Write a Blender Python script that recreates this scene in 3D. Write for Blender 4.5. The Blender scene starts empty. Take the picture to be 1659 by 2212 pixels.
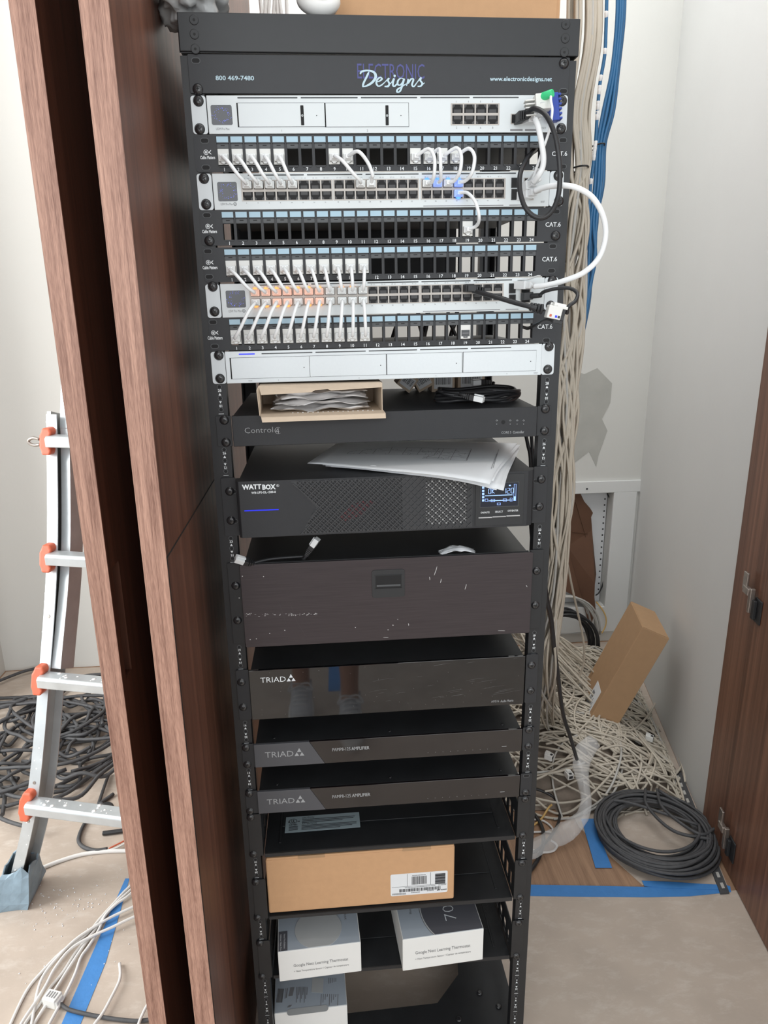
import bpy, bmesh, math, random
from math import sin, cos, pi, radians
from mathutils import Vector, Matrix, Euler, noise

random.seed(7)
sc = bpy.context.scene
COL = sc.collection

# ------------------------------------------------------------------ camera
CAM = Vector((-0.08720071, -1.02404859, 1.46472295))
ROT = Euler((1.28571185, 0.01257842, -0.08326571), 'XYZ')
FPX = 1550.507
cd = bpy.data.cameras.new('camera')
cd.sensor_fit = 'HORIZONTAL'; cd.sensor_width = 36.0; cd.lens = FPX / 1659 * 36
cd.clip_start = 0.02; cd.clip_end = 60
cam = bpy.data.objects.new('camera', cd); COL.objects.link(cam)
cam.location = CAM; cam.rotation_euler = ROT
sc.camera = cam

# ------------------------------------------------------------------ light
w = bpy.data.worlds.new('daylight'); sc.world = w; w.use_nodes = True
bg = w.node_tree.nodes['Background']
bg.inputs[0].default_value = (0.90, 0.96, 1.0, 1); bg.inputs[1].default_value = 0.85

def area(name, loc, target, sx, sy, power, color):
    l = bpy.data.lights.new(name, 'AREA'); l.shape = 'RECTANGLE'; l.size = sx; l.size_y = sy
    l.energy = power; l.color = color
    o = bpy.data.objects.new(name, l); COL.objects.link(o); o.location = loc
    d = Vector(target) - Vector(loc); o.rotation_euler = d.to_track_quat('-Z', 'Y').to_euler()
    return o
area('window_daylight', (-0.45, -3.6, 1.9), (-0.1, 0.3, 0.9), 3.8, 2.2, 84, (0.97, 0.99, 1.0))
area('side_window_daylight', (-3.0, 0.2, 1.7), (-0.9, 1.0, 0.7), 1.4, 1.8, 92, (1.0, 0.99, 0.97))
area('ceiling_fill', (0.15, 0.6, 3.05), (0.25, 0.6, 0), 2.0, 2.2, 42, (0.98, 0.99, 1.0))  # unseen soft fill added under the ceiling to brighten the alcove walls

vs = sc.view_settings
sc.display_settings.display_device = 'sRGB'
vs.view_transform = 'Standard'; vs.look = 'None'; vs.exposure = 0.0; vs.gamma = 1.0
vs.use_curve_mapping = False

# ------------------------------------------------------------------ helpers
RM = ROT.to_matrix()
def ray(x, y): return RM @ Vector(((x - 829.5) / FPX, -(y - 1106) / FPX, -1.0))
def on(axis, val, x, y):
    d = ray(x, y); return CAM + d * ((val - CAM[axis]) / d[axis])
def PY(x, y, yy=0.0): return on(1, yy, x, y)
def FL(x, y, z=0.0): return on(2, z, x, y)

def wm(o):
    m = o.matrix_basis.copy()
    while o.parent:
        o = o.parent; m = o.matrix_basis @ m
    return m

class MB:
    def __init__(s, scale=1.0): s.v = []; s.f = []; s.mi = []; s.sm = []; s.k = scale
    def add(s, vs_, fs, m=0, smooth=False):
        n = len(s.v); s.v += [Vector(q) * s.k for q in vs_]
        for q in fs: s.f.append([n + i for i in q]); s.mi.append(m); s.sm.append(smooth)
        return s
    def box(s, x0, x1, y0, y1, z0, z1, m=0, xf=None):
        p = [Vector((x, y, z)) for z in (z0, z1) for y in (y0, y1) for x in (x0, x1)]
        if xf: p = [xf @ q for q in p]
        return s.add(p, [(0, 2, 3, 1), (4, 5, 7, 6), (0, 1, 5, 4), (2, 6, 7, 3), (0, 4, 6, 2), (1, 3, 7, 5)], m)
    def prism(s, poly, axis, d0, d1, m=0, smooth=False):
        def pt(a, b, d): return (a, d, b) if axis == 'y' else ((a, b, d) if axis == 'z' else (d, a, b))
        n = len(poly)
        vs_ = [pt(a, b, d0) for a, b in poly] + [pt(a, b, d1) for a, b in poly]
        s.add(vs_, [list(range(n))[::-1], list(range(n, 2 * n))], m)
        return s.add(vs_, [(i, (i + 1) % n, n + (i + 1) % n, n + i) for i in range(n)], m, smooth)
    def poly3(s, pts, d, m=0):
        n = len(pts); d = Vector(d); pts = [Vector(p) for p in pts]
        vs_ = pts + [p + d for p in pts]
        return s.add(vs_, [list(range(n))[::-1], list(range(n, 2 * n))] + [(i, (i + 1) % n, n + (i + 1) % n, n + i) for i in range(n)], m)
    def lathe(s, prof, o, axis, n=16, m=0, smooth=True):
        o = Vector(o); a = Vector(axis).normalized(); u = a.orthogonal().normalized(); v = a.cross(u)
        vs_ = []; fs = []
        for r, h in prof:
            for i in range(n):
                t = 2 * pi * i / n; vs_.append(o + a * h + (u * cos(t) + v * sin(t)) * max(r, 1e-5))
        for j in range(len(prof) - 1):
            for i in range(n): fs.append((j * n + i, j * n + (i + 1) % n, (j + 1) * n + (i + 1) % n, (j + 1) * n + i))
        s.add(vs_, fs, m, smooth)
        k = (len(prof) - 1) * n
        return s.add(vs_, [list(range(n))[::-1], list(range(k, k + n))], m)
    def cyl(s, p0, p1, r, r1=None, n=14, m=0):
        p0 = Vector(p0); p1 = Vector(p1); d = p1 - p0
        return s.lathe([(r, 0), (r if r1 is None else r1, d.length)], p0, d, n, m)
    def tube(s, pts, r, n=8, m=0, flat=1.0, closed=False):
        pts = [Vector(p) for p in pts]
        N = len(pts); vs_ = []; fs = []
        t0 = (pts[1] - pts[0]).normalized(); u = t0.orthogonal().normalized()
        for i, p in enumerate(pts):
            if closed: t = (pts[(i + 1) % N] - pts[i - 1]).normalized()
            else: t = (pts[min(i + 1, N - 1)] - pts[max(i - 1, 0)])
            t = t.normalized() if t.length > 1e-9 else t0
            u = (u - t * u.dot(t))
            u = u.normalized() if u.length > 1e-6 else t.orthogonal().normalized()
            v = t.cross(u); rr = r[i] if isinstance(r, (list, tuple)) else r
            for k in range(n):
                a = 2 * pi * k / n; vs_.append(p + (u * cos(a) * flat + v * sin(a)) * rr)
        for i in range(N if closed else N - 1):
            j = (i + 1) % N
            for k in range(n): fs.append((i * n + k, i * n + (k + 1) % n, j * n + (k + 1) % n, j * n + k))
        s.add(vs_, fs, m, True)
        if not closed: s.add(vs_, [list(range(n))[::-1], list(range((N - 1) * n, N * n))], m)
        return s

def smooth_path(pts, per=8):
    pts = [Vector(p) for p in pts]
    q = [pts[0] * 2 - pts[1]] + pts + [pts[-1] * 2 - pts[-2]]
    out = []
    for i in range(1, len(q) - 2):
        a, b, c, d = q[i - 1], q[i], q[i + 1], q[i + 2]
        for k in range(per):
            t = k / per
            out.append(0.5 * ((2 * b) + (c - a) * t + (2 * a - 5 * b + 4 * c - d) * t * t + (3 * b - a - 3 * c + d) * t ** 3))
    out.append(pts[-1]); return out

def rrect(x0, x1, z0, z1, r, n=4):
    out = []
    for cx, cz, a in ((x1 - r, z1 - r, 0), (x0 + r, z1 - r, 90), (x0 + r, z0 + r, 180), (x1 - r, z0 + r, 270)):
        for i in range(n + 1):
            t = radians(a + 90 * i / n); out.append((cx + r * cos(t), cz + r * sin(t)))
    return out

def tag(o, label=None, cat=None, group=None, kind=None):
    if label: o['label'] = label
    if cat: o['category'] = cat
    if group: o['group'] = group
    if kind: o['kind'] = kind
    return o

def thing(name, label, cat, loc=(0, 0, 0), rot=(0, 0, 0), group=None):
    o = bpy.data.objects.new(name, None); o.empty_display_size = .05; COL.objects.link(o)
    o.location = loc; o.rotation_euler = rot
    return tag(o, label, cat, group)

def obj(name, mb, mats, parent=None, bevel=0, local=False, seg=2, sub=0, solid=0, label=None):
    if not isinstance(mats, (list, tuple)): mats = [mats]
    vs_ = mb.v
    if parent is not None:
        if not local:
            iv = wm(parent).inverted(); vs_ = [iv @ q for q in vs_]
        loc = Vector((0, 0, 0))
    else:
        lo = [min(q[i] for q in vs_) for i in range(3)]; hi = [max(q[i] for q in vs_) for i in range(3)]
        loc = Vector(((lo[0] + hi[0]) / 2, (lo[1] + hi[1]) / 2, lo[2])); vs_ = [q - loc for q in vs_]
    me = bpy.data.meshes.new(name)
    me.from_pydata([tuple(q) for q in vs_], [], mb.f)
    for m in mats: me.materials.append(m)
    for p, m, s in zip(me.polygons, mb.mi, mb.sm): p.material_index = m; p.use_smooth = s
    bm = bmesh.new(); bm.from_mesh(me)
    bmesh.ops.remove_doubles(bm, verts=bm.verts, dist=1e-6) if len(bm.verts) < 60000 else None
    bmesh.ops.recalc_face_normals(bm, faces=bm.faces)
    bm.to_mesh(me); bm.free()
    o = bpy.data.objects.new(name, me); COL.objects.link(o)
    o.parent = parent; o.location = loc
    if bevel:
        b = o.modifiers.new('bevel', 'BEVEL'); b.width = bevel; b.segments = seg; b.limit_method = 'ANGLE'; b.angle_limit = radians(40)
    if sub:
        b = o.modifiers.new('sub', 'SUBSURF'); b.levels = sub; b.render_levels = sub
        for p in me.polygons: p.use_smooth = True
    if solid:
        b = o.modifiers.new('solid', 'SOLIDIFY'); b.thickness = solid; b.offset = 0
    if label: o['label'] = label
    return o

def inst(name, me_obj, parent, loc, rot=None):
    o = me_obj.copy(); COL.objects.link(o); o.name = name; o.parent = parent; o.location = loc
    if rot: o.rotation_euler = rot
    return o

def struct(o): o['kind'] = 'structure'; return o

# ------------------------------------------------------------------ materials
def lin(c):
    return tuple((x / 12.92 if x <= .04045 else ((x + .055) / 1.055) ** 2.4) for x in (v / 255 for v in c))

def mat(name, c, rough=.5, metal=0, var=.12, scale=30, bump=0.0, bscale=200, spec=.5, emit=None, estr=0, alpha=1, trans=0, coat=0, stretch=None, sub=0):
    m = bpy.data.materials.new(name); m.use_nodes = True
    nt = m.node_tree; b = nt.nodes['Principled BSDF']; L = nt.links
    tc = nt.nodes.new('ShaderNodeTexCoord'); mp = nt.nodes.new('ShaderNodeMapping')
    L.new(tc.outputs['Object'], mp.inputs[0])
    if stretch: mp.inputs['Scale'].default_value = stretch
    nz = nt.nodes.new('ShaderNodeTexNoise'); nz.inputs['Scale'].default_value = scale; nz.inputs['Detail'].default_value = 5
    L.new(mp.outputs[0], nz.inputs[0])
    mx = nt.nodes.new('ShaderNodeMix'); mx.data_type = 'RGBA'
    mx.inputs[6].default_value = tuple(x * (1 - var) for x in c) + (1,)
    mx.inputs[7].default_value = tuple(min(1, x * (1 + var)) for x in c) + (1,)
    L.new(nz.outputs[0], mx.inputs[0]); L.new(mx.outputs[2], b.inputs['Base Color'])
    b.inputs['Roughness'].default_value = rough; b.inputs['Metallic'].default_value = metal
    b.inputs['Specular IOR Level'].default_value = spec
    b.inputs['Alpha'].default_value = alpha; b.inputs['Transmission Weight'].default_value = trans
    b.inputs['Coat Weight'].default_value = coat
    if emit: b.inputs['Emission Color'].default_value = tuple(emit) + (1,); b.inputs['Emission Strength'].default_value = estr
    if bump:
        n2 = nt.nodes.new('ShaderNodeTexNoise'); n2.inputs['Scale'].default_value = bscale; n2.inputs['Detail'].default_value = 3
        L.new(mp.outputs[0], n2.inputs[0])
        bp = nt.nodes.new('ShaderNodeBump'); bp.inputs['Strength'].default_value = bump; bp.inputs['Distance'].default_value = .002
        L.new(n2.outputs[0], bp.inputs['Height']); L.new(bp.outputs[0], b.inputs['Normal'])
    return m

def wood(name, dark, light, sc_=(70, 70, 1.0), rough=.45, fine=.5, contrast=(.55, 1.0)):
    m = bpy.data.materials.new(name); m.use_nodes = True
    nt = m.node_tree; b = nt.nodes['Principled BSDF']; L = nt.links
    tc = nt.nodes.new('ShaderNodeTexCoord')
    def nz(scale, det, dist=0):
        mp = nt.nodes.new('ShaderNodeMapping'); L.new(tc.outputs['Object'], mp.inputs[0]); mp.inputs['Scale'].default_value = scale
        n = nt.nodes.new('ShaderNodeTexNoise'); n.inputs['Scale'].default_value = 1.0; n.inputs['Detail'].default_value = det; n.inputs['Distortion'].default_value = dist
        L.new(mp.outputs[0], n.inputs[0]); return n
    n1 = nz(sc_, 6, .5); n2 = nz((sc_[0] * 7, sc_[1] * 7, sc_[2] * 14), 3); n3 = nz((sc_[0] * .18, sc_[1] * .18, sc_[2] * .5), 2)
    def math_(op, a, v, c=None):
        q = nt.nodes.new('ShaderNodeMath'); q.operation = op; L.new(a.outputs[0], q.inputs[0]); q.inputs[1].default_value = v
        if c is not None: L.new(c.outputs[0], q.inputs[2])
        return q
    sm = math_('MULTIPLY_ADD', n2, fine, n1); sm = math_('MULTIPLY_ADD', n3, .55, sm)
    rp = nt.nodes.new('ShaderNodeValToRGB'); L.new(sm.outputs[0], rp.inputs[0])
    mid = (.5 + fine * .5 + .275); 
    rp.color_ramp.elements[0].position = max(0, (mid - .28) / 2); rp.color_ramp.elements[0].color = dark + (1,)
    rp.color_ramp.elements[1].position = min(1, (mid + .26) / 2); rp.color_ramp.elements[1].color = light + (1,)
    sc2 = math_('MULTIPLY', sm, .5); L.new(sc2.outputs[0], rp.inputs[0])
    L.new(rp.outputs[0], b.inputs['Base Color']); b.inputs['Roughness'].default_value = rough
    bp = nt.nodes.new('ShaderNodeBump'); bp.inputs['Strength'].default_value = .15; bp.inputs['Distance'].default_value = .0006
    L.new(n2.outputs[0], bp.inputs['Height']); L.new(bp.outputs[0], b.inputs['Normal'])
    return m

def scuffed(m, c=(.66, .61, .55)):
    """pale rubbed streaks and dust over a material's own colour"""
    nt = m.node_tree; b = nt.nodes['Principled BSDF']; L = nt.links; src = b.inputs['Base Color'].links[0].from_socket
    tc = nt.nodes.new('ShaderNodeTexCoord'); mp = nt.nodes.new('ShaderNodeMapping'); L.new(tc.outputs['Object'], mp.inputs[0])
    mp.inputs['Scale'].default_value = (1, 2.2, 1); mp.inputs['Rotation'].default_value = (0, 0, .6)
    n = nt.nodes.new('ShaderNodeTexNoise'); n.inputs['Scale'].default_value = 16; n.inputs['Detail'].default_value = 9; n.inputs['Roughness'].default_value = .72; n.inputs['Distortion'].default_value = .25
    L.new(mp.outputs[0], n.inputs[0])
    r = nt.nodes.new('ShaderNodeValToRGB'); r.color_ramp.elements[0].position = .50; r.color_ramp.elements[1].position = .95; L.new(n.outputs[0], r.inputs[0])
    mx = nt.nodes.new('ShaderNodeMix'); mx.data_type = 'RGBA'; L.new(r.outputs[0], mx.inputs[0]); L.new(src, mx.inputs[6]); mx.inputs[7].default_value = c + (1,)
    L.new(mx.outputs[2], b.inputs['Base Color'])

M = {}
M['wall'] = mat('wall_paint', (.67, .67, .64), .75, var=.03, scale=3, bump=.15, bscale=60)
M['wallr'] = mat('wall_plaster', (.73, .74, .73), .7, var=.05, scale=2.5, bump=.15, bscale=40)
M['patchgrey'] = mat('plaster_patch', (.45, .45, .42), .8, var=.12, scale=14)
M['ceil'] = mat('ceiling_paint', (.75, .75, .73), .8, var=.02)
M['paper'] = mat('floor_paper', (.48, .405, .34), .65, var=.22, scale=7, bump=.3, bscale=38)
scuffed(M['paper'])
M['ply'] = wood('plywood', (.24, .14, .085), (.42, .26, .16), (70, 3, 70), .55)
M['tape'] = mat('blue_tape', (.05, .22, .55), .55, var=.12, scale=40, bump=.3, bscale=120)
M['walnut'] = wood('walnut', (.05, .018, .010), (.18, .072, .043), (60, 60, .8), .45, .4)
M['walnut_edge'] = wood('walnut_edge', (.20, .092, .064), (.57, .33, .245), (240, 240, 6.0), .5, .7)
M['walnut_door'] = wood('walnut_door', (.085, .035, .021), (.30, .145, .09), (60, 60, .7), .4, .3)
M['groove'] = mat('groove', (.01, .008, .007), .8)
M['rack'] = mat('rack_black', (.015, .016, .018), .42, var=.15, scale=60)
M['rackin'] = mat('shelf_black', (.016, .017, .019), .45, var=.5, scale=22)
M['panel'] = mat('panel_black', (.021, .0225, .026), .5, var=.1, scale=60, bump=.05, bscale=900)
M['dev'] = mat('device_charcoal', (.020, .021, .024), .55, var=.1, scale=80, bump=.06, bscale=1200)
M['plastic'] = mat('black_plastic', (.022, .023, .025), .5, var=.1)
M['plasticgrey'] = mat('grey_plastic', (.075, .08, .085), .5, var=.1)
M['dark'] = mat('dark_recess', (.006, .006, .007), .7)
M['port'] = mat('port_cavity', (.045, .045, .047), .5, var=.2, scale=200)
M['screw'] = mat('black_screw', (.022, .022, .024), .22, metal=0, var=.1, spec=.8)
M['screwx'] = mat('screw_recess', (.004, .004, .004), .6)
M['white_dev'] = mat('white_enamel', (.69, .735, .75), .42, metal=0.0, var=.02)
M['silver_dev'] = mat('silver_device', (.66, .70, .72), .40, metal=.25, var=.03, scale=300)
M['chassis'] = mat('chassis_shaded', (.085, .087, .09), .5, var=.1)  # silver bodies coloured dark to stand in for shade between the units
M['ear'] = mat('ear_white', (.69, .735, .76), .4, var=.02)
M['silver'] = mat('port_silver', (.42, .39, .36), .45, metal=.35, var=.06)
M['blue'] = mat('blue_screen_dots', (.1, .12, .8), .4, emit=(.12, .16, 1.0), estr=2.2)
M['bluebar'] = mat('blue_light_bar', (.01, .02, .5), .4, emit=(.008, .015, .75), estr=1.0)
M['screen'] = mat('dark_screen', (.025, .028, .04), .18, var=.1)
M['jack'] = mat('white_jack', (.80, .80, .77), .5, var=.03)
M['plug'] = mat('clear_plug', (.84, .86, .86), .2, var=.03)
M['plugo'] = mat('plug_orange_lit', (.80, .62, .55), .25, emit=(1.0, .42, .22), estr=.22)  # port light's glow painted into the orange and blue plug bodies
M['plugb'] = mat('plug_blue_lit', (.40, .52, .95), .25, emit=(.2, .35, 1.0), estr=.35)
M['glowo'] = mat('orange_clip_glow', (.9, .4, .15), .3, emit=(1.0, .36, .07), estr=1.1)  # clip emission stands in for port light shining through clear plastic
M['glowb'] = mat('blue_clip_glow', (.1, .3, .95), .3, emit=(.06, .25, 1.0), estr=1.1)
M['cable'] = mat('white_cable', (.88, .90, .91), .42, var=.02)
M['bcable'] = mat('black_cable', (.022, .022, .024), .4, var=.2, scale=60)
M['rcable'] = mat('dusty_black_cable', (.066, .067, .071), .6, var=.4, scale=60)
M['beige'] = mat('beige_cable', (.53, .48, .40), .5, var=.12, scale=25)
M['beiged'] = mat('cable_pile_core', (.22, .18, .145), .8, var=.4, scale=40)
M['bluec'] = mat('blue_cable', (.035, .16, .34), .45, var=.15, scale=25)
M['graycab'] = mat('grey_cable', (.48, .47, .44), .5, var=.1)
M['floorcab'] = mat('white_floor_cable', (.74, .73, .71), .5, var=.06)
M['labelblue'] = mat('pale_blue_label', (.38, .55, .66), .4, var=.02)
M['letter'] = mat('white_lettering', (.80, .83, .85), .5, var=.01)
M['letterc'] = mat('pale_blue_lettering', (.50, .66, .74), .5, var=.01)
M['letterp'] = mat('violet_lettering', (.065, .07, .25), .5, var=.01)
M['letterg'] = mat('grey_lettering', (.36, .37, .38), .5, var=.01)
M['ink'] = mat('black_ink', (.04, .04, .045), .6, var=.01)
M['inkg'] = mat('grey_ink', (.22, .22, .23), .6, var=.01)
M['slot'] = mat('slot_line', (.05, .055, .06), .5)
M['carton'] = mat('kraft_cardboard', (.58, .34, .18), .75, var=.07, scale=70, bump=.06, bscale=300)
M['cartond'] = mat('brown_cardboard', (.42, .26, .14), .75, var=.07, scale=40, bump=.06, bscale=300)
M['cartonl'] = mat('pale_kraft_card', (.62, .50, .38), .75, var=.07, scale=120)
M['kraft'] = mat('dark_kraft_paper', (.13, .062, .034), .7, var=.3, scale=9, bump=.4, bscale=20)
M['white'] = mat('white_paper', (.77, .79, .81), .6, var=.02)
M['nest'] = mat('white_box_card', (.80, .80, .78), .45, var=.02)
M['nesttop'] = mat('grey_blue_print', (.42, .47, .53), .4, var=.04)
M['nestdisc'] = mat('pale_disc_print', (.50, .51, .51), .4, var=.04)
M['nestdark'] = mat('dark_print', (.11, .11, .125), .35, var=.05)
M['sticker'] = mat('pale_sticker', (.36, .44, .47), .4, var=.02)
M['gloss'] = mat('gloss_black_panel', (.005, .005, .006), .03, var=.1, spec=.75)
M['gloss2'] = mat('smoky_gloss_panel', (.009, .007, .008), .06, var=.2, scale=20, spec=.8)
M['badge'] = mat('grey_badge', (.075, .076, .085), .5, var=.04)
M['brushed'] = mat('brushed_dark_panel', (.050, .040, .043), .42, metal=.35, var=.30, scale=14, stretch=(1, 1, 40))
M['scuff'] = mat('white_scuff', (.7, .7, .7), .7)
M['smudge'] = mat('faint_smudge', (.058, .050, .053), .7, var=.2)
M['grille'] = mat('grille_charcoal', (.038, .039, .042), .5, var=.1)
M['grillem'] = mat('grille_metal', (.32, .32, .32), .5, var=.35, scale=60)
M['grillered'] = mat('red_board', (.09, .015, .022), .5, var=.4, scale=40)
M['lcd'] = mat('lcd_text', (.25, .4, .9), .4, emit=(.35, .55, 1.0), estr=.9)
M['lcdb'] = mat('lcd_back', (.012, .015, .028), .2)
M['btn'] = mat('grey_button', (.5, .5, .5), .4)
M['alu'] = mat('aluminium', (.56, .60, .62), .38, metal=.55, var=.18, scale=22, bump=.1, bscale=80)
M['alud'] = mat('aluminium_channel', (.40, .39, .37), .42, metal=.6, var=.15, scale=18)
M['orange'] = mat('orange_plastic', (.58, .125, .06), .45, var=.08)
M['ducttape'] = mat('grey_blue_tape', (.24, .33, .40), .5, var=.35, scale=30, bump=.6, bscale=60)
M['paint'] = mat('paint_splash', (.85, .86, .86), .6)
M['film'] = mat('clear_film', (.80, .80, .79), .15, alpha=.30, var=.1, bump=.5, bscale=30)
M['bag'] = mat('clear_bag_plastic', (.90, .88, .87), .22, alpha=.88, var=.1, bump=.6, bscale=40)
M['greybag'] = mat('grey_bag_plastic', (.50, .51, .51), .25, alpha=.9, var=.25, scale=18, bump=.3, bscale=60)
M['bronze'] = mat('hinge_metal', (.40, .36, .33), .35, metal=.9, var=.3, scale=80)
M['green'] = mat('green_plug', (.05, .62, .25), .4)
M['bluejack'] = mat('blue_jack', (.03, .07, .40), .45)
M['perf'] = mat('enclosure_white', (.72, .74, .76), .5, var=.03)
M['yellow'] = mat('yellow_cable', (.62, .40, .14), .5)
M['clearplug'] = mat('clear_connector', (.80, .82, .83), .15, var=.08)

# ------------------------------------------------------------------ lettering
_tc = {}
def glyphs(s, bold=0.0):
    k = (s, bold)
    if k in _tc: return _tc[k]
    cu = bpy.data.curves.new('t', 'FONT'); cu.body = s; cu.size = 1; cu.resolution_u = 2; cu.offset = bold
    o = bpy.data.objects.new('t', cu)
    me = bpy.data.meshes.new_from_object(o)
    vs_ = [v.co.copy() for v in me.vertices]; fs = [list(p.vertices) for p in me.polygons]
    bpy.data.objects.remove(o); bpy.data.curves.remove(cu); bpy.data.meshes.remove(me)
    x0 = min(v.x for v in vs_); x1 = max(v.x for v in vs_); y0 = min(v.y for v in vs_); y1 = max(v.y for v in vs_)
    _tc[k] = (vs_, fs, x0, x1, y0, y1); return _tc[k]

def lay(mb, s, org, ux, uz, w=None, h=None, bold=0.0, m=0, align='l'):
    """flat lettering: org lower-left corner, ux / uz unit directions, w / h in mesh-builder units"""
    vs_, fs, x0, x1, y0, y1 = glyphs(s, bold)
    org = Vector(org); ux = Vector(ux); uz = Vector(uz)
    if h is None: kx = kz = w / (x1 - x0)
    elif w is None: kx = kz = h / (y1 - y0)
    else: kx = w / (x1 - x0); kz = h / (y1 - y0)
    if align == 'c': org = org - ux * ((x1 - x0) * kx / 2) - uz * ((y1 - y0) * kz / 2)
    mb.add([org + ux * ((v.x - x0) * kx) + uz * ((v.y - y0) * kz) for v in vs_], fs, m)
X3 = (1, 0, 0); Z3 = (0, 0, 1); NX = (-1, 0, 0); NZ = (0, 0, -1)

# ================================================================== SETTING
HR = 1.76; UH = .04445
def wx(y): return 1.21 + (y - 1.77) * .2185           # plan line of the right wall

mb = MB(); mb.box(-3.6, 2.0, -4.2, 2.0, -.06, -.0006)
struct(obj('floor', mb, M['ply']))
# back wall with the cable opening
ox0, ox1, oz0, oz1 = .86, 1.103, .17, .687
mb = MB()
mb.box(-2.6, ox0, 1.80, 1.98, 0, 3.10); mb.box(ox1, 1.45, 1.80, 1.98, 0, 3.10)
mb.box(ox0, ox1, 1.80, 1.98, oz1, 3.10); mb.box(ox0, ox1, 1.80, 1.98, 0, oz0)
mb.box(ox0, ox1, 1.93, 1.98, oz0, oz1)
wall_back = struct(obj('wall_back', mb, M['wall']))
mb = MB()
mb.prism([(-1.462, 1.80), (-1.462, 1.45), (-3.6, 1.45), (-3.6, 1.80)], 'z', 0, 3.10)
struct(obj('wall_left', mb, M['wall']))
yA, yB = .60, 1.80
mb = MB(); mb.prism([(wx(yA), yA), (wx(yB), yB), (wx(yB) + .2, yB), (wx(yA) + .2, yA)], 'z', 0, 3.10)
struct(obj('wall_right', mb, M['wallr']))
mb = MB(); mb.prism([(wx(yA), yA - .002), (wx(yA) + .2, yA - .002), (2.0, -.6), (2.0, -1.2), (1.6, -1.2), (1.6, -.6)], 'z', 0, 3.10)
struct(obj('wall_front', mb, M['wallr']))
mb = MB(); mb.box(-3.6, 2.0, -1.4, 2.0, 3.10, 3.18)
struct(obj('ceiling', mb, M['ceil']))
# bare plaster patch on the back wall
pts = [(1240, 800), (1262, 808), (1290, 795), (1322, 828), (1318, 870), (1300, 905), (1312, 930), (1292, 985), (1288, 1008), (1272, 975), (1240, 1000), (1205, 985), (1200, 900), (1215, 830)]
mb = MB(); mb.prism([(p.x, p.z) for p in (PY(x, y, 1.80) for x, y in pts)], 'y', 1.7985, 1.8005)
obj('plaster_patch', mb, M['patchgrey'], wall_back)
# frame of the opening (painted board)
mb = MB()
mb.box(ox0 - .09, ox1 + .115, 1.788, 1.7995, oz1, oz1 + .05); mb.box(ox1, ox1 + .1, 1.788, 1.7995, .05, oz1)
mb.box(ox0 - .09, ox0, 1.788, 1.7995, .05, oz1); mb.box(ox0, ox1, 1.788, 1.7995, .05, oz0)
struct(obj('trim_1', mb, M['wallr'], None, .002))
mb = MB(); a = PY(1268, 1056, 1.787); mb.cyl((a.x, 1.786, a.z), (a.x, 1.7885, a.z), .004)
tag(obj('wall_screw', mb, M['ink']), 'dark screw head above the cable opening in the back wall', 'screw')

# floor paper in two sheets, bare floorboards between them
def flpoly(name, pts, m, z0, z1, label, cat, group=None):
    mb = MB(); mb.prism([(FL(x, y).x, FL(x, y).y) for x, y in pts], 'z', z0, z1)
    return tag(obj(name, mb, m), label, cat, group)
yT = .43
mb = MB(); mb.prism([(-3.5, -4.1), (1.95, -4.1), (1.95, .385), (.90, .395), (.67, .425), (.38, .44), (-.1, .45), (-.3, 1.40), (-1.45, 1.44), (-3.5, 1.44)], 'z', -.0004, .0008)
tag(obj('floor_paper', mb, M['paper']), 'large sheet of brown protective paper covering the floor in front', 'floor covering')
mb = MB(); mb.prism([(-1.455, 1.44), (-.302, 1.40), (-.302, 1.79), (-1.455, 1.79)], 'z', -.0004, .0008)
tag(obj('floor_paper', mb, M['paper']), 'strip of brown paper along the far wall behind the ladder', 'floor covering')
mb = MB(); mb.prism([(.69, .435), (.905, .392), (.906, .406), (.975, .70), (1.211, 1.785), (.60, 1.785), (.60, .66)], 'z', -.0004, .0012)
tag(obj('floor_paper', mb, M['paper']), 'brown paper piece under the black cable coil and beige pile', 'floor covering')
TP = M['tape']
def tape(pts, label, z=.0014):
    mb = MB(); n = len(pts) // 2
    for i in range(n - 1):
        a, b, c, d = (FL(*p) for p in (pts[2 * i], pts[2 * i + 1], pts[2 * i + 3], pts[2 * i + 2]))
        mb.prism([(q.x, q.y) for q in (a, b, c, d)], 'z', z - .0003, z + .0004)
    return tag(obj('masking_tape', mb, TP), label, 'tape')
tape([(1130, 1912), (1130, 1936), (1260, 1914), (1260, 1938), (1400, 1917), (1400, 1939), (1500, 1914), (1490, 1937), (1577, 1915), (1579, 1928)], 'blue masking tape strip running along the floor from rack to wooden door')
tape([(1386, 1904), (1392, 1916), (1440, 1906), (1440, 1920), (1500, 1910), (1500, 1922), (1572, 1914), (1574, 1924)], 'crumpled second layer of blue tape below the black cable coil', .0024)
tape([(1255, 1770), (1284, 1770), (1270, 1820), (1300, 1820), (1286, 1876), (1322, 1876)], 'short blue tape strip going under the black cable coil', .0022)
tape([(1070 / 3.95, 1800 + 390 / 3.95), (1105 / 3.95, 1800 + 390 / 3.95), (757 / 3.95, 1800 + 1100 / 3.95), (905 / 3.95, 1800 + 1100 / 3.95), (528 / 3.95, 1800 + 1627 / 3.95), (690 / 3.95, 1800 + 1627 / 3.95), (380 / 3.95, 2330), (560 / 3.95, 2330)], 'long blue masking tape strip under the white cables by the ladder')
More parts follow.
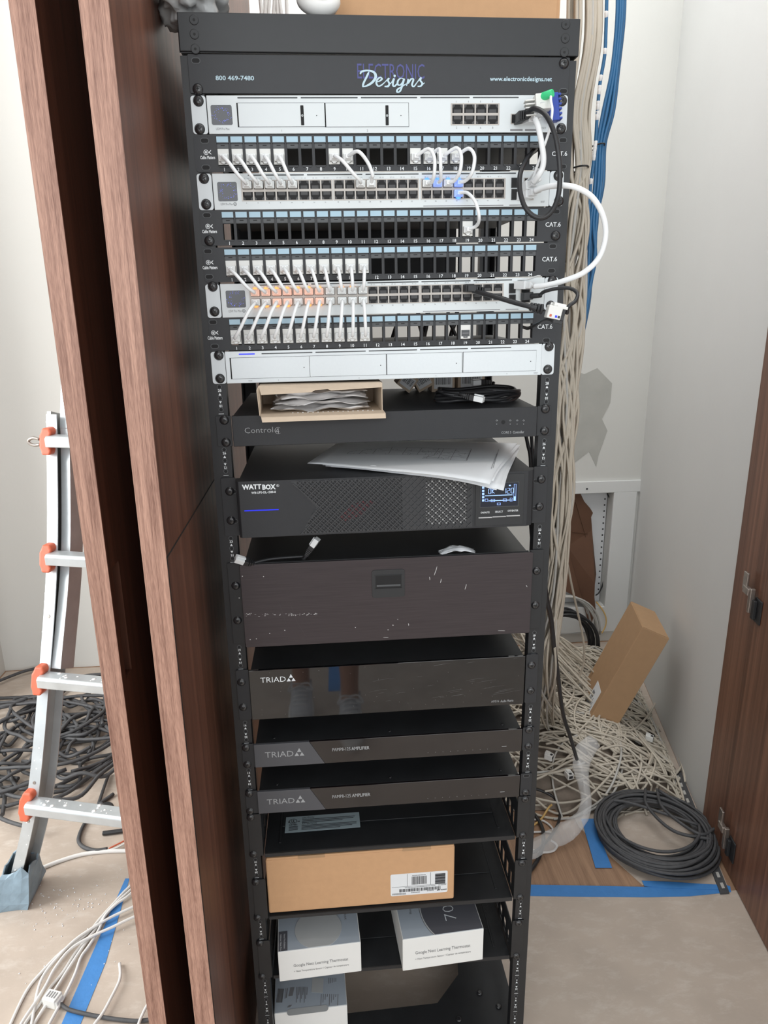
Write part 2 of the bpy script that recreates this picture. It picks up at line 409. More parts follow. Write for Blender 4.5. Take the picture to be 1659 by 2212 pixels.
# dirty metal edge strip at the wall base
mb = MB()
ys0, ys1 = .385, .87
mb.prism([(wx(ys0) - .034, ys0), (wx(ys0) - .010, ys0), (wx(ys1) - .004, ys1), (wx(ys1) - .026, ys1)], 'z', .001, .006)
for i in range(13):
    y0 = ys0 + .014 + i * .036; x0 = wx(y0) - .021
    mb.prism([(x0 - .004, y0), (x0 + .004, y0), (x0 + .008, y0 + .018), (x0, y0 + .018)], 'z', .0059, .0064, 1)
tag(obj('edge_strip', mb, [M['rcable'], M['graycab']]), 'dusty black slotted metal edge strip along the right wall base', 'metal strip')
# ---------------------------------------------------------------- wooden panels left of the rack
def wood_panel(x0, x1, y0, y1, label, slot=None, seam=None):
    o = thing('wood_panel', label, 'wood panel', ((x0 + x1) / 2, y0, 0))
    mb = MB(); e = .0012
    if slot:
        sy0, sy1, sz0, sz1 = slot
        mb.box(x0, x1 - .014, y0 + e, y1, .003, 2.45)
        mb.box(x1 - .014, x1, y0 + e, sy0, .003, 2.45); mb.box(x1 - .014, x1, sy1, y1, .003, 2.45)
        mb.box(x1 - .014, x1, sy0, sy1, .003, sz0); mb.box(x1 - .014, x1, sy0, sy1, sz1, 2.45)
        mr = MB(); mr.box(x1 - .0145, x1 - .0125, sy0, sy1, sz0, sz1); obj('finger_pull_shade', mr, M['groove'], o)  # black slot floor, the shade of the deep recess put into its colour
    else: mb.box(x0, x1, y0 + e, y1, .003, 2.45)
    obj('panel_board', mb, M['walnut'], o)
    mb = MB(); mb.box(x0, x1, y0 - .0008, y0 + e, .003, 2.45); obj('edge_band', mb, M['walnut_edge'], o)
    if seam:
        mb = MB(); mb.box(x1 - .0005, x1 + .0006, y0, y0 + .45, 1.1755, 1.1775); mb.box(x1 - .0005, x1 + .0006, y0 + .001, y0 + .003, .003, 1.1755)
        obj('seam', mb, M['groove'], o)
    return o
wood_panel(-.388, -.3625, -.165, 1.62, 'outer walnut panel with slotted finger pull, beside the ladder', slot=(-.149, -.120, .989, 1.146))
wood_panel(-.309, -.281, -.205, 1.62, 'inner walnut panel standing right beside the black rack', seam=True)

# ---------------------------------------------------------------- door at right
da = Vector((.958, .640, 0)); db = Vector((.830, -.205, 0)); du = (db - da).normalized(); dn = Vector((-du.y, du.x, 0))
if dn.x < 0: dn = -dn
door = thing('door_1', 'walnut door standing open along the right wall', 'door', da)
door['kind'] = 'structure'
mb = MB(); mb.poly3([da + Vector((0, 0, .004)), db + Vector((0, 0, .004)), db + Vector((0, 0, 2.3)), da + Vector((0, 0, 2.3))], dn * .022)
obj('door_panel', mb, M['walnut_door'], door, .001)
def onDoor(x, y):
    d = ray(x, y); t = (da - CAM).dot(dn) / d.dot(dn); return CAM + d * t
def hinge(px, py, flip):
    c = onDoor(px, py); h = bpy.data.objects.new('hinge', None); COL.objects.link(h)
    mb = MB(); n = -dn; z = Vector((0, 0, 1))
    def bx(u0, u1, n0, n1, z0, z1, m=0):
        p = [c + du * a + n * b + z * e for e in (z0, z1) for b in (n0, n1) for a in (u0, u1)]
        mb.add(p, [(0, 2, 3, 1), (4, 5, 7, 6), (0, 1, 5, 4), (2, 6, 7, 3), (0, 4, 6, 2), (1, 3, 7, 5)], m)
    bx(-.006, .030, 0, .004, -.030, .030, 1); bx(-.004, .010, .004, .012, -.024, .024, 1); 
    bx(-.012, -.002, .006, .018, -.012, .050); bx(-.040, -.010, .010, .022, .030, .048); bx(-.052, -.030, .012, .018, .034, .080)
    mb.cyl(c + n * .014 + z * -.004 - du * .01, c + n * .014 + z * .044 - du * .01, .005)
    obj('hinge', mb, [M['bronze'], M['plastic']], door, .0015)
    bpy.data.objects.remove(h)
hinge(1634, 1316, 1); hinge(1578, 1828, 1)

# ================================================================== RACK
rack = thing('equipment_rack', 'tall black open equipment rack full of network and audio gear', 'rack', (0, .25, 0))
ZT, ZB = 1.759, .115
RD = .46
def rail(sx, y0, s):
    mb = MB()
    mb.box(min(sx * .2241, sx * .2505), max(sx * .2241, sx * .2505), y0, y0 + s * .002, ZB - .02, ZT) if s > 0 else mb.box(min(sx * .2241, sx * .2505), max(sx * .2241, sx * .2505), y0 - .002, y0, ZB - .02, ZT)
    a, b = (y0 + .002, y0 + .04) if s > 0 else (y0 - .04, y0 - .002)
    mb.box(min(sx * .2485, sx * .2505), max(sx * .2485, sx * .2505), a, b, ZB - .02, ZT)
    a, b = (y0 + .002, y0 + .018) if s > 0 else (y0 - .018, y0 - .002)
    mb.box(min(sx * .2241, sx * .2258), max(sx * .2241, sx * .2258), a, b, ZB - .02, ZT)
    return obj('rail', mb, M['rack'], rack)
railL = rail(-1, .0006, 1); railR = rail(1, .0006, 1); rail(-1, RD, -1); rail(1, RD, -1)
# rail holes and unit numbers (seen only in the gaps)
vis = [28, 26, 23, 19, 16, 14, 10, 7, 4, 3, 2, 1]
for sx, rl in ((-1, railL), (1, railR)):
    mh = MB(.001); ml = MB(.001); xc = sx * 233.4
    for u in vis:
        z0 = HR * 1000 - 44.45 * (38 - u)
        for dz in (6.35, 22.2, 38.1):
            mh.lathe([(3.4, 0), (3.4, .2)], (xc, .5, z0 + dz), (0, -1, 0), 12, 0)
            mh.lathe([(2.5, 0), (2.5, .25)], (xc, .5, z0 + dz), (0, -1, 0), 12, 1)
        lay(ml, str(u), (xc, .35, z0 + 33.0), X3, Z3, h=3.7, bold=.02, align='c')
        lay(ml, str(38 - u), (xc, .35, z0 + 11.6), NX, NZ, h=3.7, bold=.02, align='c')
        ml.prism([(xc - 1.9, z0 + 26.2), (xc + 1.9, z0 + 26.2), (xc, z0 + 29.6)], 'y', .3, .5)
        ml.prism([(xc - 1.9, z0 + 18.2), (xc + 1.9, z0 + 18.2), (xc, z0 + 15.0)], 'y', .3, .5)
        ml.box(xc - 3.6, xc + 3.6, .3, .5, z0 + .1, z0 + .7)
    obj('rail_holes', mh, [M['plasticgrey'], M['dark']], rl); obj('rail_numbers', ml, M['letter'], rl)
# cap, with a folded front flange
mb = MB()
mb.box(-.2495, .2515, -.004, -.001, 1.7625, 1.8035); mb.box(-.2495, .2515, -.004, RD + .03, 1.8015, 1.8045)
mb.box(-.2495, -.2475, -.001, RD + .03, 1.7625, 1.8015); mb.box(.2495, .2515, -.001, RD + .03, 1.7625, 1.8015)
mb.box(-.2495, .2515, RD + .028, RD + .03, 1.7625, 1.8015)
cap = obj('top_cap', mb, M['rack'], rack, .0012)
mb = MB(.001)
for x, y in ((419, 43), (420, 74), (422, 106), (1222, 53), (1221, 83), (1219, 113)):
    p = PY(x, y, -.004) * 1000
    mb = MB(.001); mb.lathe([(5.6, 0), (5.6, .7), (4.8, 1.1), (4.6, .9)], (p.x, -3.9, p.z), (0, -1, 0), 20, 0)
    mb.lathe([(1.6, 0), (1.5, .25)], (p.x, -4.8, p.z), (0, -1, 0), 10, 1)
    obj('bolt', mb, [M['rack'], M['screwx']], cap)
# base tray with octagonal opening, side beams
mb = MB(); z0, z1 = .096, .100
o8 = [(-.15, .07), (.09, .075), (.150, .14), (.159, .19), (.159, .36), (.10, .42), (-.10, .42), (-.16, .36), (-.16, .13)]
o8 = [(-.10, .075), (.096, .080), (.150, .14), (.157, .19), (.157, .33), (.10, .39), (-.10, .39), (-.157, .33), (-.157, .14)]
out = [(-.249, -.0), (.249, 0), (.249, .14), (.249, .25), (.249, RD), (.1, RD), (-.1, RD), (-.249, RD), (-.249, .14)]
n = len(o8)
for i in range(n):
    j = (i + 1) % n; q = [out[i], out[j], o8[j], o8[i]]
    mb.add([(a, b, z0) for a, b in q] + [(a, b, z1) for a, b in q], [(3, 2, 1, 0), (4, 5, 6, 7), (0, 1, 5, 4), (2, 3, 7, 6)])
mb.box(-.249, .249, -.002, .001, .03, z0); mb.box(-.249, -.246, .001, RD, .03, z0); mb.box(.246, .249, .001, RD, .03, z0); mb.box(-.249, .249, RD - .003, RD, .03, z0)
base = obj('base_tray', mb, M['rackin'], rack)
mb = MB()
for x, y in ((1036, 2146), (1077, 2175), (991, 2203), (1105, 2062)):
    p = FL(x, y, z1); mb = MB(); mb.lathe([(.006, 0), (.006, .003), (.004, .0045), (.002, .004)], p, (0, 0, 1), 12)
    obj('bolt', mb, M['screw'], base)
for sx in (-1, 1):
    for sy in (.03, RD - .03):
        mb = MB(); mb.cyl((sx * .22, sy, .001), (sx * .22, sy, .03), .022, .018, 16); obj('foot', mb, M['plastic'], rack)
for sx in (-1, 1):     # side braces between front and rear rails
    for zz in (.20, .95, 1.70):
        mb = MB(); mb.box(sx * .2465 - .001, sx * .2465 + .001, .04, RD - .04, zz - .02, zz + .02); obj('side_brace', mb, M['rack'], rack)

mb = MB(); mb.box(-.235, .172, RD - .045, RD - .042, 1.488, 1.640); obj('shade_plate', mb, M['dev'], rack)  # added backing plate that keeps the empty panel openings dark
# ------------------------------------------------------------------ rack devices
def screw_proto():
    mb = MB(.001)
    mb.lathe([(6.6, 0), (6.6, -.6), (5.9, -.9), (5.7, -1.5), (4.6, -2.6), (3.0, -3.2), (1.0, -3.4)], (0, 0, 0), (0, 1, 0), 20, 0)
    mb.box(-2.5, 2.5, -3.55, -2.9, -.55, .55, 1); mb.box(-.55, .55, -3.55, -2.9, -2.5, 2.5, 1)
    o = obj('screw', mb, [M['screw'], M['screwx']])
    # origin at seat
    for v in o.data.vertices: pass
    return o
mbs = MB(.001)
mbs.lathe([(6.6, 0), (6.6, .6), (5.9, .9), (5.7, 1.5), (4.6, 2.6), (3.0, 3.2), (1.0, 3.4)], (0, 0, 0), (0, -1, 0), 20, 0)
mbs.box(-2.6, 2.6, -3.6, -2.9, -.6, .6, 1, Matrix.Rotation(.5, 4, 'Y')); mbs.box(-.6, .6, -3.6, -2.9, -2.6, 2.6, 1, Matrix.Rotation(.5, 4, 'Y'))
SCREW = None

class Dev:
    def __init__(s, name, label, cat, k0, k1, dl, dr, group=None):
        roll = -(dr - dl) / 482.6
        s.z = HR - UH * k1 + (dl + dr) / 2000; s.n = k1 - k0; s.h = 44.45 * s.n
        s.o = thing(name, label, cat, (0, 0, s.z), (0, roll, 0), group); s.iv = wm(s.o).inverted(); s.m = wm(s.o)
    def p(s, x, y, yy=0.0):
        q = s.iv @ PY(x, y, yy / 1000); return q.x * 1000, q.z * 1000
    def W(s, x, y, z): return s.m @ Vector((x / 1000, y / 1000, z / 1000))
    def part(s, name, mb, mats, bevel=0, parent=None, label=None):
        return obj(name, mb, mats, parent or s.o, bevel / 1000, local=True, label=label)
    def screws(s, pts, y=-2.0):
        global SCREW
        for x, yy in pts:
            px, pz = s.p(x, yy, y - 2)
            if SCREW is None:
                SCREW = obj('screw', mbs, [M['screw'], M['screwx']], s.o, local=True); o = SCREW
            else:
                o = SCREW.copy(); COL.objects.link(o); o.parent = s.o
            o.location = (px / 1000, y / 1000, pz / 1000); o.rotation_euler = (0, random.uniform(-1, 1), 0)
    def ears(s, m, z0=.5, z1=None, x0=222.5, holes=True, y0=-2.2, r=3.5):
        z1 = s.h - .5 if z1 is None else z1
        for sg in (-1, 1):
            mb = MB(.001); a, b = sorted((sg * 241.3, sg * x0))
            mb.prism(rrect(a, b, z0, z1, r), 'y', y0, -.1); s.part('ear', mb, m, .3)
    def slot(s, x, y):
        cx, cz = s.p(x, y, -2); mb = MB(.001)
        mb.prism(rrect(cx - 5.6, cx + 5.6, cz - 3.3, cz + 3.3, 3.2), 'y', -2.35, -2, 0)
        mb.prism(rrect(cx - 4.7, cx + 4.7, cz - 2.5, cz + 2.5, 2.4), 'y', -2.45, -2.3, 1)
        s.part('mounting_slot', mb, [M['plasticgrey'], M['dark']])
    def text(s, items, m, name='lettering', y=-2.6, parent=None, flip=False):
        mb = MB(.001)
        for it in items:
            t, x, z, w_, h_ = it[:5]; b = it[5] if len(it) > 5 else 0.0; al = it[6] if len(it) > 6 else 'l'
            lay(mb, t, (x, y, z), X3, Z3, w_, h_, b, 0, al)
        return s.part(name, mb, m, parent=parent)
    def ptext(s, t, x0, y0, x1, y1, b=0.0, y=-2.6):
        """lettering filling the picture span x0..x1 with its foot at y0 and head at y1"""
        a = s.p(x0, y0, y); c = s.p(x1, y0, y); d = s.p(x0, y1, y)
        if len(t) == 1: return (t, a[0], a[1], None, abs(d[1] - a[1]), b)
        return (t, a[0], a[1], c[0] - a[0], abs(d[1] - a[1]), b)

def stroke(mb, pts, wd, y0, y1, m=0, per=6):
    pts = [Vector((a, 0, b)) for a, b in pts]; q = smooth_path(pts, per)
    L = []; Rr = []
    for i, p in enumerate(q):
        t = q[min(i + 1, len(q) - 1)] - q[max(i - 1, 0)]; t.normalize(); n_ = Vector((-t.z, 0, t.x))
        f = i / (len(q) - 1); ww = wd * (.55 + .45 * abs(n_.x)) * (.5 + .5 * min(1, 6 * f, 6 * (1 - f)))
        L.append(p + n_ * ww / 2); Rr.append(p - n_ * ww / 2)
    n = len(L); vs_ = [(p.x, y0 - .04 * i / n, p.z) for i, p in enumerate(L)] + [(p.x, y0 - .04 * i / n, p.z) for i, p in enumerate(Rr)]
    mb.add(vs_, [(i, i + 1, n + i + 1, n + i) for i in range(n - 1)], m)

# --- name panel (1U)
D = Dev('blank_panel', 'plain charcoal rack panel with company lettering, directly below the rack cap', 'rack panel', 0, 1, .8, 2.6)
mb = MB(.001); mb.prism(rrect(-241.3, 241.3, .6, 43.8, 2), 'y', -2.2, -.1); D.part('faceplate', mb, M['panel'], .4)
D.text([D.ptext('800 469-7480', 466, 173.5, 549, 163, .02), D.ptext('www.electronicdesigns.net', 1058, 178, 1192, 165, .015)], M['letterc'])
mb = MB(.001); it = D.ptext('ELECTRONIC', 772, 170, 917, 137, -.005)
lay(mb, it[0], (it[1], -2.5, it[2]), X3, Z3, it[3], it[4], .0); D.part('logo_capitals', mb, M['letterp'])
mb = MB(.001)
def SP(*a): return [D.p(x, y, -2.8) for x, y in a]
z3 = lambda pts: [(380 + x / 3.77, y / 3.77) for x, y in pts]
for st, wd in (
    ([(778, 160), (781, 155), (790, 152.5), (802, 153.5), (810, 159), (811, 168), (804, 178), (793, 185), (783, 187.5)], 3.4),
    ([(797, 155), (792, 166), (786, 178), (783, 187.5)], 2.6),
    ([(812, 178), (820, 175), (825, 170.5), (821, 167.5), (815, 172), (813, 180), (817, 186), (824, 184), (832, 177)], 2.4),
    ([(832, 177), (840, 169), (838, 174), (841, 181), (838, 187), (831, 186.5), (837, 186), (846, 178)], 2.4),
    ([(846, 178), (851, 170), (849, 178), (849, 185), (853, 186), (860, 178)], 2.4),
    ([(872, 171), (866, 169), (860, 174), (859, 182), (864, 184), (870, 178), (873, 170), (869, 185), (864, 197), (858, 199), (859, 193), (870, 186), (878, 181)], 2.4),
    ([(878, 186), (882, 171), (881, 180), (888, 171), (893, 172), (890, 183), (894, 187), (901, 178)], 2.4),
    ([(901, 178), (909, 168), (908, 174), (912, 180), (909, 186), (902, 186.5), (908, 186), (917, 179)], 2.4)):
    stroke(mb, SP(*st), wd, -2.9 - .06 * len(mb.v) / 400, 0)
a = D.p(852.5, 164, -2.8); mb.lathe([(1.5, 0), (1.5, .1)], (a[0], -2.8, a[1]), (0, -1, 0), 10)
D.part('logo_script', mb, M['letterc'])
D.slot(423, 131); D.slot(1217, 197); D.screws([(427, 192), (1219, 136)])

def slots_top(D, segs, z, m='slot'):
    mb = MB(.001)
    for a, b in segs: mb.prism(rrect(a, b, z - .7, z + .7, .6, 2), 'y', -3.25, -2.9)
    D.part('vent_slot', mb, M[m])

def status_screen(D, x0, y0, x1, y1, seed):
    a = D.p(x0, y1, -3); b = D.p(x1, y0, -3); mb = MB(.001)
    mb.prism(rrect(a[0], b[0], a[1], b[1], 2), 'y', -3.3, -2.9); s = D.part('screen', mb, M['screen'])
    r = random.Random(seed); mb = MB(.001); w_ = b[0] - a[0]; h_ = b[1] - a[1]
    for i in range(60):
        t = r.uniform(0, 2 * pi); rr = r.gauss(.36, .06); q = r.uniform(.10, .30)
        cx = a[0] + w_ * (.5 + rr * cos(t)); cz = a[1] + h_ * (.5 + rr * sin(t))
        if cx < a[0] + .6 or cx > b[0] - .6 or cz < a[1] + .6 or cz > b[1] - .6: continue
        mb.prism([(cx - q, cz), (cx, cz - q), (cx + q, cz), (cx, cz + q)], 'y', -3.4, -3.25)
    D.part('screen_dots', mb, M['blue'], parent=s)

def port_block(D, x0, x1, z0, z1, cols, rows=2, frame='silver', y=-3.0):
    """metal-framed block of network sockets, tab notch outwards"""
    mb = MB(.001); pw = (x1 - x0) / cols; ph = (z1 - z0) / rows
    mb.box(x0, x1, y - .06, -2.5, z0, z1, 1)
    mb.box(x0 - .7, x1 + .7, y - .5, -2.5, z0 - .8, z0 + .4); mb.box(x0 - .7, x1 + .7, y - .5, -2.5, z1 - .4, z1 + .8)
    mb.box(x0, x1, y - .5, -2.5, (z0 + z1) / 2 - 1.5, (z0 + z1) / 2 + 1.5)
    for c in range(cols + 1): mb.box(x0 + pw * c - .9, x0 + pw * c + .9, y - .45, -2.5, z0, z1)
    for c in range(cols):
        cx = x0 + pw * (c + .5)
        for r_ in range(rows):
            s = 1 if r_ == rows - 1 else -1
            ze = z1 - .4 if s > 0 else z0 + .4
            for q, e in ((pw * .24, 2.3), (pw * .14, 3.6)):
                pass
            for sg in (-1, 1):
                a, b = sorted((cx + sg * pw * .44, cx + sg * pw * .24)); mb.box(a, b, y - .3, -2.5, min(ze, ze - s * 2.6), max(ze, ze - s * 2.6), 3)
                a, b = sorted((cx + sg * pw * .44, cx + sg * pw * .33)); mb.box(a, b, y - .3, -2.5, min(ze - s * 2.6, ze - s * 3.9), max(ze - s * 2.6, ze - s * 3.9), 3)
            zi = (z0 + z1) / 2 + s * 1.5
            mb.box(cx - pw * .3, cx + pw * .3, y - .12, -2.5, min(zi, zi + s * 4.2), max(zi, zi + s * 4.2), 3)
    return D.part('port_block', mb, [M['silver'], M['dark'], M['silver'], M['port']])

def face(D, x0, x1, depth, m, z0=.5, z1=None, y=-3.0, top='ear'):
    mb = MB(.001); z1 = D.h - .5 if z1 is None else z1
    mb.box(x0, x1, y, -.5, z0, z1); D.part('faceplate', mb, m, .6)
    mb = MB(.001); mb.box(-219, 219, -.4, depth, z0 + .4, z1 - .6); D.part('body', mb, M['chassis'] if top == 'ear' else top, 0)

# --- gateway
D = Dev('network_gateway', 'white rack network gateway with two drive bays and eight sockets, top white unit', 'network device', 1, 2, -.6, 3.7)
GW = D
face(D, -221.5, 222, 280, M['white_dev']); D.ears(M['ear']); D.screws([(428, 217), (431, 278), (1215, 217), (1213, 277)], -2.2)
status_screen(D, 458, 227, 500, 270, 1)
for i, (xa, xb, xl, xd) in enumerate(((514, 701, 653, 684), (702, 883, 836, 866))):
    a = D.p(xa, 275, -3); b = D.p(xb, 222, -3); c = D.p(xl, 250, -3); mb = MB(.001)
    mb.box(a[0], b[0], -3.15, -2.8, a[1], b[1], 1)
    mb.box(a[0] + 1.8, b[0] - .5, -3.6, -2.9, a[1] + .5, b[1] - .5, 0)
    mb.prism(rrect(c[0] - 2, c[0] + 2, a[1] + 1.8, b[1] - 3, .6), 'y', -3.75, -3.5, 1)
    e = D.p(xd, 250, -3); mb.lathe([(.7, 0), (.7, .1)], (e[0], -3.6, e[1]), (0, -1, 0), 8, 1)
    mb.lathe([(1.3, 0), (1.3, .1)], (c[0], -3.75, c[1]), (0, -1, 0), 10, 0); mb.lathe([(.7, 0), (.7, .15)], (c[0], -3.75, c[1]), (0, -1, 0), 8, 1)
    D.part('drive_bay', mb, [M['white_dev'], M['dark']])
slots_top(D, [(-183, -108), (-104, -32), (-28, 44), (48, 112), (116, 176)], 41.2)
port_block(D, *(lambda a, b: (a[0] + .8, b[0] - .8, a[1] + .9, b[1] - .9))(D.p(974, 271, -3), D.p(1079, 223, -3)), 4)
D.text([D.ptext('UDM Pro Max', 467, 281, 496, 276, 0, -3.2), D.ptext('1', 608.5, 284.5, 610.5, 280, 0, -3.2), D.ptext('2', 792.5, 284, 795, 279.5, 0, -3.2)]
       + [D.ptext(str(2 * i + 1), 985 + 26 * i, 221.5, 988 + 26 * i, 217.5, 0, -3.2) for i in range(4)]
       + [D.ptext(str(2 * i + 2), 985 + 26 * i, 278, 988 + 26 * i, 273.5, 0, -3.2) for i in range(4)] + [D.ptext('RESET', 1166, 279, 1180, 274.5, 0, -3.2)], M['inkg'], y=-3.2)
def sfp(D, px0, py0, px1, py1, m='silver'):
    a = D.p(px0, py1, -3); b = D.p(px1, py0, -3); mb = MB(.001)
    mb.box(a[0], b[0], -4.2, -2.6, a[1], b[1], 0); mb.box(a[0] + 1, b[0] - 1, -4.4, -3, a[1] + 1, b[1] - 1, 1)
    return D.part('fibre_socket', mb, [M[m], M['dark']])
sfp(D, 1103, 246, 1128, 268); sfp(D, 1135, 244, 1160, 267)
mb = MB(.001)
for a, b in ((1102, 1129), (1134, 1160)):
    q = D.p(a, 283, -3); r = D.p(b, 279, -3); mb.box(q[0], r[0], -3.15, -2.9, q[1], r[1])
D.part('speed_label', mb, M['inkg'])

# --- patch panels
BR = [-205.4 + 17.65 * i for i in range(24)]
_pp = {}
def patch_panel(k, dl, dr, label, jacks, slots, scr, brand, cat6):
    D = Dev('patch_bay', label, 'patch panel', k, k + 1, dl, dr)
    mb = MB(.001)
    mb.prism([(-238.5, .5), (-213.2, .5), (-213.2, 43.9), (-238.5, 43.9), (-241.3, 41.5), (-241.3, 3)], 'y', -2, 0)
    mb.prism([(208.4, .5), (238.5, .5), (241.3, 3), (241.3, 41.5), (238.5, 43.9), (208.4, 43.9)], 'y', -2, 0)
    mb.box(-213.2, 208.4, -2, 0, 33.6, 43.9); mb.box(-213.2, 208.4, -2, 0, .5, 7.4)
    for i, x in enumerate(BR):
        mb.box(x + 7.4, (BR[i + 1] - 7.4) if i < 23 else 208.4, -2, 0, 7.4, 33.6)
        for sg in (-1, 1): mb.box(x + sg * 7.4 - .35, x + sg * 7.4 + .35, -2.5, 9, 7.4, 33.6)
        mb.box(x - 7.7, x + 7.7, -2.5, 9, 32.8, 33.6)
        mb.prism([(x - 6.8, 7.5), (x + 6.8, 7.5), (x + 5.2, 5.4), (x - 5.2, 5.4)], 'y', -3, -1.8)
        mb.box(x - 8, x + 8, -2.7, -2, 34.0, 42.2)
    D.part('faceplate', mb, M['panel'])
    if 'lab' not in _pp:
        mb = MB(.001); mb.box(-7.3, 7.3, -3.0, -2.6, -3.4, 3.4); _pp['lab'] = obj('label_strip', mb, M['labelblue'], D.o, local=True)
        mb = MB(.001); mb.box(-7, 7, -2.3, 4, -2.3, 2.3, 0); mb.prism(rrect(-2.6, 2.6, .3, 1.3, .4), 'y', -2.4, -2.2, 1); mb.box(-7.2, 7.2, -1.6, 4, -2.9, -2.3, 0)
        _pp['lat'] = obj('latch', mb, [M['plasticgrey'], M['dark']], D.o, local=True)
        mb = MB(.001); mb.box(-7.1, 7.1, -1.6, 24, -9.4, 9.4, 0); mb.box(-5.9, 5.9, -1.75, -1.5, -6.2, 2.6, 1); mb.box(-3, 3, -1.75, -1.5, -8.2, -6.2, 1)
        mb.box(-1.7, 1.7, -1.78, -1.5, -7.2, -6, 2); mb.box(-4.4, 4.4, -1.9, -1.5, -2.4, -1.2, 2); 
        _pp['jack'] = obj('keystone_jack', mb, [M['jack'], M['plasticgrey'], M['inkg']], D.o, local=True, bevel=.0004)
        fl_, fj, ft = True, True, True
    first = not _pp.get('done')
    for i, x in enumerate(BR):
        for key, nm, z in (('lab', 'label_strip', 38.1), ('lat', 'latch', 30.4)):
            if first and i == 0: _pp[key].location = (x / 1000, 0, z / 1000)
            else: inst(nm, _pp[key], D.o, (x / 1000, 0, z / 1000))
    for n_, i in enumerate(jacks):
        if first and n_ == 0: _pp['jack'].location = (BR[i - 1] / 1000, 0, .0182)
        else: inst('keystone_jack', _pp['jack'], D.o, (BR[i - 1] / 1000, 0, .0182))
    _pp['done'] = True
    D.text([(str(i + 1), x, 3.2, None, 4.2, .015, 'c') for i, x in enumerate(BR)], M['letter'], 'port_numbers', -2.6)
    bx, by = brand
    it = [D.ptext('Cable Matters', bx - 16, by + 11, bx + 16, by + 3.5, .03), D.ptext('CAT.6', *cat6, .01)]
    o = D.text(it, M['letter'])
    c = D.p(bx - 4, by - 4, -2.6); mb = MB(.001)
    for R_ in ((3.1, 2.4), (1.5, .5)):
        n = 18; mb.add([(c[0] + r * cos(2 * pi * j / n), -2.6, c[1] + r * sin(2 * pi * j / n)) for r in R_ for j in range(n)], [(j, (j + 1) % n, n + (j + 1) % n, n + j) for j in range(n)])
    mb.prism([(c[0] + 3.2, c[1] + .3), (c[0] + 6.4, c[1] + 2.8), (c[0] + 6.4, c[1] + 1.7), (c[0] + 4.6, c[1]), (c[0] + 6.4, c[1] - 1.7), (c[0] + 6.4, c[1] - 2.8), (c[0] + 3.2, c[1] - .3)], 'y', -2.65, -2.3)
    D.part('maker_logo', mb, M['letter'])
    for q in slots: D.slot(*q)
    D.screws(scr, -2.2)
    return D
P1 = patch_panel(2, 0, 3, 'black patch panel directly below the white gateway, nine white jacks fitted', [1, 2, 3, 4, 5, 9, 10, 15, 16, 17, 18],
                 [(442, 304), (445, 362), (1216, 303), (1215, 360)], [], (449, 333), (1192, 337, 1225, 327))
P2 = patch_panel(4, 0, 2.5, 'black patch panel with a single white jack in position 19, otherwise empty openings', [19],
                 [(447, 465), (1201, 457)], [(452, 520), (1201, 509)], (453, 493), (1178, 490, 1211, 480))
P3 = patch_panel(5, -1.5, 2, 'black patch panel with eleven jacks, directly above the orange lit switch', list(range(1, 12)),
                 [(449, 543), (452, 598), (1194, 532), (1191, 585)], [], (454, 571), (1171, 565, 1203, 555))
P4 = patch_panel(7, -2, 1, 'black patch panel below the orange lit switch, a lone jack in position 19', list(range(1, 12)) + [19],
                 [(460, 696), (464, 748), (1184, 686), (1180, 735)], [], (465, 723), (1161, 711, 1193, 701))

# --- 48 port switches
def switch(k, dl, dr, label, scrn, blocks, scr, txt, seed, sf, rst):
    D = Dev('network_switch', label, 'network switch', k, k + 1, dl, dr)
    face(D, -221.5, 222, 300, M['white_dev']); D.ears(M['ear']); D.screws(scr, -2.2)
    status_screen(D, *scrn, seed)
    D.B = []
    lab = []
    num = 1
    for (xa, xb, yt, yb) in blocks:
        a = D.p(xa, yb, -3); b = D.p(xb, yt, -3); D.B.append((a[0] + .8, b[0] - .8, 8.2, 33.6))
    zs = [D.p(blocks[0][0], blocks[0][3], -3)[1], D.p(blocks[0][0], blocks[0][2], -3)[1]]
    z0, z1 = zs[0] + .8, zs[1] - .8
    D.B = [(a, b, z0, z1) for a, b, _, _ in D.B]
    for (a, b, c, d) in D.B:
        port_block(D, a, b, c, d, 8)
        pw = (b - a) / 8
        for i in range(8):
            lab.append((str(num), a + pw * (i + .3), d + 1.8, None, 1.6)); lab.append((str(num + 1), a + pw * (i + .3), c - 3.6, None, 1.6))
            lab.append(('2.5' if num < 33 else '10', a + pw * (i + .55), d + 2.0, None, 1.3)); num += 2
    slots_top(D, [(-176, -104), (-100, -28), (-24, 46), (50, 118), (122, 176)], 41.6)
    it = D.ptext('USW Pro Max', *txt, 0, -3.2)
    D.text(lab + [it, D.ptext('RESET', *rst, 0, -3.2)], M['inkg'], y=-3.2)
    mb = MB(.001); cx, cz, n = it[1] + it[3] + 3, it[2] + it[4] / 2, 14
    mb.add([(cx + r * cos(2 * pi * j / n), -3.2, cz + r * sin(2 * pi * j / n)) for r in (2.1, 1.6) for j in range(n)], [(j, (j + 1) % n, n + (j + 1) % n, n + j) for j in range(n)])
    mb.prism([(cx + .6, cz + 1.2), (cx - .9, cz - .2), (cx - .1, cz - .2), (cx - .6, cz - 1.2), (cx + .9, cz + .2), (cx + .1, cz + .2)], 'y', -3.25, -3.1)
    D.part('bolt_symbol', mb, M['ink'])
    for q in sf: sfp(D, *q)
    mb = MB(.001); mb.box(52, 160, -3.15, -2.9, 2.0, 3.0); mb.box(168, 186, -3.15, -2.9, 2.0, 3.0); D.part('speed_label', mb, M['inkg'])
    return D
def pc(D, b, col, row):
    a, e, c, d = D.B[b]; pw = (e - a) / 8; zc = (c + d) / 2 + (6.2 if row == 0 else -6.2)
    return (a + pw * (col + .5), zc)
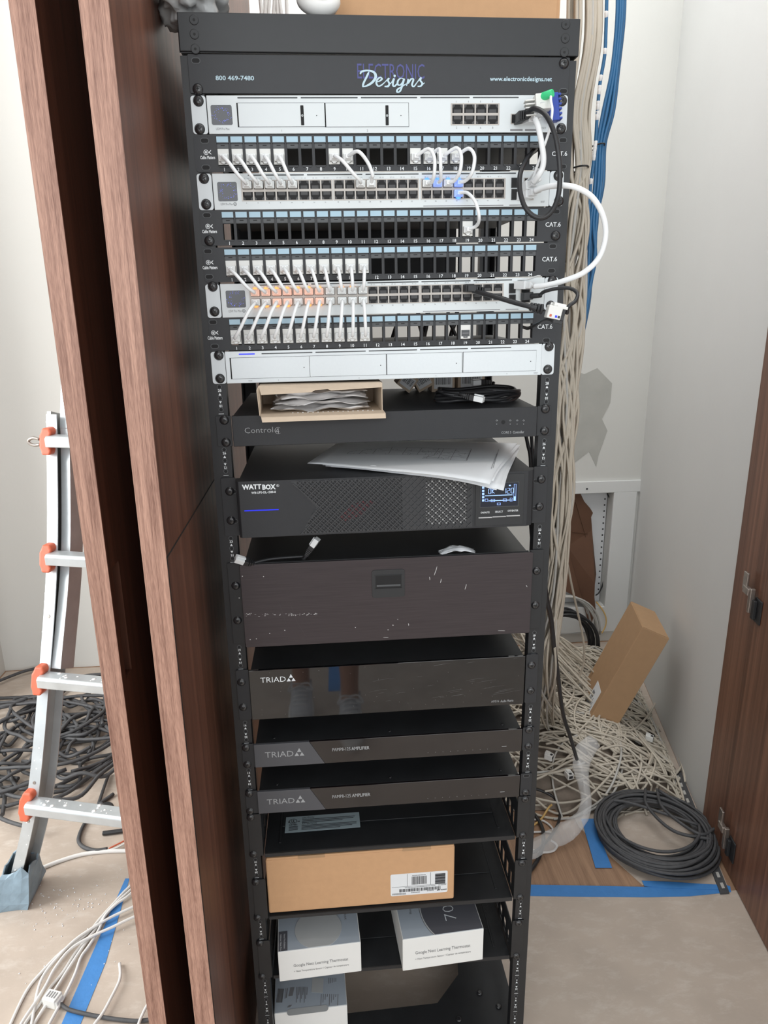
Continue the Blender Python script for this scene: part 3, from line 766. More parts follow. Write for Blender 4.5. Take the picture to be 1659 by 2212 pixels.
S1 = switch(3, -1, 2.5, 'white forty-eight socket switch with blue lit plugs, between first and second patch panels', (472, 393, 511, 435),
            ((523, 718, 389, 435), (721, 905, 389, 435), (909, 1092, 388, 433)), [(440, 385), (445, 441), (1207, 379), (1208, 434)], (477, 443.5, 503, 438.5), 2,
            ((1104, 384, 1119, 406, 'plastic'), (1104, 408, 1119, 432, 'plastic'), (1131, 384, 1153, 406), (1131, 408, 1153, 432)), (1168, 438, 1177, 434))
S2 = switch(6, -3, 1.5, 'white forty-eight socket switch with orange lit plugs and rows of white cables', (490, 627, 529, 665),
            ((541, 725, 623, 663), (727, 907, 622, 662), (908, 1088, 612, 657)), [(459, 619), (463, 673), (1194, 606), (1190, 660)], (494, 675, 522, 669.5), 3,
            ((1099, 612, 1114, 634, 'plastic'), (1099, 636, 1114, 655, 'plastic'), (1124, 612, 1146, 634), (1124, 636, 1146, 655)), (1157, 662, 1166, 658))

# --- storage unit with four bays
D = Dev('network_storage', 'white four bay storage unit with a short blue light bar, lowest white unit', 'storage device', 8, 9, -2.4, .8)
face(D, -222, 222.5, 300, M['silver_dev']); D.ears(M['ear']); D.screws([(472, 768), (475, 818), (1187, 749), (1184, 798)], -2.2)
for i, (xa, xb, xd) in enumerate(((499, 668, 652), (669, 834, 819), (835, 998, 982), (999, 1159, 1144))):
    ya = 815 - 14 * (xa - 499) / 660; a = D.p(xa, ya, -3); b = D.p(xb, ya - 47, -3); mb = MB(.001)
    mb.box(a[0], b[0], -3.15, -2.8, 6.5, 35.5, 1); mb.box(a[0] + (1.8 if i == 0 else .9), b[0] - .3, -3.6, -2.9, 6.9, 35.1, 0)
    mb.lathe([(.7, 0), (.7, .1)], (b[0] - 8, -3.6, 20), (0, -1, 0), 8, 1)
    D.part('drive_bay', mb, [M['silver_dev'], M['dark']])
slots_top(D, [(-172, -102), (-98, -28), (-24, 44), (48, 116), (120, 178)], 40)
mb = MB(.001); mb.prism(rrect(-203, -181, 39.2, 40.8, .7), 'y', -3.3, -2.9); D.part('light_bar', mb, M['bluebar'])
D.text([('NVR', -192, 2.6, None, 1.8), ('1', -151, 2.6, None, 1.9), ('2', -39, 2.6, None, 1.9), ('3', 70, 2.6, None, 1.9), ('4', 172, 2.6, None, 1.9), ('RESET', 212, 2.6, None, 1.7)], M['inkg'], y=-3.2)

# --- home controller
D = Dev('media_controller', 'charcoal one unit controller with thin silver lettering, open kraft box on it', 'controller', 10, 11, -1.8, 1.2)
CT = D
D.ears(M['dev'], 0.5, None, 220.5, y0=-2.0, r=1)
mb = MB(.001); mb.box(-218.5, 219, -7, -.5, .6, 44); D.part('faceplate', mb, M['dev'], .8)
mb = MB(.001); mb.box(-217, 217, -.4, 265, 1, 43.6); D.part('body', mb, M['dev'])
D.screws([(484, 908), (488, 956), (1179, 884), (1177, 931)])
D.text([D.ptext('Control', 529, 936, 590, 924, -.012, -7.2), D.ptext('4', 595.5, 936.5, 607, 924.5, -.012, -7.2), D.ptext('CORE 5', 1083, 937, 1104, 932, 0, -7.2), D.ptext('Controller', 1108, 936.5, 1132, 931, .012, -7.2)], M['letterg'], y=-7.2)
c = D.p(601, 930, -7); mb = MB(.001)
stroke(mb, [(c[0] + 4.6 * cos(t), c[1] + 4.6 * sin(t)) for t in [radians(50 + 20 * i) for i in range(14)]], .7, -7.2, -7.2); D.part('logo_ring', mb, M['letterg'])
mb = MB(.001); e = D.p(1087, 912, -7); mb.lathe([(3, 0), (3, .15)], (e[0], -7, e[1]), (0, -1, 0), 16)
D.part('sensor_window', mb, M['dark'])
mb = MB(.001)
for x in (1073, 1102, 1117, 1131):
    a = D.p(x, 916, -7); mb.lathe([(.6, 0), (.6, .1)], (a[0], -7.1, a[1]), (0, -1, 0), 8)
    a = D.p(x, 908.5, -7); stroke(mb, [(a[0] - 1.4, a[1]), (a[0], a[1] + 1.2), (a[0] + 1.4, a[1]), (a[0], a[1] - .9), (a[0] - 1.3, a[1])], .5, -7.15, -7.15, per=3)
D.part('status_symbols', mb, M['letterg'])

# --- power supply
D = Dev('backup_power_unit', 'large charcoal power unit with diamond grille and small lit display', 'power supply', 12, 14, -2.5, .2)
PW = D
for sg in (-1, 1):
    mb = MB(.001); a, b = sorted((sg * 241, sg * 219.5)); mb.prism(rrect(a, b, .4, 88.4, 2), 'y', -2.2, -.1); D.part('ear', mb, M['dev'], .3)
D.screws([(496, 1062), (499, 1125), (1170, 1036), (1166, 1095)])
for x, y in ((503, 1062), (506, 1126), (1160, 1039), (1157, 1098)):
    D.slot(x, y)
mb = MB(.001); FY = -24
mb.prism([(-219, -1), (-217, FY + 3), (-213.5, FY), (205, FY), (213, FY + 4), (219, -6), (219, -1)], 'z', 3.5, 87.5)
D.part('front_housing', mb, M['dev'], .5)
mb = MB(.001); mb.box(-214, 214, -.8, 400, 2, 86.5); D.part('body', mb, M['dev'])
it = [D.ptext('WATT', 523, 1058, 565, 1047, .045, FY), D.ptext('BOX', 567, 1058, 596, 1046.5, .045, FY), D.ptext('WB-UPS-OL-1500-8', 543, 1067, 596, 1062, .02, FY), D.ptext('®', 597, 1052, 603, 1046, 0, FY)]
D.text(it, M['letter'], y=FY - .25)
a = D.p(528, 1106, FY); b = D.p(602, 1099, FY); mb = MB(.001); mb.box(a[0], b[0], FY - .4, FY + 1, a[1] + 1, b[1] - .3); D.part('light_bar', mb, M['bluebar'])
# grille: recessed plate, perforated sheet and diamond lattice
gx0, gx1, gz0, gz1 = D.p(640, 1140, FY)[0], D.p(1020, 1140, FY)[0], 6, 85
nose = D.p(684, 1098, FY)[0]
zn = (gz0 + gz1) / 2
gpoly = [(gx0 + 6, gz0), (gx1, gz0), (gx1, gz1), (gx0 - 4, gz1), (nose, zn)]
def ing(x, z):
    if x > gx1 or z < gz0 or z > gz1: return False
    t = abs(z - zn) / (gz1 - zn); e = gx0 - 4 if z > zn else gx0 + 6
    return x > nose + (e - nose) * t
mb = MB(.001); mb.prism(gpoly, 'y', FY - .15, FY + .2)
gr = D.part('grille', mb, M['grille'])
mb = MB(.001); px_ = 5.2
def clipseg(p, q):
    pts = [(p[0] + (q[0] - p[0]) * i / 60, p[1] + (q[1] - p[1]) * i / 60) for i in range(61)]
    ins = [t for t in pts if ing(*t)]
    return (ins[0], ins[-1]) if len(ins) > 1 else None
S_ = gz1 - gz0; pit = 10.6
k = gx0 - 10 - S_
while k < gx1 + S_:
    for sg in (1, -1):
        p = (k, gz0 if sg > 0 else gz1); q = (k + S_, gz1 if sg > 0 else gz0); s = clipseg(p, q)
        if s:
            (ax, az), (bx, bz) = s; L_ = math.hypot(bx - ax, bz - az)
            if L_ > 2:
                nx, nz = -(bz - az) / L_ * .75, (bx - ax) / L_ * .75
                y0 = FY - 1.7 if sg > 0 else FY - 1.6
                mb.prism([(ax + nx, az + nz), (bx + nx, bz + nz), (bx - nx, bz - nz), (ax - nx, az - nz)], 'y', y0, FY - .1)
    k += pit
D.part('lattice', mb, M['grille'], parent=gr)
mb = MB(.001); md = MB(.001); mr = MB(.001)
xs = D.p(918, 1090, FY)[0]; xm0 = D.p(708, 1090, FY)[0]; xm1 = D.p(868, 1090, FY)[0]; xe = D.p(1010, 1090, FY)[0]
rc = D.p(770, 1103, FY)
st = 2.65; ii = 0
x = gx0
while x < gx1 - 2:
    z = gz0 + 2.5; jj = 0
    while z < gz1 - 2:
        if ing(x - 2.4, z) and (ii + jj) % 2 == 0:
            hot = (xs < x < xe and 12 < z < 80)
            mid = (x < xm1)
            if hot or mid:
                (md if True else mb).box(x - 1.15, x + 1.15, FY - .35, FY, z - 1.15, z + 1.15)
            if hot: pass
        elif ing(x - 2.4, z):
            if xs < x < xe and 12 < z < 80: mb.box(x - 1.25, x + 1.25, FY - .3, FY, z - 1.25, z + 1.25)
            elif math.hypot((x - rc[0]) / 24, (z - rc[1] + (x - rc[0]) * -.45) / 11) < 1: mr.box(x - 1.25, x + 1.25, FY - .3, FY, z - 1.25, z + 1.25)
        z += st; jj += 1
    x += st; ii += 1
D.part('grille_perforation', md, M['dark'], parent=gr); D.part('pale_mesh', mb, M['grillem'], parent=gr); D.part('red_mesh', mr, M['grillered'], parent=gr)
a = D.p(1026, 1131, FY); b = D.p(1133, 1021, FY); mb = MB(.001)
mb.prism(rrect(a[0], b[0], 7, 84, 1), 'y', FY - 1.2, FY + .5); disp = D.part('display', mb, M['plastic'], .3)
sa = D.p(1036, 1096, FY); sb = D.p(1121, 1040, FY); mb = MB(.001)
mb.box(sa[0], sb[0], FY - 1.5, FY - 1, sa[1], sb[1], 0); mb.box(sa[0] + .7, sb[0] - .7, FY - 1.6, FY - 1.2, sa[1] + .7, sb[1] - .7, 1)
D.part('display_glass', mb, [M['plasticgrey'], M['lcdb']], parent=disp)
Y_ = FY - 1.75; mb = MB(.001)
def seg(chars, x, z, h, s=1.0):
    wd = h * .5; S = {'0': 'abcdef', '1': 'bc', '2': 'abged', 'K': 'K', 'O': 'abcdef'}
    for c in chars:
        q = {'a': ((0, h), (wd, h)), 'b': ((wd, h / 2), (wd, h)), 'c': ((wd, 0), (wd, h / 2)), 'd': ((0, 0), (wd, 0)), 'e': ((0, 0), (0, h / 2)), 'f': ((0, h / 2), (0, h)), 'g': ((0, h / 2), (wd, h / 2))}
        L_ = [q[t] for t in S[c]] if c != 'K' else [((0, 0), (0, h)), ((0, h / 2), (wd, h)), ((0, h / 2), (wd, 0))]
        for (p0, p1) in L_: stroke(mb, [(x + p0[0], z + p0[1]), (x + (p0[0] + p1[0]) / 2, z + (p0[1] + p1[1]) / 2), (x + p1[0], z + p1[1])], .9, Y_, Y_, per=2)
        x += wd * 1.5
z5 = lambda X, Y: D.p(800 + X / 3.77, 740 + Y / 3.77, FY)
q = z5(960, 1228); q2 = z5(960, 1190); seg('OK', q[0], q[1], q2[1] - q[1])
q = z5(1080, 1226); q2 = z5(1080, 1185); seg('120', q[0], q[1], q2[1] - q[1])
def lbox(x0, y0, x1, y1):
    a, b = z5(x0, y1), z5(x1, y0); mb.box(a[0], b[0], Y_ - .05, Y_ + .1, a[1], b[1])
def lring(x0, y0, x1, y1, t=3):
    lbox(x0, y0, x1, y0 + t); lbox(x0, y1 - t, x1, y1); lbox(x0, y0, x0 + t, y1); lbox(x1 - t, y0, x1, y1)
for i in range(5): lbox(908, 1170 + i * 26, 926, 1188 + i * 26)
lring(1166, 1150, 1184, 1285, 2); lbox(1166, 1250, 1182, 1284); lbox(932, 1240, 1155, 1243); lbox(960, 1282, 1150, 1284)
lring(980, 1272, 1012, 1296); lring(1078, 1268, 1108, 1292); lring(1030, 1302, 1058, 1320); lring(1134, 1262, 1154, 1290); lring(932, 1270, 956, 1292); lbox(1126, 1156, 1142, 1166)
D.part('display_readout', mb, M['lcd'], parent=disp)
D.text([D.ptext('ON/MUTE', 1038, 1109, 1057, 1105, .01, FY), D.ptext('SELECT', 1069, 1107, 1086, 1103, .01, FY), D.ptext('OFF/ENTER', 1096, 1105, 1119, 1101, .01, FY)], M['letter'], y=FY - 1.4, parent=disp)
mb = MB(.001)
for x0, x1, y in ((1033, 1062, 1117), (1063, 1092, 1115), (1093, 1122, 1113)):
    a = D.p(x0, y + 1.6, FY); b = D.p(x1, y - 1.6, FY); mb.box(a[0], b[0], FY - 3, FY - 1, a[1], b[1])
D.part('button_bar', mb, M['btn'], parent=disp)

# --- drawer
D = Dev('drawer_unit', 'three unit locking drawer with scuffed brushed dark front and recessed pull', 'drawer', 15, 18, .3, 2.2)
DR = D
D.ears(M['rack'], .5, None, 219, r=1.5)
D.screws([(509, 1266), (513, 1341), (1160, 1234), (1157, 1308)])
mb = MB(.001); mb.prism(rrect(-222.2, 222.6, -3.4, 131.5, 2.5), 'y', -9, -5); front = D.part('drawer_front', mb, M['brushed'], .5)
mb = MB(.001); mb.box(-217, 217, -4.5, 380, 4, 128.5); mb.box(-217, 217, -4.5, -1, 128.5, 132.5); D.part('drawer_box', mb, M['rackin'])
a = D.p(804, 1290, -9); b = D.p(874, 1230, -9); mb = MB(.001)
cx, cz = (a[0] + b[0]) / 2, (a[1] + b[1]) / 2
x0, x1, z0, z1 = cx - 25, cx + 25, cz - 22.5, cz + 22.5
mb.prism(rrect(x0, x1, z0, z1, 4), 'y', -10.2, -8.9, 0)
mb.box(x0 + 5.5, x1 - 5, -10.5, -9.5, z0 + 15, z1 - 9, 1)
mb.box(x0 + 4, x1 - 4, -11, -10, z0 + 14, z0 + 15, 0); mb.box(x0 + 4, x1 - 4, -11, -10, z1 - 9, z1 - 8, 0); mb.box(x0 + 7, x1 - 6.5, -10.6, -10.2, z0 + 18, z0 + 21, 2)
D.part('recessed_pull', mb, [M['plastic'], M['dark'], M['plasticgrey']], .4, parent=front)
rs = random.Random(4); mb = MB(.001)
for i in range(60):
    x = 480 + (rs.uniform(600, 920) if rs.random() < .75 else rs.uniform(200, 560)) / 4.366; y = 1120 + (905 + rs.gauss(0, 6)) / 4.366
    c = D.p(x, y, -9); q, r = rs.uniform(.3, 1.6), rs.uniform(.15, .55); mb.prism([(c[0] - q, c[1]), (c[0], c[1] - r), (c[0] + q, c[1] + r * .3), (c[0] + q * .3, c[1] + r)], 'y', -9.12, -8.9)
for X, Y in ((160, 750), (448, 1083), (590, 1055), (322, 1135), (264, 1142), (1256, 1028), (1610, 1006), (1564, 1050), (190, 545), (390, 548)):
    c = D.p(480 + X / 4.366, 1120 + Y / 4.366, -9); mb.lathe([(.8, 0), (.7, .1)], (c[0], -9.05, c[1]), (0, -1, 0), 7)
for X, Y, X2, Y2 in ((490, 410, 465, 485), (425, 498, 428, 525), (525, 515, 518, 550), (245, 895, 248, 915), (1250, 570, 1258, 585), (110, 908, 120, 912), (740, 560, 728, 605), (150, 860, 158, 862), (30, 1015, 75, 1016), (1010, 957, 1070, 958)):
    c = D.p(820 + X / 3.95, 1120 + Y / 3.95, -9); e = D.p(820 + X2 / 3.95, 1120 + Y2 / 3.95, -9); stroke(mb, [c, ((c[0] + e[0]) / 2 + .3, (c[1] + e[1]) / 2), e], .7, -9.1, -9.1, per=2)
D.part('scuff_marks', mb, M['scuff'], parent=front)
mb = MB(.001)
for pts in (([(530, 790), (560, 860), (600, 990)]), ([(640, 790), (700, 960), (790, 1110)])):
    stroke(mb, [D.p(480 + X / 4.366, 1120 + Y / 4.366, -9) for X, Y in pts], .35, -9.08, -9.08)
D.part('finger_smudges', mb, M['smudge'], parent=front)

# --- audio matrix and amplifiers
def triad_logo(D, x0, y0, x1, y1, m, Y):
    """word mark and triangle"""
    t = D.ptext('TRIAD', x0, y0, x0 + (x1 - x0) * .73, y1, -.004, Y)
    D.text([t], m, y=Y - .2)
    a = D.p(x0 + (x1 - x0) * .755, y0, Y); b = D.p(x1, y0 - (y0 - y1) * 1.25, Y); mb = MB(.001)
    ax, bx = a[0], b[0]; az = t[2]; bz = az + t[4] * 1.4; mx, mz = (ax + bx) / 2, (az + bz) / 2; g = .5
    for tri in ([(ax, az), (mx - g, az), ((ax + mx) / 2 - g * .3, mz - g)], [(mx + g, az), (bx, az), ((bx + mx) / 2 + g * .3, mz - g)], [((ax + mx) / 2 + g, mz + g * .2), ((bx + mx) / 2 - g, mz + g * .2), (mx, bz)]):
        mb.prism(tri, 'y', Y - .25, Y + .05)
    D.part('maker_logo', mb, m)
D = Dev('audio_matrix', 'two unit glossy black audio unit reflecting the floor, below the drawer', 'audio device', 19, 21, .2, 1.5)
D.ears(M['dev'], .5, None, 221.5, r=2.5)
D.screws([(521, 1475), (525, 1529), (1149, 1438), (1147, 1493)])
mb = MB(.001); mb.box(-221, 219, -5, -.4, .8, 87.8); f_ = D.part('faceplate', mb, M['gloss'], .5)
mb = MB(.001); mb.box(-218, 217, -.3, 360, 1.2, 86.5); D.part('body', mb, M['rackin'])
triad_logo(D, 563, 1475, 638, 1464, M['letter'], -5)
D.text([D.ptext('AMS16', 1061, 1517.5, 1078, 1513, -.005, -5), D.ptext('Audio Matrix', 1081, 1517, 1109, 1512, .005, -5)], M['letterg'], 'model_lettering', y=-5.2)
mb = MB(.001); rs = random.Random(9)
for i in range(26):
    c = (rs.uniform(-60, 200), rs.uniform(20, 84)); L_ = rs.uniform(6, 40); stroke(mb, [c, (c[0] + L_ / 2, c[1] + L_ * .09), (c[0] + L_, c[1] + L_ * .12)], .12, -5.08, -5.08, per=2)
for i in range(40):
    c = (rs.uniform(-210, 215), rs.uniform(4, 85)); mb.prism([(c[0] - .3, c[1]), (c[0], c[1] - .3), (c[0] + .3, c[1]), (c[0], c[1] + .3)], 'y', -5.08, -5)
D.part('dust_scratches', mb, M['letterg'], parent=f_)

def amplifier(k, dl, dr, label, scr, logo, model, pol, slot=None):
    D = Dev('amplifier', label, 'amplifier', k, k + 1, dl, dr)
    D.ears(M['dev'], .5, None, 221.5, r=2); D.screws(scr)
    if slot: D.slot(*slot)
    mb = MB(.001); a = D.p(*pol[0], -4)[0]; b = D.p(*pol[1], -4)[0]
    mb.prism([(a, 43.2), (219.5, 43.2), (219.5, 1), (b, 1)], 'y', -4.5, -.4); f_ = D.part('gloss_panel', mb, M['gloss2'], .3)
    mb = MB(.001); mb.prism([(-221.5, 43.2), (a - .3, 43.2), (b - .3, 1), (-221.5, 1)], 'y', -5, -.4); D.part('badge_panel', mb, M['badge'], .4)
    mb = MB(.001); mb.box(-218.5, 217, -.3, 330, 1.2, 43.4); body = D.part('body', mb, M['rackin'])
    mb = MB(.001)
    for x in (-190, 0, 190): mb.lathe([(3, 0), (2.4, .9)], (x, 12, 43.4), (0, 0, 1), 12)
    D.part('lid_screws', mb, M['screw'], parent=body)
    triad_logo(D, *logo, M['letterg'], -5)
    t = D.ptext('PAMP8-125', *model, 0, -4.5); t2 = (t[1] + t[3] * 1.06, t[3])
    D.text([t, ('AMPLIFIER', t2[0], t[2], t[3] * 1.0, t[4], .015)], M['letterg'], 'model_lettering', y=-4.7)
    mb = MB(.001)
    for i in range(9): mb.lathe([(.45, 0), (.45, .1)], (62 + i * 12.5, -4.5, 9), (0, -1, 0), 6)
    mb.box(186, 194, -4.65, -4.4, 12, 13); D.part('status_lights', mb, M['letterg'], parent=f_)
    return D
amplifier(22, .5, .5, 'slim amplifier with grey slanted badge, the upper of the two alike', [(531, 1617), (534, 1653), (1143, 1578), (1142, 1613)], (573, 1637, 657, 1625), (718, 1623, 757, 1616), ((668, 1602), (702, 1648)))
amplifier(24, .2, -.2, 'slim amplifier with grey slanted badge, just above the empty shelf', [(538, 1716), (540, 1754), (1136, 1713)], (577, 1738, 659, 1727), (718, 1724.5, 758, 1717.5), ((670, 1703), (704, 1747)), (1137, 1676))

# --- shelves
def shelf(k0, label, scr, k1=None, dl=0, dr=0):
    D = Dev('rack_shelf', label, 'shelf', k0, k0 + (k1 or 3), dl, dr); h = D.h
    mb = MB(.001); zb = 5.0
    mb.box(-217, 217, -1, 385, zb, zb + 1.8); mb.box(-217, 217, -1, 1, -1.8, zb + 1.8); mb.box(-217, 217, 383, 385, zb, 30)
    mb.box(-190, 190, 60, 360, zb + 1.8, zb + 3.4); mb.box(-194, -190, 20, 372, zb + 1.8, zb + 3.0); mb.box(190, 194, 20, 372, zb + 1.8, zb + 3.0)
    D.part('shelf_tray', mb, M['rackin'], .5)
    for sg in (-1, 1):
        mb = MB(.001); x = sg * 219
        a, b = sorted((x, x + sg * 1.8)); hh = h - 14
        mb.box(a, b, 0, 385, zb - 4, zb + 8); mb.box(a, b, 0, 385, zb + 38, min(hh, 88)) ; 
        for i in range(14): mb.box(a, b, i * 29, i * 29 + (12 if i else 18), zb + 8, zb + 38)
        D.part('side_wall', mb, M['rackin'])
        mb = MB(.001); a, b = sorted((sg * 241, sg * 219)); mb.prism(rrect(a, b, 3, h - 2, 2), 'y', -2, -.1); D.part('ear', mb, M['rack'], .3)
    D.screws(scr)
    return D
SH1 = shelf(25, 'empty black shelf with pale certification sticker, topmost of the three shelves', [(541, 1768), (547, 1847), (1135, 1728), (1130, 1806)], 2, dl=0, dr=0)
SH2 = shelf(28, 'black shelf carrying the tan cardboard carton', [(552, 1908), (556, 1985), (1128, 1866), (1124, 1940)], 2, dl=0, dr=0)
SH3 = shelf(31, 'black shelf carrying the two white thermostat boxes', [(561, 2040), (566, 2112), (1121, 1996), (1116, 2067)], 2, dl=0, dr=0)
zS1 = SH1.z + .0084; zS2 = SH2.z + .0084; zS3 = SH3.z + .0084
# sticker on the empty shelf
mb = MB(); c4 = [FL(x, y, zS1 + .0002) for x, y in ((618.3, 1765.8), (775.6, 1754.3), (778.4, 1786.9), (615, 1800))]
mb.poly3(c4, (0, 0, .0003))
st_ = obj('sticker', mb, M['sticker'], SH1.o)
ux = (c4[1] - c4[0]).normalized(); uz = (c4[0] - c4[3]); hS = uz.length; uz = uz.normalized(); wS = (c4[1] - c4[0]).length
mb = MB(); up = Vector((0, 0, .0006))
def sl(t, fx, fz, fw, fh, b=0.0): lay(mb, t, c4[3] + ux * wS * fx + uz * hS * fz + up, ux, uz, wS * fw, hS * fh, b)
sl('UL', .075, .60, .05, .2, .03); sl('LISTED', .05, .43, .11, .09, .03); sl('c', .03, .62, .02, .09, .02); sl('us', .16, .62, .03, .09, .02)
sl('CAUTION', .22, .82, .16, .10); sl('ATTENTION', .22, .44, .20, .10)
for i, wd in enumerate((.72, .70, .55)): mb.poly3([c4[3] + ux * wS * a + uz * hS * b + up for a, b in ((.22, .74 - i * .09), (.22 + wd, .74 - i * .09), (.22 + wd, .77 - i * .09), (.22, .77 - i * .09))], (0, 0, .0001))
for i, wd in enumerate((.74, .74, .68, .52)): mb.poly3([c4[3] + ux * wS * a + uz * hS * b + up for a, b in ((.22, .36 - i * .08), (.22 + wd, .36 - i * .08), (.22 + wd, .39 - i * .08), (.22, .39 - i * .08))], (0, 0, .0001))
for i in range(4): mb.poly3([c4[3] + ux * wS * a + uz * hS * b + up for a, b in ((.05, .34 - i * .07), (.17, .34 - i * .07), (.17, .37 - i * .07), (.05, .37 - i * .07))], (0, 0, .0001))
n = 24; oc = c4[3] + ux * wS * .10 + uz * hS * .70 + up
mb.add([oc + ux * (r * cos(2 * pi * j / n)) + uz * (r * .9 * sin(2 * pi * j / n)) for r in (.0072, .0062) for j in range(n)], [(j, (j + 1) % n, n + (j + 1) % n, n + j) for j in range(n)])
obj('sticker_print', mb, M['ink'], st_)

# generic carton: front-left-bottom corner, width / depth / height and yaw
class BoxF:
    def __init__(s, o, ux, uy, uz): s.o, s.x, s.y, s.z = Vector(o), Vector(ux).normalized(), Vector(uy).normalized(), Vector(uz).normalized()
    def w(s, a, b, c): return s.o + s.x * a + s.y * b + s.z * c
    def box(s, mb, a0, a1, b0, b1, c0, c1, m=0):
        mb.add([s.w(a, b, c) for c in (c0, c1) for b in (b0, b1) for a in (a0, a1)], [(0, 2, 3, 1), (4, 5, 7, 6), (0, 1, 5, 4), (2, 6, 7, 3), (0, 4, 6, 2), (1, 3, 7, 5)], m)
def barcode(mb, f, a0, a1, c0, c1, y, n, seed, m=0, vert=False):
    r = random.Random(seed); span = (c1 - c0) if vert else (a1 - a0); q = 0
    while q < span:
        wd = r.choice((.4, .4, .8, 1.2)) * span / n
        if q + wd > span: break
        if vert: f.box(mb, a0, a1, y, y + .0002, c0 + q, c0 + q + wd, m)
        else: f.box(mb, a0 + q, a0 + q + wd, y, y + .0002, c0, c1, m)
        q += wd + r.choice((.4, .8)) * span / n

# tan carton on the second shelf
yS = 0.002
a = FL(581, 1971, zS2); b = FL(981, 1939, zS2)
a = PY(581, 1971, yS); a.z = zS2 + .0003; b = PY(981, 1939, yS); wB = b.x - a.x
top = PY(575, 1855, yS).z; hB = top - a.z
cb = thing('cardboard_carton', 'tan cardboard carton with white barcode label on the middle rack shelf', 'box', (a.x, yS, a.z))
f = BoxF(a, (1, .004, 0), (-.004, 1, 0), (0, 0, 1))
mb = MB(); f.box(mb, 0, wB, 0, .26, 0, hB - .003); obj('carton_body', mb, M['carton'], cb, .003, seg=3)
mb = MB(); f.box(mb, .002, wB - .002, -.0012, .26, hB - .003, hB + .0012); obj('lid_flap', mb, M['carton'], cb, .0008)
mb = MB(); f.box(mb, wB * .17, wB * .31, -.0016, .004, hB - .0045, hB + .0016); f.box(mb, wB * .72, wB * .87, -.0016, .004, hB - .0045, hB + .0016); obj('lid_tuck', mb, M['cartond'], cb)
def onF(fr, x, y):
    d = ray(x, y); t = (fr.o - CAM).dot(fr.y) / d.dot(fr.y); q = CAM + d * t - fr.o; return q.dot(fr.x), q.dot(fr.z)
l0 = onF(f, 844, 1937); l1 = onF(f, 967, 1882)
mb = MB(); lx0, lz0, lw, lh = l0[0], l0[1] + .001, l1[0] - l0[0], l1[1] - l0[1] + .001
pl = [f.w(u, 0, v) for u, v in rrect(lx0, lx0 + lw, lz0, lz0 + lh, .003)]; mb.poly3(pl, f.y * -.0004)
lb = obj('barcode_label', mb, M['white'], cb)
mb = MB(); y_ = -.0007
barcode(mb, f, lx0 + lw * .15, lx0 + lw * .88, lz0 + lh * .16, lz0 + lh * .30, y_, 70, 1)
barcode(mb, f, lx0 + lw * .37, lx0 + lw * .63, lz0 + lh * .47, lz0 + lh * .84, y_, 34, 2)
barcode(mb, f, lx0 + lw * .78, lx0 + lw * .96, lz0 + lh * .42, lz0 + lh * .90, y_, 40, 3, 0, True)
f.box(mb, lx0 + lw * .02, lx0 + lw * .98, y_, y_ + .0002, lz0 + lh * .405, lz0 + lh * .412); f.box(mb, lx0 + lw * .29, lx0 + lw * .295, y_, y_ + .0002, lz0 + lh * .41, lz0 + lh * .98); f.box(mb, lx0 + lw * .70, lx0 + lw * .705, y_, y_ + .0002, lz0 + lh * .41, lz0 + lh * .98)
lay(mb, 'SONOS AMP', f.w(lx0 + lw * .985, y_, lz0 + lh * .17), -f.x, -f.z, lw * .17, lh * .07, .03)
for q0, q1, zz in ((.03, .25, .05), (.03, .25, .09), (.36, .52, .09), (.64, .76, .12), (.25, .78, .34), (.84, .97, .35), (.38, .62, .88)):
    u = q0
    while u < q1: f.box(mb, lx0 + lw * u, lx0 + lw * (u + .012), y_, y_ + .0002, lz0 + lh * zz, lz0 + lh * (zz + .025)); u += .02
obj('label_print', mb, M['ink'], lb)

# two thermostat boxes on the third shelf
def nest(name, label, pa, pb, ztop_px, depth, prints):
    a = FL(*pa, zS3 + .0004); b = FL(*pb, zS3 + .0004); ux = b - a; wN = ux.length; ux.normalize(); uy = Vector((-ux.y, ux.x, 0))
    hN = (on(1, a.y, *ztop_px).z - a.z)
    o = thing('thermostat_box', label, 'box', a, (0, 0, 0), 'white thermostat boxes'); f = BoxF(a, ux, uy, (0, 0, 1))
    mb = MB(); f.box(mb, 0, wN, 0, depth, 0, hN); obj('carton_body', mb, M['nest'], o, .0012)
    mb = MB(); f.box(mb, .0015, wN - .0015, .0015, depth - .001, hN - .0002, hN + .0003); tp = obj('top_print', mb, M['nesttop'], o)
    mb = MB(); Y = -.0006
    s = prints
    lay(mb, 'Google Nest Learning Thermostat', f.w(wN * s[0], Y, hN * s[1]), f.x, f.z, wN * s[2], hN * .125, .0)
    lay(mb, '+ Nest Temperature Sensor / Capteur de température', f.w(wN * s[0], Y, hN * (s[1] - .17)), f.x, f.z, wN * s[2] * 1.01, hN * .075, .0)
    obj('front_lettering', mb, M['inkg'], o)
    return o, f, wN, hN, tp
N1 = nest('', 'white thermostat box with pale disc print and dark side tab', (604, 2121), (781, 2098), (598, 2058), .15, (.18, .42, .66))
N2 = nest('', 'white thermostat box whose dark dial print shows 70', (870, 2098), (1043, 2073), (868, 2031), .15, (.155, .46, .68))
def onT(f, h, x, y):
    d = ray(x, y); t = (f.o.z + h - CAM.z) / d.z; q = CAM + d * t - f.o; return q.dot(f.x), q.dot(f.y)
def disc(f, h, cx, cy, r, up, n=40, clip=None):
    out = []
    for i in range(n):
        a, b = cx + r * cos(2 * pi * i / n), cy + r * sin(2 * pi * i / n)
        if clip: a = min(max(a, clip[0]), clip[1]); b = min(max(b, clip[2]), clip[3])
        out.append(f.w(a, b, h + up))
    return out
o, f, wN, hN, tp = N1
z5b = lambda X, Y: (520 + X / 4.88, 1820 + Y / 4.88)
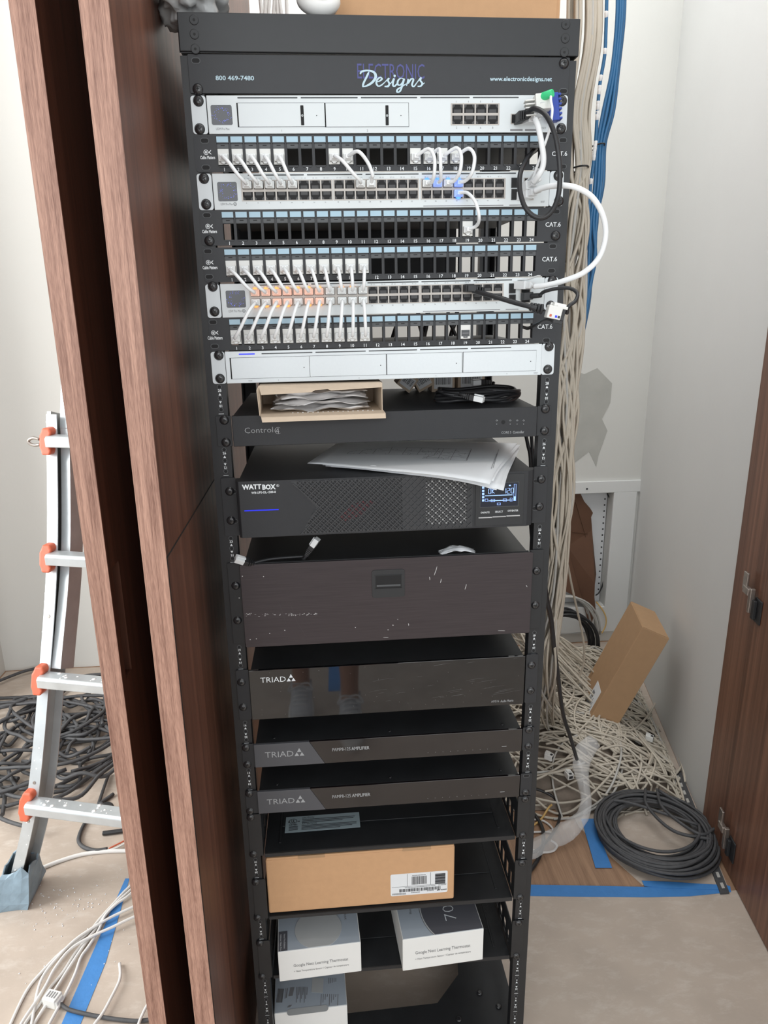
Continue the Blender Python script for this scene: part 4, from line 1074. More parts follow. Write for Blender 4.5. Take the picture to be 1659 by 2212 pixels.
mb = MB(); e1 = onT(f, hN, *z5b(572, 1040)); e2 = onT(f, hN, *z5b(1075, 1000)); r_ = (e2[0] - e1[0]) / 2; cx = (e1[0] + e2[0]) / 2
mb.poly3(disc(f, hN, cx, .040, r_, .0005, clip=(0, 1, .0016, 1)), (0, 0, .0006)); obj('disc_print', mb, M['nestdisc'], tp)
mb = MB(); mb.poly3(disc(f, hN, cx - .035, .158, .085, .0005, clip=(.0016, wN, .0, .1485)), (0, 0, .0003)); obj('dial_print', mb, M['nestdark'], tp)
mb = MB(); t0 = onT(f, hN, *z5b(385, 1130)); t1 = onT(f, hN, *z5b(492, 935))
q = [f.w(a, b, hN + .0005) for a, b in ((.0016, .0016), (t1[0], .0016), (t1[0], t1[1]), (.0016, t1[1]))]; mb.poly3(q, (0, 0, .0003)); tabp = obj('side_tab', mb, M['nestdark'], tp)
mb = MB()
lay(mb, 'Nest Pro Edition', f.w(t1[0] * .62, t1[1] * .86, hN + .001), -f.y, f.x, t1[1] * .72, t1[0] * .16); lay(mb, 'Edition Nest Pro', f.w(t1[0] * .25, t1[1] * .84, hN + .001), -f.y, f.x, t1[1] * .78, t1[0] * .16)
obj('tab_lettering', mb, M['letter'], tabp)
mb = MB(); q = onT(f, hN, *z5b(1088, 740)); lay(mb, 'Thermostat', f.w(q[0], q[1] + .045, hN + .0007), -f.y, f.x, .062, .0045); obj('top_lettering', mb, M['inkg'], tp)
o, f, wN, hN, tp = N2
z6 = lambda X, Y: (820 + X / 4.608, 1820 + Y / 4.608)
# dark dial circle clipped to the box top
e = [onT(f, hN, *z6(*p)) for p in ((565, 930), (440, 770), (410, 680))]
(x1, y1), (x2, y2), (x3, y3) = e
D_ = 2 * (x1 * (y2 - y3) + x2 * (y3 - y1) + x3 * (y1 - y2))
cx = ((x1 * x1 + y1 * y1) * (y2 - y3) + (x2 * x2 + y2 * y2) * (y3 - y1) + (x3 * x3 + y3 * y3) * (y1 - y2)) / D_
cy = ((x1 * x1 + y1 * y1) * (x3 - x2) + (x2 * x2 + y2 * y2) * (x1 - x3) + (x3 * x3 + y3 * y3) * (x2 - x1)) / D_
rD = math.hypot(x1 - cx, y1 - cy)
clip = (.0016, wN - .0016, .0018, .148)
mb = MB(); mb.poly3(disc(f, hN, cx, cy, rD + .003, .0004, 90, clip), (0, 0, .0002), 0); mb.poly3(disc(f, hN, cx, cy, rD + .0022, .0005, 90, clip), (0, 0, .0003), 1); mb.poly3(disc(f, hN, cx, cy, rD, .0006, 90, clip), (0, 0, .0004), 2)
dl_ = obj('dial_print', mb, [M['nestdark'], M['nestdisc'], M['nestdark']], tp)
mb = MB(); q0 = onT(f, hN, *z6(768, 770)); q1 = onT(f, hN, *z6(790, 615)); q2 = onT(f, hN, *z6(880, 745)); hh = q2[0] - q0[0]
lay(mb, '70', f.w(q0[0], q0[1], hN + .0013), f.y, -f.x, (q1[1] - q0[1]), abs(hh) * .95, -.02)
# numerals read along the depth of the box
obj('dial_numerals', mb, M['letter'], dl_)
mb = MB(); q = onT(f, hN, *z6(290, 720)); lay(mb, 'Nest Learning', f.w(q[0] + .002, q[1] + .06, hN + .0007), -f.y, f.x, .06, .005); obj('top_lettering', mb, M['inkg'], tp)

# box lying in the rack base, seen from above
zb_ = .1005
fr = BoxF((-.224, .013, zb_), (1, .02, 0), (-.02, 1, 0), (0, 0, 1)); hW = .088
fr.o = FL(592, 2191, zb_ + hW); fr.o.z = zb_
pr = FL(750, 2172, zb_ + hW); ux = pr - fr.o; ux.z = 0; wW = ux.length; fr.x = ux.normalized(); fr.y = Vector((-fr.x.y, fr.x.x, 0))
o = thing('product_box', 'white product box in the rack base, small print and barcodes on its top', 'box', fr.o)
mb = MB(); fr.box(mb, 0, wW, 0, .17, 0, hW); obj('carton_body', mb, M['nest'], o, .0015)
mb = MB(); fr.box(mb, .001, wW - .001, .002, .168, hW - .0002, hW + .0003); tp = obj('top_print', mb, M['nesttop'], o)
mb = MB(); q = [onT(fr, hW, *z5b(*p)) for p in ((488, 1800), (925, 1780))]
mb.poly3([fr.w(u, v, hW + .0004) for u, v in rrect(q[0][0], q[1][0], q[0][1] - .006, q[0][1] + .007, .006)], (0, 0, .0004)); obj('slot_print', mb, M['nestdisc'], tp)
mb = MB()
def tp_line(X0, Y0, X1, Y1, wd):
    a, b = onT(fr, hW, *z5b(X0, Y0)), onT(fr, hW, *z5b(X1, Y1)); fr_box = [(a[0] - wd, a[1]), (a[0] + wd, a[1]), (b[0] + wd, b[1]), (b[0] - wd, b[1])]
    mb.poly3([fr.w(u, v, hW + .0005) for u, v in fr_box], (0, 0, .0002))
for i in range(9): tp_line(585 + i * 14, 1690 - (i % 3) * 40, 592 + i * 14, 1525, .0006)
for i in range(9): tp_line(845 + i * 22, 1720 - (i % 4) * 30, 850 + i * 22, 1600, .0006)
for i in range(14): tp_line(375 + i * 4.6, 1690, 395 + i * 4.6, 1545, random.uniform(.0002, .0007))
for i in range(5): tp_line(930 + i * 18, 1490 - i * 5, 930 + i * 18, 1430, .0006)
tp_line(525, 1620, 545, 1530, .004); tp_line(505, 1740, 525, 1715, .003); tp_line(480, 1640, 492, 1540, .0012); tp_line(466, 1650, 474, 1540, .0005)
obj('small_print', mb, M['inkg'], tp)
mb = MB(); q = [onT(fr, hW, *z5b(*p)) for p in ((745, 1580), (865, 1590), (875, 1430), (755, 1430))]
mb.poly3([fr.w(u, v, hW + .0005) for u, v in q], (0, 0, .0002)); obj('drawing_print', mb, M['nestdisc'], tp)
mb = MB(); q = [FL(x, y, .102) for x, y in ((752, 2122), (808, 2120), (806, 2086), (752, 2088))]
tag(obj('card_sheet', MB().poly3([p + Vector((0, .05, 0)) for p in q], (0, 0, .0012)), M['cartonl']), 'pale card sheet lying behind the white box in the rack base', 'card')

# ---------------------------------------------------------------- open kraft box on the controller
zC = CT.z + .0441
a = Vector((-.1775, -.020, zC + .0005)); b = Vector((-.0065, -.012, zC + .0005))
f = BoxF(a, b - a, (0, 1, 0), (0, 0, 1)); f.y = Vector((-f.x.y, f.x.x, 0)); wK = (b - a).length; hK = .041; dK = .11; t = .0012
kb = thing('open_carton', 'open pale kraft box of clear bags on top of the charcoal controller', 'box', a)
mb = MB(); f.box(mb, 0, wK, 0, dK, 0, t); f.box(mb, 0, t, 0, dK, 0, hK); f.box(mb, wK - t, wK, 0, dK, 0, hK); f.box(mb, 0, wK, dK - t, dK, 0, hK); f.box(mb, 0, wK, .002, dK, hK - t, hK)
obj('carton_body', mb, M['cartonl'], kb)
mb = MB(); mb.poly3([f.w(*q) for q in ((-.001, 0, .001), (wK + .001, 0, .001), (wK + .002, -.017, -.001), (.002, -.019, -.001))], (0, 0, .0012))
mb.add([f.w(*q) for q in ((.002, -.019, -.001), (wK + .002, -.017, -.001), (wK + .002, -.019, -.0065), (.003, -.021, -.0065))], [(0, 1, 2, 3)])
fl_ = obj('front_flap', mb, M['cartonl'], kb)
mb = MB()
for i in range(17): q = f.w(.045 + i * .007, -.001, .0025); mb.lathe([(.0008, 0), (.0006, .001)], q, (0, -1, 0), 6)
obj('tear_perforation', mb, M['white'], fl_)
mb = MB()
mb.poly3([f.w(*q) for q in ((0, .001, hK), (wK, .001, hK), (wK - .001, -.006, hK - .006), (wK * .58, -.0075, hK - .0085), (wK * .55, -.0065, hK - .0065), (wK * .45, -.0065, hK - .0075), (wK * .42, -.0075, hK - .010), (.003, -.008, hK - .012))], (0, .001, 0))
mb.poly3([f.w(*q) for q in ((0, 0, 0), (0, 0, hK), (-.003, -.004, hK - .006), (-.001, -.004, 0))], (.001, 0, 0))
mb.box(0, 0, 0, 0, 0, 0) if False else None
obj('top_flap', mb, M['cartonl'], kb)
def crumple(n, w_, d_, h_, amp, seed):
    r = random.Random(seed); vs_ = []; fs = []
    off = Vector((r.uniform(0, 50), r.uniform(0, 50), 0))
    for s in (0, 1):
        for j in range(n + 1):
            for i in range(n + 1):
                u, v = i / n, j / n; e = min(u, 1 - u, v, 1 - v) * 6; e = min(1, e)
                k = noise.noise(Vector((u * 6, v * 5, s * 9)) + off)
                vs_.append((u * w_ + amp * noise.noise(Vector((v * 7, s, 3)) + off), v * d_ + amp * noise.noise(Vector((u * 7, s, 7)) + off), (1 if s else -1) * h_ / 2 * e * (1 + k) + amp * noise.noise(Vector((u * 4, v * 4, 20)) + off)))
    N = (n + 1) * (n + 1)
    for s in (0, 1):
        for j in range(n):
            for i in range(n):
                q = s * N + j * (n + 1) + i; fs.append((q, q + 1, q + n + 2, q + n + 1))
    for i in range(n):
        for (p, q) in ((i, i + 1), (n * (n + 1) + i, n * (n + 1) + i + 1), (i * (n + 1), (i + 1) * (n + 1)), (i * (n + 1) + n, (i + 1) * (n + 1) + n)): fs.append((p, q, N + q, N + p))
    return vs_, fs
for i in range(4):
    vs_, fs = crumple(14, wK * (.80 - .03 * i), .085, .004, .006, 40 + i)
    mb = MB(); mb.add([f.w(wK * (.10 + .02 * i) + p[0], .006 + p[1], .006 + i * .0075 + p[2]) for p in vs_], fs, 0, True)
    tag(obj('plastic_bag', mb, M['bag']), ('bottom', 'second from bottom', 'second from top', 'top')[i] + ' clear plastic bag of the stack inside the open kraft box', 'bag', 'clear bags inside the open kraft box')

# coiled patch cable on the controller
def wpath(pts, per=8): return smooth_path(pts, per)
cc = thing('patch_cable', 'coiled black patch cable lying on the charcoal controller', 'cable', (.17, .07, zC))
pts = []
cx, cy = .148, .075
for i in range(5 * 20):
    t_ = 2 * pi * i / 20; k = i / 100
    pts.append((cx + (.062 + .004 * sin(3 * t_ + i)) * cos(t_), cy + (.030 + .004 * cos(i * .7)) * sin(t_), zC + .004 + .0035 * (i // 20) + .002 * sin(i)))
e1 = PY(1040, 862, -.0); e1 = FL(1045, 864, zC + .012); e2 = FL(1030, 832, zC + .02)
pts = [e2 + Vector((.03, .012, .002))] + [Vector(p) for p in pts[4:]] + [e1 + Vector((-.03, .02, .008)), e1 + Vector((-.015, .010, .004))]
mb = MB(); mb.tube(smooth_path(pts, 3), .0028, 7); obj('cable', mb, M['bcable'], cc)
def rj45(parent, tip, back, m='clearplug', boot=True, up=(0, 0, 1), name='plug', s=1.0):
    """plug with tip / boot end points in world space"""
    tip = Vector(tip); d = (Vector(back) - tip).normalized(); u = d.cross(Vector(up)).normalized(); v = u.cross(d)
    f = BoxF(tip, u, d, v); mb = MB()
    f.box(mb, -.0058 * s, .0058 * s, 0, .014 * s, -.004 * s, .004 * s); f.box(mb, -.0022 * s, .0022 * s, .001, .015 * s, .0045 * s, .0062 * s)
    o = obj(name, mb, M[m], parent, .0006)
    if boot:
        mb = MB(); f.box(mb, -.0056 * s, .0056 * s, .014 * s, .021 * s, -.0042 * s, .0042 * s)
        for i in range(4): f.box(mb, (-.0048 + .0005 * i) * s, (.0048 - .0005 * i) * s, (.022 + .003 * i) * s, (.024 + .003 * i) * s, (-.0042 + .0004 * i) * s, (.0042 - .0004 * i) * s)
        f.box(mb, -.0026 * s, .0026 * s, .02 * s, .035 * s, -.0026 * s, .0026 * s)
        obj('boot', mb, M['bcable'], parent, .0005)
    return tip + d * .03 * s
rj45(cc, e1, e1 + Vector((-.03, .016, .006))); rj45(cc, e2 + Vector((-.008, 0, .004)), e2 + Vector((.03, .01, .004)))
# small labelled cartons behind it
k = 0
for x0, x1, y0, y1, yaw, lab in ((862, 900, 850, 822, .65, 'small barcoded carton leaning at the back, nearest the open kraft box'), (893, 935, 848, 824, -.5, 'tilted small barcoded carton between its two neighbours behind the controller'), (930, 985, 844, 826, 0, 'upright small carton with barcode strip behind the coiled black cable'),
                           (986, 1050, 850, 826, 0, 'small carton mostly hidden behind the coiled black cable')):
    yy = .19 + .004 * k; a = PY(x0, y0, yy); b = PY(x1, y1, yy); cx_, cz_ = (a.x + b.x) / 2, zC + .022
    o = thing('small_carton', lab, 'box', (cx_, yy, zC)); Rr = Matrix.Translation((cx_, yy, cz_)) @ Matrix.Rotation(yaw, 4, 'Y')
    wd = (b.x - a.x) * .9; hh = .028 if yaw else .036; k += 1
    up_ = max((Rr @ Vector((sx * wd / 2, 0, -hh / 2))).z for sx in (1,)) ; lowest = min((Rr @ Vector((sx * wd / 2, 0, sz * hh / 2))).z for sx in (-1, 1) for sz in (-1, 1))
    Rr = Matrix.Translation((0, 0, zC + .0006 - lowest)) @ Rr
    mb = MB(); mb.box(-wd / 2, wd / 2, 0, .05, -hh / 2, hh / 2, 0, Rr); obj('carton_body', mb, M['cartonl'], o, .0006)
    mb = MB(); mb.box(-wd * .4, wd * .4, -.0006, 0, -hh * .35, hh * .35, 0, Rr)
    r = random.Random(k); q = -wd * .34
    while q < wd * .32: e = r.choice((.0006, .001)); mb.box(q, q + e, -.0009, -.0006, -hh * .15, hh * .25, 1, Rr); q += e + r.choice((.0008, .0014))
    obj('barcode_label', mb, [M['white'], M['ink']], o)
a = PY(958, 816, .13); b = PY(1052, 820, .13)
mb = MB(); mb.box(a.x, b.x, .13, .19, zC + .0385, zC + .046); mb.box(a.x, b.x, .131, .19, zC + .0385 - .001, zC + .0385)
tag(obj('flat_carton', mb, M['cartonl'], None, .0006), 'flat pale carton lying across the small cartons under the storage unit', 'box')

# ---------------------------------------------------------------- drawings on the power unit
zP = PW.z + .0880
pf = [FL(x, y, zP + .016) for x, y in ((664, 1001), (1062, 1036), (1117, 956), (745, 948))]
pc0 = [Vector((-.112, .04, 0)), Vector((.160, -.055, 0)), Vector((.247, .175, 0)), Vector((-.035, .262, 0))]
def sheet(c, z, droop, seed, n=16):
    r = random.Random(seed); vs_ = []; fs = []
    for j in range(n + 1):
        for i in range(n + 1):
            u, v = i / n, j / n; p = (c[0] * (1 - u) + c[1] * u) * (1 - v) + (c[3] * (1 - u) + c[2] * u) * v
            over = max(0, -.024 - p.y); zz = z - droop * over * over * 3 + .0006 * sin(9 * u + seed) * (1 - v)
            vs_.append((p.x, p.y, zz))
    for j in range(n):
        for i in range(n): q = j * (n + 1) + i; fs.append((q, q + 1, q + n + 2, q + n + 1))
    return vs_, fs
NS = 14
c00 = FL(664, 1001, zP + .0105); c11 = FL(1117, 957, zP + .0105); c10 = FL(1058, 1032, zP + .0105); c01 = FL(745, 946, zP + .0105)
for i in range(NS):
    r = random.Random(60 + i); jx, jy, ja = r.uniform(-.004, .006), r.uniform(-.006, .004), r.uniform(-.012, .012)
    cs = [c00, c10, c11, c01]; cen = sum(cs, Vector()) / 4; cs = [Vector((p.x, p.y, 0)) for p in cs]; cen.z = 0
    rot = Matrix.Rotation(ja if i < NS - 1 else 0, 3, 'Z')
    if i < NS - 1: cs = [cen + rot @ (p - cen) + Vector((jx, jy, 0)) for p in cs]
    if i < 4: cs[1] = cs[1] + Vector((.014, .010, 0)); cs[0] = cs[0] + Vector((.036, .012, 0))
    elif i < NS - 1: cs[0] = cs[0] + Vector((.026, .010, 0)); cs[1] = cs[1] + Vector((.003, .016, 0))
    z = zP + .0012 + i * .0007
    vs_, fs = sheet(cs, z, .55 if i > 4 else .9, i)
    mb = MB(); mb.add(vs_, fs, 0, True)
    s = thing('drawing_sheet', ('topmost printed floor plan sheet of the paper stack on the power unit' if i == NS - 1 else 'plain white sheet within the paper stack on the power unit'), 'paper', (cs[0].x, cs[0].y, z), (0, 0, 0), None if i == NS - 1 else 'sheets under the topmost floor plan')
    obj('paper', mb, M['white'], s, solid=.0003)
    if i == NS - 1:
        mb = MB(); up = .0008
        def onS(x, y): q = FL(x, y, z + up); return q
        def ln(p, q, wd=.0006):
            a, b = onS(*p), onS(*q); t = (b - a).normalized(); nn = Vector((-t.y, t.x, 0)) * wd / 2
            mb.poly3([a + nn, b + nn, b - nn, a - nn], (0, 0, .0001))
        zz = lambda X, Y: (800 + X / 3.77, 740 + Y / 3.77)
        fp = [((-170, 890), (180, 850)), ((180, 850), (560, 862)), ((560, 862), (825, 866)), ((825, 866), (785, 962)), ((785, 962), (420, 942)), ((420, 942), (530, 915)), ((530, 915), (-190, 905)), ((-190, 905), (-170, 890)), ((180, 850), (150, 905)), ((560, 862), (520, 915)), ((600, 864), (550, 945)), ((700, 866), (650, 955)), ((590, 895), (800, 905)), ((590, 920), (790, 935)), ((820, 872), (780, 958)), ((420, 860), (380, 912)), ((300, 855), (260, 910)), ((200, 880), (540, 890)), ((50, 868), (20, 905)), ((-60, 878), (-90, 905)), ((1030, 905), (985, 1025)), ((1045, 870), (1000, 1020)), ((430, 930), (640, 945)), ((480, 915), (455, 942))]
        for p, q in fp: ln(zz(*p), zz(*q))
        r = random.Random(2)
        for j in range(70):
            X, Y = r.uniform(-150, 800), 0; Y = r.uniform(866, 905) if X < 560 else r.uniform(870, 945)
            L_ = r.uniform(8, 40); ln(zz(X, Y), zz(X + L_ * r.choice((1, -.25)), Y + r.choice((1, L_ * .4))), .00045)
        obj('plan_lines', mb, M['inkg'], s)

# ---------------------------------------------------------------- plugs and scraps at the drawer's top edge
o = thing('patch_cable', 'black patch cable with clear plug rising out of the drawer top', 'cable', DR.W(-110, -3, 133))
tipp = PY(686, 1164, -.004); bk = PY(655, 1210, .004); q = rj45(o, tipp, bk)
mb = MB(); mb.tube(smooth_path([tipp + (bk - tipp).normalized() * .028, bk, DR.W(-128, 8, 132), DR.W(-140, 22, 131.2)], 6), .0026, 7); obj('cable', mb, M['bcable'], o)
o = thing('patch_cable', 'black patch cable whose clear plug pokes over the drawer by left rail', 'cable', DR.W(-215, -8, 133))
tipp = PY(508, 1206, -.012); bk = PY(545, 1217, -.006); rj45(o, tipp, bk, up=(0, -.5, 1))
mb = MB(); mb.tube(smooth_path([tipp + (bk - tipp).normalized() * .028, bk, DR.W(-175, 4, 134.8), DR.W(-120, 12, 134)], 6), .0026, 7); obj('cable', mb, M['bcable'], o)
vs_, fs = crumple(10, .055, .02, .004, .003, 77)
mb = MB(); a = DR.W(80, -3, 128); mb.add([a + Vector((p[0], p[1], .004 + p[2] + .006 * sin(pi * min(1, max(0, p[0] / .055))))) for p in vs_], fs, 0, True)
tag(obj('plastic_scrap', mb, M['white']), 'white plastic scrap sticking out above the drawer front', 'scrap')
# ================================================================== CABLES ON THE FRONT
CR = .0023
_plugs = {}
def jackplug(parent, c, m, rowup=None, glow=None):
    """clear plug seated at world point c on the rack front; rowup 1 / -1 gives the side of its release clip"""
    mb = MB(.001); key = (m, rowup, glow)
    if key in _plugs:
        for nm, src, off in _plugs[key]:
            o = src.copy(); COL.objects.link(o); o.parent = parent; o.location = wm(parent).inverted() @ c
        return
    s = rowup or -1; lst = []
    mb.box(-5.8, 5.8, -7, -.5, -4.3, 4.3, 0); mb.box(-4.4, 4.4, -9.5, -7, -3.4, 3.4, 0); mb.box(-3.2, 3.2, -13, -9.5, -2.8, 2.8, 0)
    o = obj('plug', mb, M[m], parent, .0008, local=True); o.location = wm(parent).inverted() @ c; lst.append(('plug', o, 0))
    mb = MB(.001); a, b = sorted((s * 4.3, s * 6.9))
    mb.prism([(-2.0, a), (2.0, a), (2.0, b), (-2.0, b)], 'y', -4.6, -.4); a, b = sorted((s * 4.3, s * 5.6)); mb.box(-3.2, 3.2, -4.2, -.6, a, b)
    o = obj('clip', mb, M[glow or m], parent, .0003, local=True); o.location = wm(parent).inverted() @ c; lst.append(('clip', o, 0))
    _plugs[key] = lst
def patch(label, A, B, pa, pb, mid=None, group=None):
    """A, B world seats; pa, pb = (material, clip side, lit clip)"""
    o = thing('patch_cable', label, 'cable', (min(A, B, key=lambda q: q.z)), (0, 0, 0), group)
    jackplug(o, A, *pa); jackplug(o, B, *pb)
    a1 = A + Vector((0, -.011, 0)); b1 = B + Vector((0, -.011, 0)); d = B - A
    if mid is None:
        mid = [A + Vector((d.x * .05, -.021, d.z * .06)), A + d * .3 + Vector((0, -.028, .001)), A + d * .7 + Vector((0, -.028, -.001)), B - Vector((d.x * .05, .021, d.z * .06))]
    pts = smooth_path([a1] + mid + [b1], 7)
    mb = MB(); mb.tube(pts, CR, 8); obj('cable', mb, M['cable'], o)
    return o
def jw(D, i): return D.W(BR[i - 1], -1.6, 16.4)
def pw_(D, b, c, r): x, z = pc(D, b, c, r); return D.W(x, -3.2, z)
names = {1: 'first', 2: 'second', 3: 'third', 4: 'fourth', 5: 'fifth'}
PJ = ('plug', -1, None)
for i in range(1, 6):
    patch('white patch cable slanting from jack %d of the top patch panel' % i, jw(P1, i), pw_(S1, 0, i - 1, 0), PJ, ('plug', 1, None), group='white patch cables above the blue lit switch')
for i, c in ((9, 2), (10, 3)):
    A, B = jw(P1, i), pw_(S1, 1, c, 0)
    mid = None if i == 9 else [A + Vector((.012, -.03, .002)), PY(795, 352, -.03), PY(805, 378, -.028), B + Vector((0, -.02, .006))]
    patch('white patch cable from jack %d of the top patch panel' % i, A, B, PJ, ('plug', 1, None), mid, group='white patch cables above the blue lit switch')
for i, c, m, glow, ps in ((15, 0, 'plug', 'glowb', [(925, 322), (938, 340), (938, 375), (932, 395)]), (16, 1, 'plugb', 'glowb', [(948, 322), (951, 335), (952, 365), (952, 388)]),
                     (17, 2, 'plug', 'glowb', [(985, 320), (996, 335), (994, 368), (982, 390)]), (18, 3, 'plugb', 'glowb', [(1012, 321), (1025, 338), (1020, 372), (1006, 390)])):
    A, B = jw(P1, i), pw_(S1, 2, c, 0)
    yy = (-.024, -.034, -.034, -.022)
    patch('white patch cable looping down from jack %d of the top patch panel' % i, A, B, PJ, (m, 1, glow), [PY(x, y, q) for (x, y), q in zip(ps, yy)], group='white patch cables above the blue lit switch')
A, B = jw(P2, 19), pw_(S1, 2, 3, 1)
patch('white patch cable curving from a lower blue lit plug down to jack 19', B, A, ('plugb', -1, 'glowb'), PJ, [PY(1010, 417, -.024), PY(1027, 437, -.036), PY(1035, 468, -.036), PY(1030, 487, -.022)])
lit = {0: 1, 1: 1, 2: 1, 3: 1, 4: 1, 5: 1, 6: 1, 8: 2, 9: 2, 7: 2}
for i in range(1, 12):
    b, c = divmod(i - 1, 8); hot = i - 1 <= 6
    patch('white patch cable slanting into the orange lit switch from jack %d above' % i, jw(P3, i), pw_(S2, b, c, 0), PJ, ('plugo' if hot else 'plug', 1, 'glowo' if (hot or i in (9, 10)) else None), group='white patch cables above the orange lit switch')
for i in range(1, 12):
    b, c = divmod(i - 1, 8); hot = i - 1 in (0, 1, 2, 3, 5, 6)
    patch('white patch cable rising into the orange lit switch from jack %d below' % i, pw_(S2, b, c, 1), jw(P4, i), ('plugo' if i - 1 in (2, 3, 5, 6) else 'plug', -1, 'glowo' if hot else None), PJ, group='white patch cables below the orange lit switch')

def cable(label, pts, r, m, name='cable', per=8, n=8, group=None, cat='cable', parts=None):
    mb = MB(); mb.tube(smooth_path(pts, per), r, n)
    return tag(obj(name, mb, M[m]), label, cat, group)
# thick black lead looping from the gateway through the patch panel opening
o = thing('network_lead', 'thick black lead looping from the gateway socket and back through opening 23', 'cable', PY(1165, 475, -.06))
s0 = PY(1116, 257, -.004)
mb = MB(); f = BoxF(PY(1120, 258, -.004), (1, 0, .15), (0, -1, 0), (0, 0, 1))
f.box(mb, -.006, .004, 0, .022, -.006, .006)
for i in range(3): f.box(mb, -.004 + i * .003, -.0025 + i * .003, .014, .026, -.005, .005)
f.box(mb, .002, .010, .010, .024, -.0042, .0042)
obj('plug', mb, M['plastic'], o, .0008)
pts = [PY(1130, 254, -.022), PY(1143, 240, -.032), PY(1158, 235, -.045), PY(1180, 250, -.06), PY(1198, 290, -.07), PY(1208, 350, -.075), PY(1208, 410, -.075), PY(1196, 450, -.07), PY(1175, 470, -.065), PY(1152, 466, -.06), PY(1133, 445, -.055), PY(1123, 410, -.045), PY(1124, 375, -.035), PY(1135, 348, -.018), PY(1147, 332, .004), PY(1158, 320, .05)]
mb = MB(); mb.tube(smooth_path(pts, 9), .0032, 10); obj('cable', mb, M['bcable'], o)
# white fibre leads
def fibre(label, pts, r, ends):
    o = thing('fibre_lead', label, 'cable', min((Vector(p) for p in pts), key=lambda q: q.z))
    mb = MB(); mb.tube(smooth_path(pts, 9), r, 10); obj('cable', mb, M['cable'], o)
    for (c, d) in ends:
        c = Vector(c); d = Vector(d).normalized(); u = d.cross(Vector((0, 0, 1))).normalized(); f = BoxF(c, u, d, u.cross(d)); mb = MB()
        f.box(mb, -.0075, .0075, -.016, .006, -.0055, .0055); f.box(mb, -.005, .005, .006, .014, -.004, .004); mb.cyl(c + d * .012, c + d * .026, .0035, .0028, 12)
        obj('plug', mb, M['clearplug'], o, .0008)
        mb = MB(); mb.poly3([c + d * q + f.z * z + f.x * .003 for q, z in ((-.012, .006), (.004, .0065), (.024, .012), (.025, .0135), (.004, .008), (-.012, .0075))], f.x * -.006)
        obj('clip', mb, M['clearplug'], o, .0003)
    return o
a = PY(1148, 256, -.012); b = PY(1141, 403, -.014)
fibre('white lead hanging from the gateway to the switch below it', [PY(1156, 258, -.035), PY(1163, 275, -.044), PY(1170, 310, -.05), PY(1174, 340, -.05), PY(1172, 362, -.048), PY(1164, 378, -.045), PY(1152, 393, -.034)], .0036, [(a, (.3, -1, 0)), (b, (.35, -1, .25))])
a = PY(1139, 420, -.012); b = PY(1134, 616, -.012)
fibre('thick white lead bowing out right to join the two white switches', [PY(1156, 412, -.034), PY(1172, 406, -.044), PY(1200, 401, -.06), PY(1240, 404, -.07), PY(1278, 425, -.075), PY(1302, 465, -.078), PY(1308, 510, -.078), PY(1294, 556, -.075), PY(1262, 588, -.07), PY(1220, 606, -.06), PY(1180, 616, -.048), PY(1154, 619, -.036)], .0036, [(a, (.5, -1, .1)), (b, (.6, -1, -.05))])
# green ended fibre and blue jack standing on the gateway's right end
o = thing('keystone_jack', 'white jack with green plug and blue ribbed back above the gateway sockets', 'jack', PY(1165, 236, -.03))
f = BoxF(PY(1152, 236, -.020), (1, .1, .12), (0, -1, .2), (0, 0, 1)); f.y = Vector((-.1, -1, 0)).normalized(); f.z = f.x.cross(-f.y).normalized()
if f.z.z < 0: f.z = -f.z
mb = MB(); f.box(mb, .001, .022, -.004, .016, -.004, .014)
for i in range(5): f.box(mb, -.012 + .0, .002, -.004, .010, -.009 + i * .0042, -.0072 + i * .0042)
obj('housing', mb, M['jack'], o, .0008)
mb = MB(); f.box(mb, .021, .034, -.012, .004, -.016, .016)
for i in range(6): f.box(mb, .034, .038, -.012, .004, -.015 + i * .0055, -.0125 + i * .0055)
obj('ribbed_back', mb, M['bluejack'], o, .0006)
mb = MB(); mb.cyl(f.w(.010, .012, .010), f.w(.022, .024, .011), .0052, .0046, 16); obj('green_plug', mb, M['green'], o, .0006)
pts = [f.w(.020, .022, .011), PY(1190, 218, -.045), PY(1193, 240, -.05), PY(1188, 275, -.052), PY(1181, 300, -.05), PY(1172, 325, -.047), PY(1160, 360, -.038), PY(1150, 388, -.026)]
cable('thin white lead dropping from the green plug beside the gateway', pts, .0017, 'cable')
# black lead with coupler
o = thing('network_lead', 'thick black lead from the orange lit switch into the loose white coupler', 'cable', PY(1090, 650, -.06))
A = pw_(S2, 2, 4, 0); mb = MB(); f = BoxF(A, (1, 0, 0), (0, -1, 0), (0, 0, 1)); f.box(mb, -.006, .006, 0, .02, -.005, .005); f.box(mb, -.004, .008, .012, .026, -.0045, .0035)
for i in range(3): f.box(mb, .008 + .0035 * i, .0100 + .0035 * i, .012, .026, -.0045 - .001 * i, .003 - .001 * i)
obj('plug', mb, M['plastic'], o, .0008)
e1 = PY(1178, 671, -.085)
pts = [PY(1022, 628, -.022), PY(1040, 633, -.034), PY(1070, 641, -.05), PY(1110, 653, -.066), PY(1140, 661, -.078), PY(1160, 667, -.084)]
mb = MB(); mb.tube(smooth_path(pts, 8), .0033, 10); obj('cable', mb, M['bcable'], o)
d = (e1 - Vector(pts[-1])).normalized(); mb = MB()
for i in range(4): mb.cyl(Vector(pts[-2]) + d * (.003 + .0045 * i), Vector(pts[-2]) + d * (.006 + .0045 * i), .0052 + .0004 * i, .0056 + .0004 * i, 12)
obj('boot', mb, M['plastic'], o)
f = BoxF(e1 + d * .002, d.cross(Vector((0, 0, 1))), d, (0, 0, 1)); f.z = f.x.cross(f.y).normalized()
o = thing('cable_coupler', 'loose white keystone coupler hanging off the right end of the orange lit switch', 'coupler', e1 + Vector((0, 0, -.01)))
